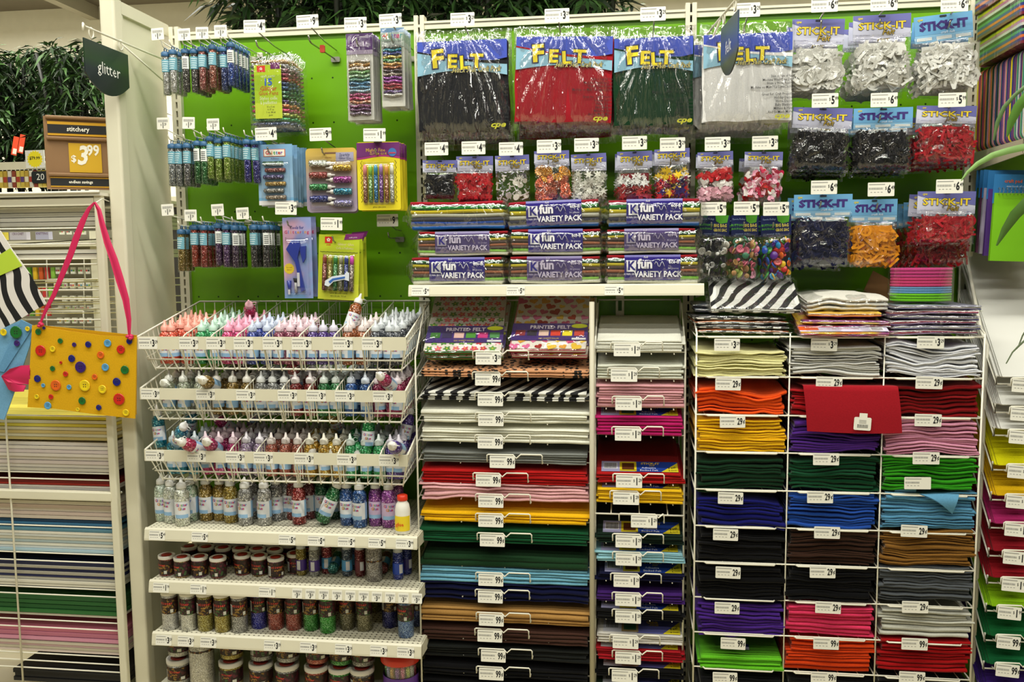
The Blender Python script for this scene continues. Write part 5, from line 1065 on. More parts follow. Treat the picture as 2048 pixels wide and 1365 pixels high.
# ================================================================ soft sheets
def sheetmesh(w,d,t,seed,layer,amp,mat,nx=22,ny=5,droop=0,ruff=1.0,front=None):
    """one soft sheet: front edge at y=0, bottom at z=0, centred in x"""
    mb=MB(); so=seed*3.7
    def hgt(x,y):
        e=amp*3.6*(noise.noise(Vector((x*7+so,y*5,layer*.17+so)))+.3*noise.noise(Vector((x*24,y*8+so,layer*.22))))
        q=max(0,1-y/(d*.5)); e-=droop*q*q
        return e*ruff
    prof=[(d,0),(t*.5,0),(t*.1,t*.25),(0,t*.5),(t*.1,t*.8),(t*.5,t)]+[(d*k/ny,t) for k in range(1,ny+1)]
    wz=.0025
    vs=[];m_=len(prof)
    for i in range(nx+1):
        x=-w/2+w*i/nx
        fy=wz*noise.noise(Vector((x*18,layer*.7,so)))
        for (y,z) in prof: vs.append((x,y+fy*(1-y/d),z+hgt(x,y)))
    fs=[(i*m_+q,(i+1)*m_+q,(i+1)*m_+(q+1)%m_,i*m_+(q+1)%m_) for i in range(nx) for q in range(m_)]+[tuple(range(m_-1,-1,-1)),tuple(range(nx*m_,nx*m_+m_))]
    mb.add(vs,fs,mat,True); return mb
def stack(u0,u1,vt,vb,Yf,d,mats,n,label,name='felt_sheet',cat='felt sheet',amp=.003,tilt=0,seed=1,jit=.007,fill=.86,droop=0,top=None,topd=0,group=None,thick=None):
    """n sheets from bottom (vb) to top of front edges (vt)"""
    a=P(u0,vb,Yf); b=P(u1,vb,Yf); zt=P((u0+u1)/2,vt,Yf).z; w=b.x-a.x; H=(zt-a.z); pitch=H/n; rnd=random.Random(seed); out=[]; ps=[rnd.choice((.5,.6,.8,1.0,1.5)) for _ in range(n)]; lean=rnd.uniform(-.012,.010)*(1 if w<.4 else .4); ps=[q*H/sum(ps) for q in ps]
    for i in range(n):
        c=mats[i%len(mats)] if isinstance(mats,list) else mats
        m_=c if not isinstance(c,str) else felt(c)
        mb=sheetmesh(w*rnd.uniform(.955,1.0),d,(thick or ps[i]*fill),seed,i,amp,m_,droop=(topd if i==n-1 else droop*(i/n)))
        k=n-1-i
        o=mb.build(name,None,((a.x+b.x)/2+lean*(i/n-.5)+rnd.uniform(-jit,jit),Yf+rnd.uniform(0,jit),a.z+sum(ps[:i])+.0015),(tilt,0,R(rnd.uniform(-.9,.9))))
        tag(o,label%('top sheet' if k==0 else 'bottom sheet' if k==n-1 else ordn(k)+' sheet down'),cat,group or (label.replace(', %s','').replace('%s ','')+' stack')); out.append(o)
    return out,((a.x+b.x)/2,Yf,a.z,w,H)
# ================================================================ middle racks
Yr=-.345
rk=thing('wire_rack','tall ivory wire rack of wide felt sheets under the long shelf','wire rack',(0,0,0))
mb=MB(); a=P(1184,600,Yr+.01); b=P(840,600,Yr+.01); zl=.152; zr=P(1184,604,Yr).z
mb.tube([(a.x,Yr,zl),(a.x,Yr,zr)],.0085,plain('#c2bca6',.45,0,'beige_post'),n=8); mb.tube([(a.x,-.05,zl),(a.x,-.05,zr)],.006,cream(),n=6)
xl=P(838,720,Yr).x-.012
mb.tube([(xl,Yr,zl),(xl,Yr,P(838,715,Yr).z),(xl,-.2,zr-.02),(xl,-.04,zr-.01),(xl,-.04,zl)],.003,wirem()); mb.tube([(xl,-.04,zr-.01),(a.x,-.04,zr-.01)],.003,wirem()); mb.build('frame',rk)
WS=[ # vt, vb, colour, n, tag v, tag u, price, name
 (742,755,'leopard',3,759,976,'99¢','leopard print'),(786,802,'zebra',4,800,981,'99¢','zebra print'),(824,846,'#dcdccc',4,840,982,'99¢','cream white'),(861,886,'#dcdccc',5,885,981,'99¢','off white'),(908,926,'#6f726e',5,924,1005,'99¢','grey'),
 (944,967,'#a81414',5,961,977,'99¢','red'),(972,999,'#d8a4a8',5,1003,982,'99¢','pale pink'),(1029,1045,'#e0ac10',3,1042,982,'99¢','golden yellow'),(1062,1084,'#10492a',5,1081,985,'99¢','green'),(1112,1134,'#16341c',2,None,0,'','dark green'),
 (1139,1163,'#6ba4bc',5,1160,982,'99¢','light blue'),(1172,1196,'#0c1034',4,1194,981,'99¢','navy'),(1222,1242,'#a87f46',4,1240,983,'99¢','tan'),(1264,1281,'#3f2820',4,1272,980,'99¢','brown'),(1299,1314,'#161816',4,1312,987,'99¢','charcoal'),(1336,1350,'#0c0c0e',3,1348,983,'99¢','black'),(1368,1385,'#0a0a0c',3,None,0,'','deep black')]
leo=patmat('spots','#1c1410','#c08a62',scale=64); zeb=patmat('zebra','#131316','#d0d0c8',scale=9)
TILT=R(12)
def labelbar(root,u,v,txt,Y,uw0=948,tw=.0800,th=.0385,left=-32,right=82,vv=8,tilt=0):
    c=P(u,v,Y); m_=px(Y); bar=MB(); xl_,xr_=c.x+(left)*m_,c.x+(right)*m_; zt=c.z+th*.5+.003
    bar.tube([(xl_,Y+.022,zt-.024),(xl_,Y,zt-.022),(xl_,Y,zt-.002),(xl_+.004,Y,zt),(c.x+.034,Y,zt),(c.x+.044,Y,zt-.011),(c.x+.058,Y,zt+.002),(xr_-.004,Y,zt+.002),(xr_,Y,zt-.002),(xr_,Y,zt-.026),(xr_,Y+.022,zt-.028)],.0024,wirem(),n=6)
    o=bar.build('label_bar',root); ob('price_tag',price_mesh(tw,th,txt),o,(c.x,Y-.0035,c.z),(R(-4),tilt,0)); return o
for i,(vt,vb,c,n,tv,tu,pr,cn) in enumerate(WS):
    mt=leo if c=='leopard' else zeb if c=='zebra' else c
    bx=P(1010,vb,Yr).z
    sh=MB(); 
    for yy in(Yr+.02,Yr+.1,Yr+.2): sh.tube([(xl,yy,bx-.004+(yy-Yr)*math.tan(TILT)),(a.x,yy,bx-.004+(yy-Yr)*math.tan(TILT))],.002,wirem(),n=5)
    for q in range(5):
        x=xl+(a.x-xl)*q/4; sh.tube([(x,Yr+.004,bx-.005),(x,-.05,bx-.005+(-.05-Yr)*math.tan(TILT))],.002,wirem(),n=5)
    sh.build('shelf_wires',rk)
    am=.0006 if cn not in('pale pink','navy') else .0035
    stack(841,1180,vt,vb,Yr,.265,mt,n,'%s wide felt sheet in the tall middle rack, %%s'%cn,name='large_felt_sheet',cat='large felt sheet',amp=am,tilt=TILT,seed=i+3,jit=.004,fill=.86,topd=.008 if cn=='dark green' else 0,droop=.006 if cn in('pale pink','navy') else 0)
    if tv: labelbar(rk,tu,tv,pr.replace('¢','\u00a2'),Yr-.022)
labelbar(rk,977,717,'$3.29',Yr-.03)
# narrow rack
rk2=thing('wire_rack','narrow ivory wire rack of sticky backed felt beside the wide one','wire rack',(0,0,0))
mb=MB(); xa=P(1190,760,Yr).x; xb=P(1371,760,Yr).x; ztp=P(1366,600,-.05).z
for x in(xa,xb): mb.tube([(x,Yr+.02,zl),(x,Yr+.02,P(1368,700,Yr).z),(x,-.12,ztp-.01),(x,-.04,ztp),(x,-.04,zl)],.0032,wirem())
mb.tube([(xa,-.04,ztp),(xb,-.04,ztp)],.003,wirem())
q=P(1240,604,-.03); mb.box(q.x-.014,q.x+.014,-.035,-.028,q.z-.05,q.z+.03,cream()); mb.box(q.x-.006,q.x+.006,-.038,-.035,q.z-.03,q.z+.005,plain('#2c5a0c',.6)); mb.build('frame',rk2)
NS=[(681,706,'#d2d2c6',6,700,1254,'white',0),(734,760,'#c8cabc',6,751,1248,'pale grey white',0),(772,817,'#cf98a0',8,808,1257,'pink',0),(835,873,'#b01c62',6,869,1256,'magenta',2),(948,968,'#a01414',4,963,1258,'red',1),(980,1007,'#dcb018',6,997,1252,'yellow',1),
    (1072,1087,'#12241a',4,1083,1257,'dark green',1),(1108,1124,'#8cbcc8',5,1119,1257,'light blue',1),(1150,1163,'#0e1030',3,1162,1253,'navy',1),(1189,1205,'#3c1c64',4,1200,1256,'purple',0),(1223,1240,'#101012',4,1234,1256,'black',1),(1273,1286,'#c8c4bc',4,1285,1251,'ivory',3),(1302,1320,'#9c1620',5,1316,1256,'crimson',3),(1340,1353,'#0c0c0e',4,1352,1249,'jet black',3),(1376,1390,'#1c3020',4,None,0,'bottom',3)]
def strip(w,kind):
    def mk():
        mb=MB(); y=.0
        def q(x0,x1,a_,b_,mat,z): mb.add([(x0,a_,z),(x1,a_,z),(x1,b_,z),(x0,b_,z)],[(0,1,2,3)],mat)
        bl=plain('#20409a',.4) if kind!=3 else plain('#5a5c9c',.4); la=plain('#a8a6cc',.4) if kind!=3 else plain('#c4c4cc',.4)
        q(-w/2,w/2,0,.056,la,.0); q(-w*.06 if kind!=3 else -w*.06,w/2,0,.056,bl,.0003)
        q(-w*.26,-w*.04,.002,.054,plain('#d8c420' if kind!=3 else '#a08a5a',.4),.0006); q(-w*.23,-w*.07,.01,.046,plain('#5a3018' if kind==1 else '#3a6a48',.4),.0009)
        for k in range(9): q(-w*.46+k*w*.018,-w*.45+k*w*.018,.016,.046,ink(),.0006)
        for k in range(1): q(-w*.47,-w*.29,.014,.048,plain('#dcdce0',.5),.0004)
        mb.prism([(w*.28,0),(w*.5,0),(w*.5,.05)],.0006,.0009,plain('#e0d028',.4),'z')
        mb.text('STICK-IT' if kind!=3 else 'Quick',w*.14,.044,.015,plain('#e0c030'),.0008,bold=.03,plane='xy'); mb.text('pad' if kind!=3 else 'Stick',w*.16,.034,.011 if kind!=3 else .015,plain('#c8a830'),.0009,shear=.3,plane='xy',bold=.02)
        if kind!=3: mb.text('Adhesive',w*.12,.021,.012,plain('#d4d8ea'),.0008,bold=.02,plane='xy'); mb.text('Backed Felt',w*.12,.008,.012,plain('#d4d8ea'),.0008,bold=.02,plane='xy')
        mb.text('Peel',w*.42,.022,.014,ink(),.0012,bold=.02,plane='xy',rot=.3); mb.text('& Stick!',w*.43,.008,.009,ink(),.0012,plane='xy',rot=.1)
        return mb.mesh('printed_strip')
    return kit(('strip',round(w,3),kind),mk)
for i,(vt,vb,c,n,tv,tu,cn,st) in enumerate(NS):
    bz=P(1280,vb,Yr).z; sh=MB()
    for yy in(Yr+.02,-.1): sh.tube([(xa,yy,bz-.004+(yy-Yr)*math.tan(TILT)),(xb,yy,bz-.004+(yy-Yr)*math.tan(TILT))],.002,wirem(),n=5)
    for q in range(4):
        x=xa+(xb-xa)*(q+.5)/4; sh.tube([(x,Yr+.004,bz-.005),(x,-.06,bz-.005+(-.06-Yr)*math.tan(TILT))],.002,wirem(),n=5)
    sh.build('shelf_wires',rk2)
    os_,inf=stack(1192,1368,vt,vb,Yr,.28,c,n,'%s sticky backed sheet in the narrow rack, %%s'%cn,name='adhesive_felt_sheet',cat='adhesive felt sheet',amp=.0006,tilt=TILT,seed=i+33,jit=.005,fill=.86)
    if st:
        t_=inf[4]/n*.66; ob('printed_strip',strip(inf[3]*.88,st),os_[-1],(0.004,.010,max(q_.co.z for q_ in os_[-1].data.vertices)+.0004),(0,0,0)).scale=(1,1.3,1)
    if tv: labelbar(rk2,tu,tv,'$1.29',Yr-.022,left=-32,right=70)
bz=P(1280,1030,Yr).z; sh=MB()
sh.tube([(xa,Yr,bz),(xb,Yr,bz)],.0028,wirem()); [sh.tube([(x,Yr,bz),(x,-.08,bz+.03)],.0022,wirem(),n=5) for x in(xa+.05,(xa+xb)/2,xb-.05)]; sh.build('shelf_wires',rk2); labelbar(rk2,1288,1043,'$1.29',Yr-.022,left=-50,right=40)
# printed felt bags on top of the wide rack
def outl2(kind,s,rot): 
    c,q=math.cos(rot),math.sin(rot); return [(x*c-z*q,x*q+z*c) for x,z in outl(kind,s)]
def printedbag(w,L,kind,seed):
    def mk():
        rnd=random.Random(seed); mb=MB(); base=felt('#dcd6cc'); T=.0155
        for k in range(4):
            z=-T+k*.004; mb.rbox(-w*.46+rnd.uniform(-.003,.003),w*.46,.006+rnd.uniform(0,.006),L,z,z+.0032,felt(['#5a8a3a','#c0304a','#3a6a3a','#dcd6cc'][k] if kind=='flower' else ['#8c1c2c','#d8c8b8','#c8707c','#dcd6cc'][k]),r=.004,axis='z')
        zz=.0012; n=0
        cols=['#d84a5c','#4f8a3a','#c83a50','#6aa04a','#e06a7a'] if kind=='flower' else ['#9c1c20','#d8689a','#e0b83c','#b83a2c','#c84a7a','#d89a3a']
        rows=int(L/.03); 
        for r_ in range(rows):
            for c_ in range(8 if kind=='flower' else 6):
                x=-w*.41+ (c_+.5*(r_%2))*w*.82/(7.5 if kind=='flower' else 5.5); y=.02+r_*.03
                if abs(x)>w*.43: continue
                s=rnd.uniform(.012,.0145) if kind=='flower' else rnd.uniform(.010,.019); cc=rnd.choice(cols)
                o=outl2('flower' if kind=='flower' else 'heart',s,rnd.uniform(-.7,.7)); mb.prism([(x+p_[0],y+p_[1]) for p_ in o],.0002,zz,felt(cc),'z')
                if kind=='flower': mb.lathe([(.003,zz),(.003,zz+.0003),(0,zz+.0003)],felt('#e0c040'),n=8,c=(x,y,0))
        out=[('printed_felt',mb.mesh('printed_felt'))]
        c=MB(); l0,l1=L*.16,L*.45; c.box(-w*.47,w*.47,l0,l1,.0018,.0028,plain('#3c2870',.35,0,'purple_label')); c.text('PRINTED FELT',0,l0+(l1-l0)*.76,.024,plain('#d8ccd8'),.0033,bold=.03,plane='xy',sx=.85)
        c.prism([(w*.36+w*.1*math.cos(t*PI/8),l1-.014+.011*math.sin(t*PI/8)) for t in range(16)],.0028,.0034,plain('#c8d020',.4),'z')
        sw=['#2f6a2a','#241a4a','#d8b0a8','#3f8a2c','#c02a78','#4a8a50'] if kind=='flower' else ['#7a1c2a','#14142a','#d8b8a8','#c83220','#e0d020','#b83a30']
        for k in range(6): c.box(w*(-.42+k*.145),w*(-.42+k*.145+.12),l0+(l1-l0)*.26,l0+(l1-l0)*.58,.0028,.0033,plain(sw[k],.5))
        c.text('SIX SHEET PACK',0,l0+(l1-l0)*.1,.009,plain('#d8c040'),.0033,plane='xy'); c.box(w*.28,w*.45,l0+.003,l0+.012,.0028,.0033,plain('#d8d8d8',.5)); out.append(sub('label',c))
        b=MB(); fm=film(.09,.07,22,.7); b.grid(lambda a,b_:((a-.5)*w,L*b_*1.02-.003,.005*min(1,8*min(a,1-a),8*min(b_,1-b_))+.003+.003*noise.noise(Vector((a*16,b_*16,seed)))),26,22,fm); out.append(sub('bag',b)); return out
    return mk
for nm,u0,u1,vb,kind,cn,sd,rz in (('l',842,1008,723,'flower','flower print in pinks and greens',3,3),('r',1012,1178,719,'heart','heart print in reds and yellows',4,-1)):
    a_=P(u0,vb,-.35); b_=P(u1,vb,-.35); w=b_.x-a_.x
    for k in range(2):
        t=thing('printed_felt_pack','clear pack of %s felt, wide rack%s'%(cn,' top' if k==0 else ', underneath'),'felt pack',((a_.x+b_.x)/2+k*.004,-.35+k*.012,a_.z+.028-k*.018),(R(33),0,R(rz-k*2)),'%s packs'%kind+' on the wide rack'); assemble(t,kit(('pf',kind),printedbag(w,.30,kind,sd)))
# ================================================================ right rack
YR=-.385
UL=[1388,1575,1762,1962]; VL=[674,755,832,907,983,1057,1130,1202,1273,1343,1418]
def ux(i,v):  # column dividers converge slightly downward
    f=(v-674)/670; return [1388+4*f,1577-7*f,1768-17*f,1966-21*f][i]
rr=thing('wire_rack','wide ivory wire rack with three columns of folded felt','wire rack',(0,0,0))
XR=[P(ux(i,1000),1000,YR).x for i in range(4)]; ZR=[P(1580,v,YR).z for v in VL]
mb=MB()
for i,x in enumerate(XR):
    mb.tube([(x,YR,.152),(x,YR,ZR[0]+.01)],.0022 if i in(1,2) else .003,wirem()); mb.tube([(x,-.10,.152),(x,-.10,ZR[0]+.04)],.0026,wirem(),n=5)
mb.tube([(XR[0],YR,ZR[0]+.01),(XR[0],-.3,ZR[0]+.045),(XR[0],-.10,ZR[0]+.05)],.003,wirem()); mb.tube([(XR[3],YR,ZR[0]+.01),(XR[3],-.3,ZR[0]+.045),(XR[3],-.10,ZR[0]+.05)],.003,wirem()); mb.build('frame',rr)
for j,z in enumerate(ZR):
    sh=MB(); sh.tube([(XR[0],YR,z),(XR[3],YR,z)],.0024,wirem()); sh.tube([(XR[0],YR+.012,z-.0),(XR[0],-.1,z+.0),(XR[3],-.1,z),(XR[3],YR+.012,z)],.0026,wirem(),n=5)
    for k in range(14):
        x=XR[0]+(XR[3]-XR[0])*(k+.5)/14; sh.tube([(x,YR+.002,z-.003),(x,-.1,z-.003)],.0018,wirem(),n=4,smooth=False)
    for xx in XR:
        if 0<j: sh.tube([(xx,YR,z+.0),(xx,-.10,z+.0),],.0022,wirem(),n=5)
    for c in range(3):
        xm=XR[c]+.035; x2=XR[c+1]-.035; sh.tube([(xm-.006,YR,z),(xm,YR-.010,z-.001),(x2,YR-.010,z-.001),(x2+.006,YR,z)],.0027,wirem())
    sh.build('shelf_wires',rr)
TG={0:[(1454,690,'$3.29'),(1648,690,'$3.29'),(1861,685,'$3.29')],1:[(1456,769,'29¢'),(1658,766,'29¢'),(1858,766,'29¢')],2:[(1465,844,'29¢'),None,(1856,841,'29¢')],3:[None,(1652,919,'29¢'),(1852,917,'29¢')],4:[(1461,997,'29¢'),(1640,995,'29¢'),(1835,967,'')],5:[(1451,1070,'29¢'),(1654,1066,'29¢'),(1828,1063,'29¢')],6:[(1456,1146,'29¢'),(1645,1145,'29¢'),None],7:[(1454,1217,'29¢'),(1656,1216,'29¢'),(1830,1215,'29¢')],8:[(1466,1288,'99¢'),(1652,1288,'99¢'),(1829,1289,'99¢')],9:[(1450,1357,'99¢'),(1647,1356,'99¢'),(1824,1356,'99¢')]}
for r_ in TG:
    for c,q in enumerate(TG[r_]):
        if not q: continue
        p=P(q[0],q[1],YR-.016); ob('price_tag',price_mesh(.074,.036,q[2].replace('¢','\u00a2')),rr,(p.x,YR-.016,p.z),(0,R(((q[0]*3)%5-2)*.5),0))
RS=[ # per row: (name,colour,top v of stack,n,amp)
 [('cream','#d8d49c',707,14,.004),('soft white','#c8c8c4',698,14,.004),('bright white','#d4d6dc',695,13,.007)],
 [('orange','#d84a10',784,7,.006),('cardinal red','#a01018',782,8,.004),('deep red','#78090e',778,7,.005)],
 [('golden yellow','#dcaa12',843,13,.003),('violet','#4c2480',848,9,.004),('pink','#c98aa4',842,12,.004)],
 [('forest green','#0c2c18',924,8,.004),('pine green','#0e4026',920,10,.004),('grass green','#2c8a14',917,13,.005)],
 [('navy','#10125c',1004,7,.004),('royal blue','#1c4494',992,12,.004),('sky blue','#4f86a8',990,13,.004)],
 [('black','#0a0a0c',1075,8,.004),('chocolate brown','#301c12',1066,11,.003),('caramel','#7a5420',1064,13,.003)],
 [('jet black','#060608',1142,8,.003),('ink black','#050507',1140,9,.003),('slate grey','#4c5054',1136,13,.004)],
 [('purple','#42207a',1212,10,.003),('coral pink','#d0345c',1218,8,.002),('light grey','#b4b4a8',1228,7,.0015)],
 [('lime','#5cb020',1318,4,.001),('burnt orange','#c43a0c',1286,10,.0015),('ruby','#980c10',1284,9,.002)],
 [('charcoal','#0a0a0c',1362,5,.001),('coal','#0a0a0a',1362,5,.001),('black glitter','#0c0c0e',1362,5,.001)]]
CN=['left','middle','right']
for r_,row in enumerate(RS):
    vb=VL[r_+1]
    for c,(cn,col,vt,n,am) in enumerate(row):
        u0,u1=ux(c,vb)+4,ux(c+1,vb)-5
        os_,inf=stack(u0,u1,vt,vb-1,YR-.006,.27,col,n,'%s felt sheet in the %s column of the right rack, %%s'%(cn,CN[c]),amp=am,seed=r_*3+c+70,jit=.009,fill=.9,tilt=R(2.5) if r_<7 else R(4),droop=.0,topd=-.004 if (r_+c)%3==0 else 0)
# the red sheet draped over the front of its shelf
p0=P(1602,778,YR-.012); p1=P(1790,776,YR-.012); w=p1.x-p0.x; z0=p0.z; zb=P(1700,872,YR-.03).z
mb=MB()
def dr(a,b):
    s=b*.30; x=(a-.5)*w+.012*(b-.5)*(1)+.004*math.sin(b*3)
    if s<.16: return (x,(.14-s)*1.0-.0+ .0, .006*math.sin(a*5)*0+.012*(s/.16))
    q=(s-.16)/.14; L=(z0-zb)
    return (x+.01*q,-.02-.012*math.sin(min(q*1.4,1)*PI/2)+.003*math.sin(a*4+1),.012-(L)*q*1.0-.004*math.sin(a*3.1))
fr=felt('#981420'); mb.grid(dr,26,24,fr); mb.grid(lambda a,b:(dr(a,b)[0],dr(a,b)[1]+.002,dr(a,b)[2]-.001),26,24,fr)
t=tag(mb.build('felt_sheet',None,((p0.x+p1.x)/2,YR-.002,z0)),'bright red felt sheet draped over the shelf edge with a white price sticker','felt sheet')
q=P(1726,849,YR-.045); st=MB(); st.rbox(-.024,.024,-.0008,0,-.019,.019,tagw(),r=.004); st.rbox(-.010,.012,-.0008,0,.019,.031,tagw(),r=.001)
for k in range(9): st.box(-.014+k*.0034,-.0125+k*.0034,-.0013,-.0008,-.012,-.002,ink())
for k in range(3): st.box(-.01,.01,-.0013,-.0008,.002+k*.004,.0032+k*.004,grey())
st.build('price_sticker',t,(q.x-(p0.x+p1.x)/2,q.y-(YR-.002)+.006,q.z-z0),(0,R(3),0))
# folded loose sheets
def fold(u,v,Y,w,pts,col,label,rz=0):
    p=P(u,v,Y); mb=MB(); n=len(pts)
    mb.grid(lambda a,b:((a-.5)*w,*[ (pts[min(int(b*(n-1)),n-2)][k]*(1-(b*(n-1)-min(int(b*(n-1)),n-2)))+pts[min(int(b*(n-1)),n-2)+1][k]*(b*(n-1)-min(int(b*(n-1)),n-2))) for k in (0,1)]),8,24,felt(col))
    return tag(mb.build('felt_sheet',None,tuple(p),(0,0,R(rz))),label,'felt sheet')
A_,B_,C_=P(1838,988,YR-.010),P(1918,989,YR-.010),P(1905,1028,YR-.018)
mb=MB(); fn=lambda a,b:tuple((A_*(1-a)+B_*a)*(1-b)+C_*b+Vector((0,-.012*math.sin(b*PI),.010*math.sin(b*PI)))-C_)
mb.grid(fn,6,12,felt('#5a92b4')); mb.grid(lambda a,b:tuple(Vector(fn(a,b))+Vector((0,.001,-.0022))),6,12,felt('#5a92b4'))
tag(mb.build('felt_sheet',None,tuple(C_)),'sky blue felt corner folded down over its stack in the right rack','felt sheet')
fold(1810,985,YR+.01,.06,[(.0,.0),(-.006,.008),(.0,.016),(.012,.014),(.014,.002),(.006,-.006),(-.006,-.004),(-.01,-.012)],'#6a9cb8','curled sky blue felt fold at top of the light blue stack')
lb=MB(); lb.box(-.032,.032,0,.016,0,.0006,plain('#c8ccd8',.4)); lb.box(-.032,.032,.016,.034,0,.0006,plain('#1c3a78',.4))
for k in range(10): lb.box(-.02+k*.004,-.018+k*.004,.003,.013,.0006,.001,ink())
p=P(1483,1313,YR+.05); 
for o in list(COL.objects):
    if o.get('label','').startswith('lime felt sheet') and o['label'].endswith('top sheet'):
        lb.build('product_sticker',o,(.0,.05,max(q_.co.z for q_ in o.data.vertices)+.0004),(0,0,R(-4)))
# ---------------------------------------------------------------- bags lying on top of the right rack
def flatbag(w,d,h,mats,seed,cr=.004):
    def mk():
        mb=MB(); rnd=random.Random(seed); n=len(mats)
        for k,m_ in enumerate(mats):
            t_=h/n; s_=sheetmesh(w*.93,d*.95,t_*.8,seed,k,(.0012 if h<.02 else .005),m_ if not isinstance(m_,str) else felt(m_),nx=14); off=len(mb.v)
            mb.T=Matrix.Translation((0,.004,t_*k)); mb.add(s_.v,s_.f,s_.mats[0],True); mb.T=None
        b=MB(); fm=film(.11,.07,26,.75)
        def g(a,c):
            x=(a-.5)*w; t=c*2*PI; y=d/2-(d/2+.004)*math.copysign(abs(math.cos(t))**.4,math.cos(t)); z=h/2+(h/2+.003)*math.copysign(abs(math.sin(t))**.5,math.sin(t)); e=min(1,10*min(a,1-a))
            nn=noise.noise(Vector((x*28,y*28,seed+z*60)))*cr; return (x+nn*(1-e)*2,y+nn,h*.5+(z-h*.5)*(.25+.75*e)+nn)
        b.grid(g,26,30,fm); return [('felt_sheets',mb.mesh('felt_sheets')),sub('bag',b)]
    return mk
zsh=ZR[0]+.008
zb2=patmat('zebra','#dcdcd6','#101014',scale=9); td=patmat('blotch','#d8641c','#8a2a7a','#d8b02c',14); td2=patmat('blotch','#6a2a8a','#d89ac0','#c83a5a',10)
def pile(u0,u1,Y,z,n,h,mats_of,label,seed,d=.24,step=.85,jit=.01,group=None):
    a_=P(u0,672,Y); b_=P(u1,672,Y); w=b_.x-a_.x
    for k in range(n):
        rn=random.Random(seed+k); t=thing('felt_sheet_pack',label%('top one' if k==n-1 else ordn(n-1-k)+' from the top'),'felt pack',((a_.x+b_.x)/2+rn.uniform(-jit,jit),Y+rn.uniform(0,jit),z+k*h*step+k*.003),(0,R(rn.uniform(-1,1)),R(rn.uniform(-3,3))),group); assemble(t,kit(('fb',seed,k%2),flatbag(w,d,h*.8,mats_of[k%2],seed+k%2)))
    return z+n*(h*step+.003)
zt_=pile(1388,1586,-.37,zsh,4,.0125,[[zb2,'#c06a3c'],[zb2,'#1c1c20']],'clear pack of zebra print felt on top of the right rack, %s',11,group='zebra packs on the rack')
pile(1388,1440,-.30,zt_+.004,2,.014,[['#4c4c54','#8c9cb0'],['#24242c','#6a7080']],'grey wrapped pack poking out behind the zebra packs, %s',17,d=.2,group='grey packs behind')
t=thing('felt_sheet_pack','large zebra striped felt pack lying tilted toward the viewer on the right rack','felt pack',(P(1508,640,-.34).x,-.37,zt_+.006),(R(24),0,R(-2))); assemble(t,kit(('fbz',),flatbag(P(1600,640,-.34).x-P(1410,640,-.34).x,.22,.016,[zb2,'#d8d8d0',zb2],5,.006)))
zt2=pile(1604,1788,-.40,zsh+.002,3,.013,[[td,'#8a2a7a'],['#c8c4c8',td2]],'tie dye felt pack on top of the right rack, %s',23,group='tie dye packs on the rack',jit=.014)
t=thing('felt_sheet_pack','tie dye felt pack sliding over the front edge of the right rack','felt pack',(P(1692,668,-.43).x,-.42,zsh-.004),(R(20),0,R(2))); tdp=assemble(t,kit(('fbt',),flatbag(P(1790,668,-.43).x-P(1598,668,-.43).x,.20,.010,[td2,td],9,.005)))
c=MB(); w=.25; c.box(-w/2,w/2,.012,.048,.0102,.0112,plain('#d0cce4',.4)); c.box(-w/2,-w*.28,.02,.045,.0112,.0118,plain('#d8541c',.4)); c.box(w*.3,w*.46,.016,.04,.0112,.0118,plain('#e8e8ec',.4))
for k in range(9): c.box(w*(.32+k*.014),w*(.326+k*.014),.019,.036,.0118,.0122,ink())
c.text('tie dye craft felt sheets',0,.03,.010,plain('#c8642c'),.0117,plane='xy'); c.build('label',t)
t=thing('felt_sheet_pack','puffy white wrapped felt pack on the tie dye packs','felt pack',(P(1690,610,-.3).x,-.33,zt2+.022),(R(6),0,R(3))); assemble(t,kit(('fbw',),flatbag(P(1775,610,-.3).x-P(1600,610,-.3).x,.2,.034,['#d8d6cc','#e0e0da','#d0cec4'],31,.010)))
t=thing('felt_sheet_pack','thin yellow orange felt pack beneath the puffy white one','felt pack',(P(1680,628,-.3).x,-.36,zt2+.004),(R(3),0,R(-3))); assemble(t,kit(('fby',),flatbag(.22,.2,.012,['#e0901c','#e8b83c'],37,.004)))
zt3=pile(1780,1966,-.385,zsh,6,.0135,[['#8c6a9c','#b02c5a','#d8d0d4'],['#4a4a80','#c8c4c8','#8a8aa0']],'clear pack of mixed pink and violet felt on the right rack, %s',41,group='mixed felt packs on the rack',jit=.008)
# ring rolls
t=thing('felt_strip_roll','oval roll stack of pink, blue and lime felt strips in clear film','felt rolls',(P(1847,600,-.30).x,-.27,zt3+.004))
rx=(P(1913,600,-.38).x-P(1781,600,-.38).x)/2; H=(P(1847,545,-.38).z-P(1847,619,-.38).z)*.93
z=0
for nm,c,f in (('lime','#6cc41c',.24),('blue','#6aa0cc',.20),('pink','#c83c72',.27),('magenta','#b83a78',.29)):
    k=3
    for q in range(k):
        hh=H*f/k; mb=MB(); rnd=random.Random(q+ord(nm[0])); e=rx*.97*rnd.uniform(.985,1.0); mb.lathe([(e*.55,0),(e*.97,.0),(e,hh*.2),(e,hh*.8),(e*.97,hh*.96),(e*.55,hh*.96),(e*.55,0)],felt(c),n=36,sy=.62); mb.build('felt_strip_coil',t,(0,0,z)); z+=hh
mb=MB(); mb.grid(lambda a,b:((rx*1.03+.002*noise.noise(Vector((math.cos(a*6.28)*4,math.sin(a*6.28)*4,b*5))))*math.cos(a*2*PI),rx*.66*math.sin(a*2*PI),-.002+(H+.004)*b),48,8,film(.07,.05,14,.4)); mb.build('wrapper',t)
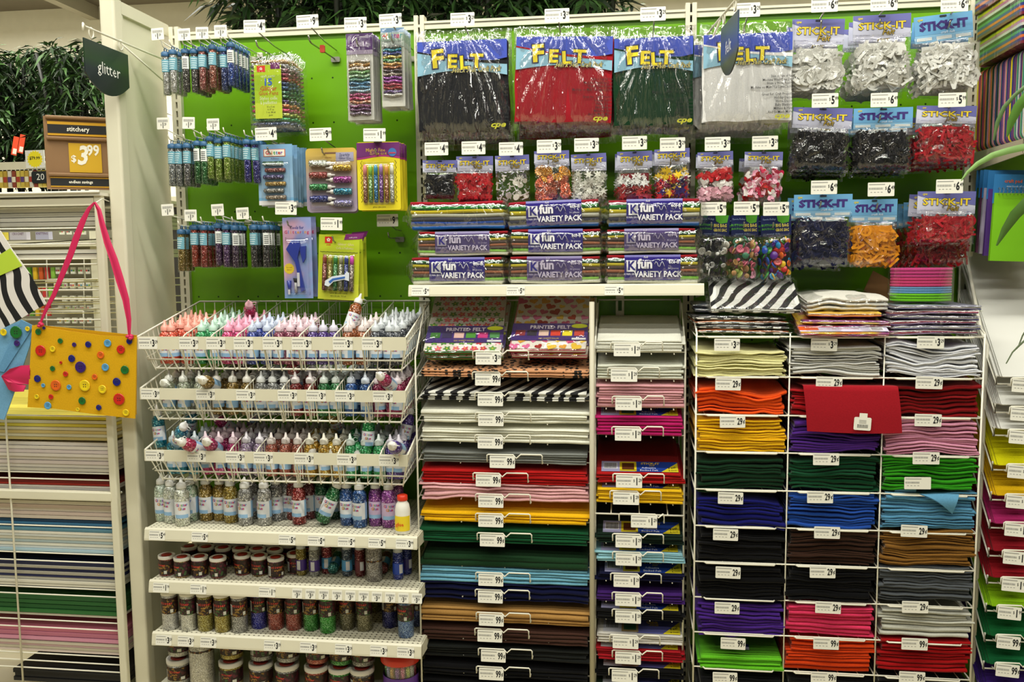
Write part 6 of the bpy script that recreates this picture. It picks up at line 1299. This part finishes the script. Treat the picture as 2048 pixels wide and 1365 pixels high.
a_=P(1718,598,-.12); mb=MB(); mb.prism([(0,0),(.05,.11),(.12,.07),(.11,0)],0,.004,plain('#8a6236',.8,0,'cardboard')); tag(mb.build('cardboard_piece',None,(a_.x,-.10,a_.z-.02),(R(-8),0,0)),'brown cardboard corner standing behind the white pack on the right rack','cardboard')
# ================================================================ left wire rack with big craft boards
Yl=-.35
lr=thing('sheet_rack','tall ivory rack of large craft boards at the far left','sheet rack',(0,0,0))
XRt=-1.700; XLf=-2.62; ztop=P(222,383,Yl).z
mb=MB()
for y in(Yl,.28):
    mb.rbox(XRt-.026,XRt,y-.012,y+.012,.02,ztop-.012,cream(),r=.005,axis='z'); mb.rbox(XLf,XLf+.026,y-.012,y+.012,.02,ztop-.012,cream(),r=.005,axis='z')
zt1=P(200,396,Yl).z; zt2_=P(200,411,Yl).z; mb.box(XLf,XRt-.026,Yl-.012,Yl+.012,zt2_,zt1,cream())
zm1=P(245,985,Yl).z; zm2=P(245,1003,Yl).z; mb.rbox(XLf,XRt-.02,Yl-.014,Yl+.012,zm2,zm1,cream(),r=.004,axis='x')
mb.build('frame',lr)
tp=MB(); tp.box(XLf,XRt+.004,Yl-.02,.3,ztop-.014,ztop-.004,plain('#e2dfd0',.4)); tp.tube([(XLf,Yl-.024,ztop-.002),(XRt+.004,Yl-.024,ztop-.002)],.004,wirem()); tp.build('top_shelf',lr)
mb=MB(); mb.lathe([(.004,0),(.004,.003),(0,.003)],chrome(),n=8); q=P(243,985,Yl-.016); mb.build('bolt',lr,tuple(q),(R(90),0,0))
def wires(name,vs,y=Yl,r=.0026,back=True):
    mb=MB()
    for v in vs:
        z=P(240,v,y).z; mb.tube([(XLf,y,z),(XRt-.024,y,z)],r,wirem(),n=6)
    mb.build(name,lr)
wires('wire_row',[455,487,517,528,580,598,640]); wires('wire_row',[834,949,962]); wires('wire_row',[1057,1112,1128]); wires('wire_row',[1182,1196,1248,1263]); wires('wire_row',[1316,1331,1346])
mb=MB(); xv=P(30,1120,Yl-.006).x; mb.tube([(xv,Yl-.006,.05),(xv,Yl-.006,ztop-.03)],.0034,wirem()); mb.build('upright_wire',lr)
# shelves of wire deeper in the upper bay
for v in(480,500,560,575,598,612,632,646):
    z=P(150,v,-.0).z; mb=MB(); mb.tube([(XLf,.1,z-.02),(XRt-.02,-.2,z+.0)],.0022,wirem(),n=5); mb.tube([(XLf,.24,z-.01),(XRt-.02,.24,z)],.0022,wirem(),n=5); mb.build('deep_wire',lr)
def boards(vt,vb,cols,cname,full=True,yb=.24,xl=XLf+.04,t0=None,jit=.004):
    zb=P(240,vb,Yl+.012).z; zt=P(240,vt,Yl+.012).z; n=len(cols); pit=(zt-zb)/n; rnd=random.Random(int(vb)); w=XRt-.028-xl
    for i,c in enumerate(cols):
        mb=MB(); mb.rbox(xl+rnd.uniform(0,.006),XRt-.03-rnd.uniform(0,.004),Yl+.014+rnd.uniform(0,jit*2),yb,0,pit*.86,felt(c) if False else plain(c,.7,0,'craft_board'),r=.003,axis='z')
        tag(mb.build('craft_board',None,(0,0,zb+i*pit)),'%s craft board in the left rack, %s from bottom of its pile'%(cname,ordn(i)),'craft board','%s boards in the left rack'%cname)
Wt,Wp,Wb_='#d6d2c2','#d8c8c0','#c6ccd0'
boards(413,450,['#cbc8bc','#d6d3c6','#c4c2b6','#d8d5c8'],'upper white',yb=.2)
boards(497,515,['#d6d3c6','#cccabd'],'second white')
boards(836,884,['#c8b87a','#d8d4bc','#cdb878','#d8cfae','#d8c84a','#d8d4bc','#e2d22a'],'yellow and cream')
boards(888,947,['#cfcabc','#d8d2c8','#d4c8c4','#d2cabc','#dcd4cc','#d4c8c8','#dcd6ce','#d8d2cc'],'white and blush')
boards(966,984,['#d8d4d0','#d8d2cc','#a42418','#701008'],'red and white')
boards(1006,1044,['#d8ccc0','#d2c0b8','#d8cfc4','#c8b4a8','#d6cfc0'],'pale rose')
boards(1045,1056,['#3a78a8','#123a5a'],'blue')
boards(1062,1110,['#a8c4d0','#c8d0d0','#d8d8cc','#b4c8d0','#d8d6c8','#c8ccc8','#d8d4c8','#5a8aa0'],'white and light blue')
boards(1132,1180,['#d4d0c0','#d8d4c4','#c8c6bc','#22285a','#b4b0a4','#1a1e48','#c4c0b4','#14183a'],'navy and white')
boards(1200,1234,['#2a6a30','#1f5a28','#23602a','#1c5224'],'green',xl=-2.35,yb=.22)
boards(1235,1240,['#d4d0c0'],'single white')
boards(1264,1290,['#d894b0','#c87a94','#b8687c'],'pink',xl=-2.35); boards(1291,1314,['#d8c8c0','#d4ccb8','#d8b8c0','#d2caba'],'pale pink and cream',xl=-2.35)
boards(1350,1375,['#1c1c1e','#242426','#1a1a1c'],'black',xl=-2.15)
# --------- shop fixture across the aisle, seen through the upper bay
Yb=1.15
ff=thing('background_rack','ivory rack of colourful small cards seen through the left rack','store fixture',(0,0,0))
a=P(-40,700,Yb); b=P(215,440,Yb)
mb=MB(); mb.box(a.x,b.x+.2,Yb+.05,Yb+.08,0,P(100,415,Yb).z,plain('#8a8674',.8,0,'fixture_back'))
for v in(482,): z=P(100,v,Yb-.1).z; mb.box(a.x,b.x,Yb-.15,Yb+.05,z-.03,z,cream())
for u in(190,): q=P(u,500,Yb-.05); mb.box(q.x-.02,q.x+.02,Yb-.06,Yb-.03,0,P(100,440,Yb).z,cream())
mb.build('back_frame',ff)
for i,(u,w_,cc,tx) in enumerate(((8,16,'#d8c84a',''),(42,38,'#c4c0cc','CROCHET'),(90,30,'#b4b4cc','KNITTING'))):
    p=P(u,480,Yb-.1); W=w_*px(Yb)*.5; H=24*px(Yb); mb=MB(); mb.box(-W,W,0,.03,0,H,plain(cc,.5)); 
    if tx: mb.text(tx,0,H*.5,H*.3,plain('#6a3a5a'),-.001,sx=.8)
    tag(mb.build('craft_book',None,(p.x,Yb-.12,P(42,480,Yb-.1).z)),'face out %s behind the left rack'%('pale book titled crochet' if i==1 else 'pale book titled knitting' if i==2 else 'yellow book at the left edge'),'book')
rn=random.Random(9); pc=['#c85a2a','#3a7a9a','#5a9a2a','#c83a3a','#3a3a3a','#e0b82c','#8abf4a','#a04a6a']
def cards(u0,u1,v,n,h_,kind):
    for i in range(n):
        u=u0+(u1-u0)*i/max(1,n-1); p=P(u,v,Yb-.03); W=(u1-u0)/n*.42*px(Yb); H=h_*px(Yb); mb=MB(); mb.box(-W,W,0,.012,-H,0,plain('#dcdccf' if kind==0 else pc[(i*3+int(v))%8],.5))
        if kind==0:
            for k in range(2): mb.prism([(W*.38*math.cos(t*PI/6)+(k-.5)*W*.9,W*.38*math.sin(t*PI/6)-H*.5) for t in range(12)],-.0015,0,plain(pc[(i+k+int(v))%8],.5))
        tag(mb.build('craft_card',None,(p.x,Yb-.03,p.z)),'%s behind the left rack, %s row, %s of its row'%('tiny dotted card' if kind==0 else 'small plain packet',ordn(int((v-440)/24)),ordn(i) if u0<150 or kind==0 else 'far right'),'craft card','craft cards on the far rack')
cards(122,165,458,4,12,0); cards(115,175,535,5,14,0); cards(112,176,565,5,13,0); cards(128,176,592,4,13,0); cards(120,178,612,5,10,0); cards(118,178,636,5,12,0)
cards(45,105,535,6,26,1); cards(40,100,575,6,22,1); cards(40,96,612,6,22,1)
cards(198,203,535,1,24,1)
for k,v in enumerate((560,620,680)):
    a=P(85,v,Yb-.2); mb=MB(); mb.tube([(0,0,0),(.0,-.16,0),(0,-.16,.14),(0,0,.14)],.005,wirem(),n=5); mb.tube([(.2,0,0),(.2,-.16,0),(.2,-.16,.14),(.2,0,.14)],.005,wirem(),n=5); mb.tube([(0,-.16,0),(.2,-.16,0)],.005,wirem(),n=5); mb.tube([(0,-.16,.14),(.2,-.16,.14)],.005,wirem(),n=5)
    mb.build('wire_basket_frame',ff,(a.x,Yb,a.z))
# ================================================================ craft samples hanging on the left rack
Yp=-.43
def poly(mb,pts,Y,mat,t=.004,off=0):
    q=[P(u,v,Y) for u,v in pts]; mb.prism([(p.x,p.z) for p in q],Y+off,Y+off+t,mat,'y')
def btn(parent,u,v,r,Y,col,loc):
    p=P(u,v,Y); return ob('button',buttonm(r*px(Y),col),parent,(p.x-loc[0],Y-loc[1],p.z-loc[2]),(R(90),0,0))
L0=(P(160,740,Yp).x,Yp,P(160,740,Yp).z)
t=thing('felt_purse','yellow felt purse with colourful buttons and pink ribbon handle','purse',L0)
def rel(mb): mb.T=Matrix.Translation((-L0[0],-L0[1],-L0[2])); return mb
yf=felt('#d6a40e')
mb=rel(MB()); poly(mb,[(64,651),(140,663),(200,671),(273,675),(270,838),(180,828),(110,818),(55,815)],Yp,yf,.004); mb.build('front_panel',t)
mb=rel(MB()); poly(mb,[(70,650),(140,657),(273,671),(272,830),(60,808)],Yp+.008,felt('#c8960c'),.004); mb.build('back_panel',t)
CB_={'g':'#1f6a2c','n':'#1c2078','p':'#3a2070','r':'#c8281c','b':'#5a9ed0','o':'#e0641c','y':'#e8cc1c'}
BT=[(218,808,20,'g'),(250,786,10,'n'),(343,860,17,'g'),(422,881,14,'p'),(502,880,20,'n'),(612,873,24,'b'),(736,862,19,'n'),(231,916,35,'r'),(299,906,19,'y'),(572,940,23,'o'),(687,909,27,'r'),(408,960,23,'n'),(346,983,9,'r'),(458,1009,36,'p'),(599,1010,24,'b'),(299,1017,17,'g'),(710,1025,27,'g'),(373,1048,17,'r'),(538,1065,18,'o'),(213,1075,23,'n'),(246,1113,13,'b'),(317,1113,34,'o'),(393,1123,16,'b'),(482,1114,36,'y'),(664,1093,26,'n'),(582,1135,27,'y'),(209,1177,16,'y'),(290,1178,16,'r'),(272,1228,24,'b'),(467,1201,24,'g'),(677,1192,37,'r'),(442,1250,13,'y'),(562,1239,18,'n'),(716,1268,22,'y')]
for x,y,r,c in BT: btn(t,x*.3516,380+y*.3516,r*.3516,Yp-.003,CB_[c],L0)
rb=plain('#cc2058',.6,0,'pink_ribbon')
def ribbon(parent,pts,ws,Y,mat,L,fold_=.006):
    mb=MB(); q=[P(u,v,Y) for u,v in pts]; n=len(q)
    rows=[]
    for i,p in enumerate(q):
        d=(q[min(i+1,n-1)]-q[max(i-1,0)]); d.y=0; d.normalize(); s=Vector((d.z,0,-d.x)); w=ws[i]*px(Y)
        rows.append([p-s*w*.5-Vector(L),p-s*w*.17+Vector((0,-fold_,0))-Vector(L),p+s*w*.2+Vector((0,fold_*.3,0))-Vector(L),p+s*w*.5-Vector((0,fold_*.4,0))-Vector(L)])
    vs=[v for r in rows for v in r]; fs=[(i*4+k,i*4+k+1,i*4+k+5,i*4+k+4) for i in range(n-1) for k in range(3)]
    mb.add(vs,fs,mat,True); mb.add([v+Vector((0,.0012,0)) for v in vs],fs,mat,True); return mb.build('ribbon',parent)
ribbon(t,[(81,647),(92,620),(108,590),(122,556),(141,510),(152,478),(166,442),(178,418),(190,405)],[5,9,11,13,15,16,14,9,4],Yp-.006,rb,L0)
ribbon(t,[(190,405),(198,420),(205,450),(215,485),(228,520),(240,560),(252,600),(258,640),(259,670)],[4,9,12,15,17,18,15,10,5],Yp-.004,rb,L0)
for u,v in((81,648),(259,673)):
    p=P(u,v,Yp-.008); mb=MB(); rn=random.Random(u)
    for k in range(6): mb.lathe([(0,-.006),(.006,-.003),(.007,0),(.006,.003),(0,.006)],rb,n=8,c=(rn.uniform(-.007,.007),rn.uniform(-.004,.004),rn.uniform(-.008,.008)))
    mb.build('knot',t,(p.x-L0[0],p.y-L0[1],p.z-L0[2]))
ob('hang_loop',(lambda m:(m.tube([(0,0,-.004),(0,.04,.012),(0,.075,.006)],.002,wirem()),m.mesh('hang_loop'))[1])(MB()),t,tuple(P(190,404,Yp)-Vector(L0)))
L0=(P(20,560,Yp+.02).x,Yp+.02,P(20,560,Yp+.02).z)
t=thing('felt_purse','zebra striped felt purse with a lime ribbon band at the left edge','purse',L0)
mb=rel(MB()); poly(mb,[(-80,440),(0,462),(22,497),(60,550),(92,608),(0,662),(-80,660)],Yp+.02,patmat('zebra','#dcd8d4','#101012',scale=8),.004); mb.build('panel',t)
mb=rel(MB()); poly(mb,[(-30,516),(0,510),(21,497),(45,532),(0,552),(-30,562)],Yp+.02,plain('#b4cf3a',.6,0,'lime_ribbon'),.002,-.003); mb.build('ribbon_band',t)
L0=(P(20,700,Yp+.012).x,Yp+.012,P(20,700,Yp+.012).z)
t=thing('felt_purse','light blue felt purse with buttons and pink bow at the left edge','purse',L0)
mb=rel(MB()); poly(mb,[(-60,690),(0,660),(42,640),(66,652),(60,690),(30,780),(8,840),(-60,830)],Yp+.014,felt('#6fa4cc'),.004); mb.build('panel',t)
mb=rel(MB()); poly(mb,[(42,640),(66,652),(58,668),(8,745),(-6,742)],Yp+.010,felt('#6196c0'),.003); mb.build('flap',t)
for u,v,r,c in((7,665,8,'y'),(32,665,14,'g'),(55,658,5.5,'y'),(34,687,7,'p')): btn(t,u,v,r,Yp+.006,CB_[c],L0)
mb=rel(MB())
def bow(pts,off):
    q=[P(u,v,Yp) for u,v in pts]; n=len(q); c=q[0]
    vs=[(p.x,Yp+off-.006*math.sin(i*1.9),p.z) for i,p in enumerate(q)]; mb.add(vs,[(0,i,i+1) for i in range(1,n-1)],rb,True); mb.add([(x,y+.003,z) for x,y,z in vs],[(0,i,i+1) for i in range(1,n-1)],rb,True)
bow([(3,752),(22,738),(40,732),(60,731),(61,745),(60,760),(60,770),(40,768),(20,764)],.0); bow([(3,752),(20,764),(42,770),(51,772),(50,783),(30,784),(16,780)],-.003); mb.build('bow',t)
# ================================================================ far right: shelf, foam packs, pads, slanted sheet rack, palm
XS=1.091
zs=P(2030,277,-.40).z
shr=thing('metal_shelf','ivory shelf at the right edge carrying foam sheet packs','shelf',(XS,-.40,zs))
mb=MB(); mb.box(.004,.86,.004,.40,-.004,0,cream()); mb.build('deck',shr)
mb=MB(); mb.prism([(0,0),(0,-.042),(.40,-.06),(.40,0)],0,.004,plain('#b8b09a',.45,0,'shelf_side'),'x'); mb.build('side_bracket',shr)
mb=MB(); mb.box(0,.86,-.004,.004,-.04,.001,cream()); mb.build('price_channel',shr); ob('price_label',price_mesh(.06,.034,'$4.99'),shr,(.045,-.0045,-.02))
RBW=['#7a1c34','#4a2a7c','#d86a2c','#243a8c','#4f9a5c','#1c241c','#d8d8cc','#c884a4','#e0d01c']
def foampack(w,d,h,cols,r=.018):
    def mk():
        n=len(cols); out=[]
        for i,c in enumerate(cols):
            mb=MB(); mb.rbox(0,w,0,d,0,h/n*.95,felt(c),r=r,n=4,axis='z'); out.append(sub('foam_sheet',mb,(0,0,i*h/n)))
        b=MB(); b.rbox(-.002,w+.002,-.003,d+.003,-.001,h+.001,film(.09,.07,14,.5),r=r+.002,n=5,axis='z'); out.append(sub('wrapper',b)); return out
    return mk
zv=P(2015,90,-.36).z
for k in range(3):
    t=thing('foam_sheet_pack','thick wrapped pack of rainbow foam sheets at upper right, %s of three stacked'%('lowest','middle','top')[k],'foam pack',(XS-.01-.004*k,-.385,zv+.0+k*.078),(0,0,R(-1+k)),'stacked rainbow foam packs'); assemble(t,kit(('fo',),foampack(.30,.33,.074,RBW)))
RV=['#e6d21c','#c884a4','#c8ccd0','#1c3a2c','#4f9a7c','#d87a3c','#5a3a7c','#a83a5a','#2a3a7c']
H2=zv-zs-.006
for g_ in range(7):
    seq=[RV[(q+g_*2)%9] for q in range(7)]
    if g_ in(0,2): seq[0]=seq[1]='#e6d21c'
    y0=-.375+g_*.052; n=len(seq)
    t=thing('foam_sheet_pack','upright pack of coloured foam sheets on the right shelf, %s from the front'%ordn(g_),'foam pack',(XS+.012,y0,zs+.002),(0,0,0),'upright foam packs')
    for q,c in enumerate(seq):
        mb=MB(); mb.rbox(0,.23,q*.0070,q*.0070+.0064,0,H2,felt(c),r=.02,n=4,axis='y'); mb.build('foam_sheet',t,(.002*(q%2),0,0))
    if g_ in(0,5,6):
        mb=MB(); mb.rbox(.012,.2,-.003,-.001,H2*.06,H2*.6,plain('#2060a8',.4),r=.01,n=3,axis='y'); mb.box(.03,.18,-.004,-.003,H2*.1,H2*.27,plain('#d8d8d8',.5)); mb.box(.03,.18,-.004,-.003,H2*.3,H2*.5,plain('#e8c82c',.5)); mb.box(.03,.18,-.004,-.003,H2*.53,H2*.58,plain('#c8c8c0',.5)); mb.build('label',t)
# hanging note pads
for k,(u,v,c,n_) in enumerate(((1990,386,'#7cc414','lime'),(1978,378,'#5a3a8c','violet'),(1969,376,'#c0b8d0','pale'),(1962,376,'#6a3a5c','plum'),(1955,376,'#3a6a2a','green'))):
    Y=-.26+k*.045; p=P(u,v,Y); w=.16; h=.20
    t=thing('spiral_notepad','%s spiral notepad hanging under the right shelf, %s in its row'%(n_,ordn(k)),'notepad',(p.x,Y,p.z),(0,R(2),0))
    mb=MB(); mb.box(0,w,0,.012,-h,0,plain(c,.5,0,'pad_cover')); mb.build('cover',t)
    mb=MB(); mb.box(-.004,w,.004,.006,-.03,.055,plain('#2f78b8',.4,0,'blue_header')); mb.build('header_card',t)
    if k==0:
        mb=MB()
        for q in range(15): mb.tube([(.010+q*.0105,-.002+.008*math.sin(a_*PI/5),.006+.010*math.cos(a_*PI/5)) for a_ in range(10)],.0009,chrome(),n=4,closed=True)
        mb.build('spiral',t); mb=MB(); mb.text('craft pad',.05,.035,.014,plain('#d8643c'),.003,bold=.02); mb.text('mini book of colour paper',.075,.02,.008,plain('#d8e4f0'),.003); mb.build('printed_text',t)
p=P(2008,520,-.22); mb=MB(); mb.box(0,.14,0,.01,-.0,.12,plain('#e06a2c',.5)); tag(mb.build('notepad',None,(p.x,-.23,p.z),(0,R(-4),0)),'orange notepad showing below the lime spiral pad','notepad')
# slanted rack of big foam sheets
sr=thing('sheet_rack','slanted ivory rack of big craft sheets at the right edge','sheet rack',(0,0,0))
mb=MB(); XS2=1.068
mb.tube([(XS2,-.27,.152),(XS2,-.27,P(1983,691,-.27).z),(XS2,-.22,P(1983,691,-.27).z+.04),(XS2,-.03,1.66)],.0055,wirem(),n=8); mb.tube([(XS2,-.03,.152),(XS2,-.03,1.66)],.004,wirem()); mb.build('frame',sr)
SRW=[(763,'white','#dadad4',5,.0),(820,'bright white','#d4d4ce',6,0),(866,'chalk white','#d8d8d2',5,0),(935,'lemon','#d8d40c',3,0),(995,'marigold','#dcb010',3,0),(1051,'raspberry','#a82664',3,0),(1107,'wine red','#8a1420',4,0),(1161,'brick red','#88101c',5,0),(1217,'lime','#86b814',4,0),(1276,'emerald','#0f5a2c',4,0),(1332,'bottle green','#0f5a30',4,0),(1390,'violet','#3a2078',5,0)]
SL_=R(46)
for i,(v,cn,c,n,_) in enumerate(SRW):
    p=PX(2001-(v-763)*.062,v,1.083); y0=max(-.35,min(-.27,p.y)); y0=-.335; z0=P(2001-(v-763)*.062,v,y0).z
    L=.55 if i==0 else .45
    tray=MB(); tray.tube([(XS2,y0-.01,z0+.02),(XS2,y0-.012,z0-.008),(XS2,y0+.3*math.cos(SL_),z0-.01+.3*math.sin(SL_))],.0028,wirem(),n=5); tray.tube([(XS2,y0,z0-.008),(1.75,y0,z0-.008)],.0025,wirem(),n=5)
    tray.build('tray_wire',sr)
    if i==0: L=.62
    for k in range(n):
        rn=random.Random(i*9+k); mb=MB(); t_=.0046; 
        kk=n-1-k
        mb.rbox(0,.62,0,L,0,t_*.85,plain(c,.75,0,'foam_board') if i<3 else felt(c),r=.004,axis='z')
        x0=1.083-(kk*.0045 if i>2 else kk*.003)+rn.uniform(-.002,.002)
        o=mb.build('craft_sheet',None,(x0,y0-k*t_*math.sin(SL_)+kk*.003,z0+k*t_*math.cos(SL_)+kk*.003),(SL_,0,0))
        tag(o,'%s craft sheet in the slanted right rack, %s'%(cn,'top of its pile' if kk==0 else ordn(kk)+' below the top'),'craft sheet','%s sheets in the slanted rack'%cn)
    uu=2043 if i<8 else 2030
    if i<11:
        q=P(uu-(i*4 if i<8 else i*2),v+ (8 if i<4 else 8),y0-.03); labelbar(sr,uu-(i*3 if i<8 else i*2)+4,v+9,'99\u00a2' if i>8 else '$1.99',y0-.028,left=-22,right=60,tilt=R(4),tw=.066)
# arching leaves of a plant standing in the aisle at the right
pt=thing('palm_plant','green plant with long arching strap leaves reaching in from the right','plant',(1.35,-.75,1.2))
lf=plain('#5a8a34',.45,0,'strap_leaf'); lf2=plain('#8ab466',.5,0,'pale_leaf')
def leaf(pts,ws,Y,mat,dy=.05):
    mb=MB(); q=[P(u,v,Y-dy*i/len(pts)) for i,(u,v) in enumerate(pts)]; n=len(q); o=Vector((1.35,-.75,1.2)); vs=[]
    for i,p in enumerate(q):
        d=(q[min(i+1,n-1)]-q[max(i-1,0)]); d.y=0; d.normalize(); s=Vector((d.z,0,-d.x)); w=ws[i]*px(Y)*.5
        vs+=[p-s*w-o,p+Vector((0,-.004,0))-o,p+s*w-o]
    mb.add(vs,[(i*3+k,i*3+k+1,i*3+k+4,i*3+k+3) for i in range(n-1) for k in(0,1)],mat,True); mb.build('leaf',pt)
leaf([(1922,362),(1935,345),(1955,328),(1985,311),(2015,302),(2050,294),(2120,300),(2200,340)],[2,6,9,11,12,13,12,9],-.62,lf2)
leaf([(1987,281),(1995,245),(2008,215),(2030,190),(2052,172),(2110,140),(2190,160)],[3,8,8,7,7,8,6],-.60,plain('#5f7f4c',.5))
leaf([(2014,274),(2022,245),(2036,215),(2055,190),(2110,150),(2190,170)],[3,14,18,16,13,8],-.66,lf)
leaf([(1993,492),(2010,460),(2030,430),(2055,405),(2110,380),(2190,400)],[3,14,20,22,18,10],-.60,plain('#4a6f2a',.5))
leaf([(2012,728),(2025,705),(2040,690),(2060,672),(2120,600),(2190,500)],[2,3,4,4,5,6],-.55,plain('#6a7a5c',.5)); leaf([(2036,695),(2045,672),(2055,655),(2110,580),(2190,480)],[2,3,3,4,5],-.55,plain('#6a7a5c',.5))
mb=MB(); 
for k,(x,z) in enumerate(((0,0),)): mb.tube([(0.1,0,-1.2),(.1,.0,-.2),(.08,.02,.4)],[.03,.025,.01],plain('#5a6a34',.7))
mb.build('stem',pt); mb=MB(); mb.lathe([(.10,0),(.14,.26),(.15,.28),(.13,.28),(.12,.24),(0,.24)],plain('#5a4a3c',.6,0,'pot'),n=20); mb.build('pot',pt,(.1,0,-1.2))
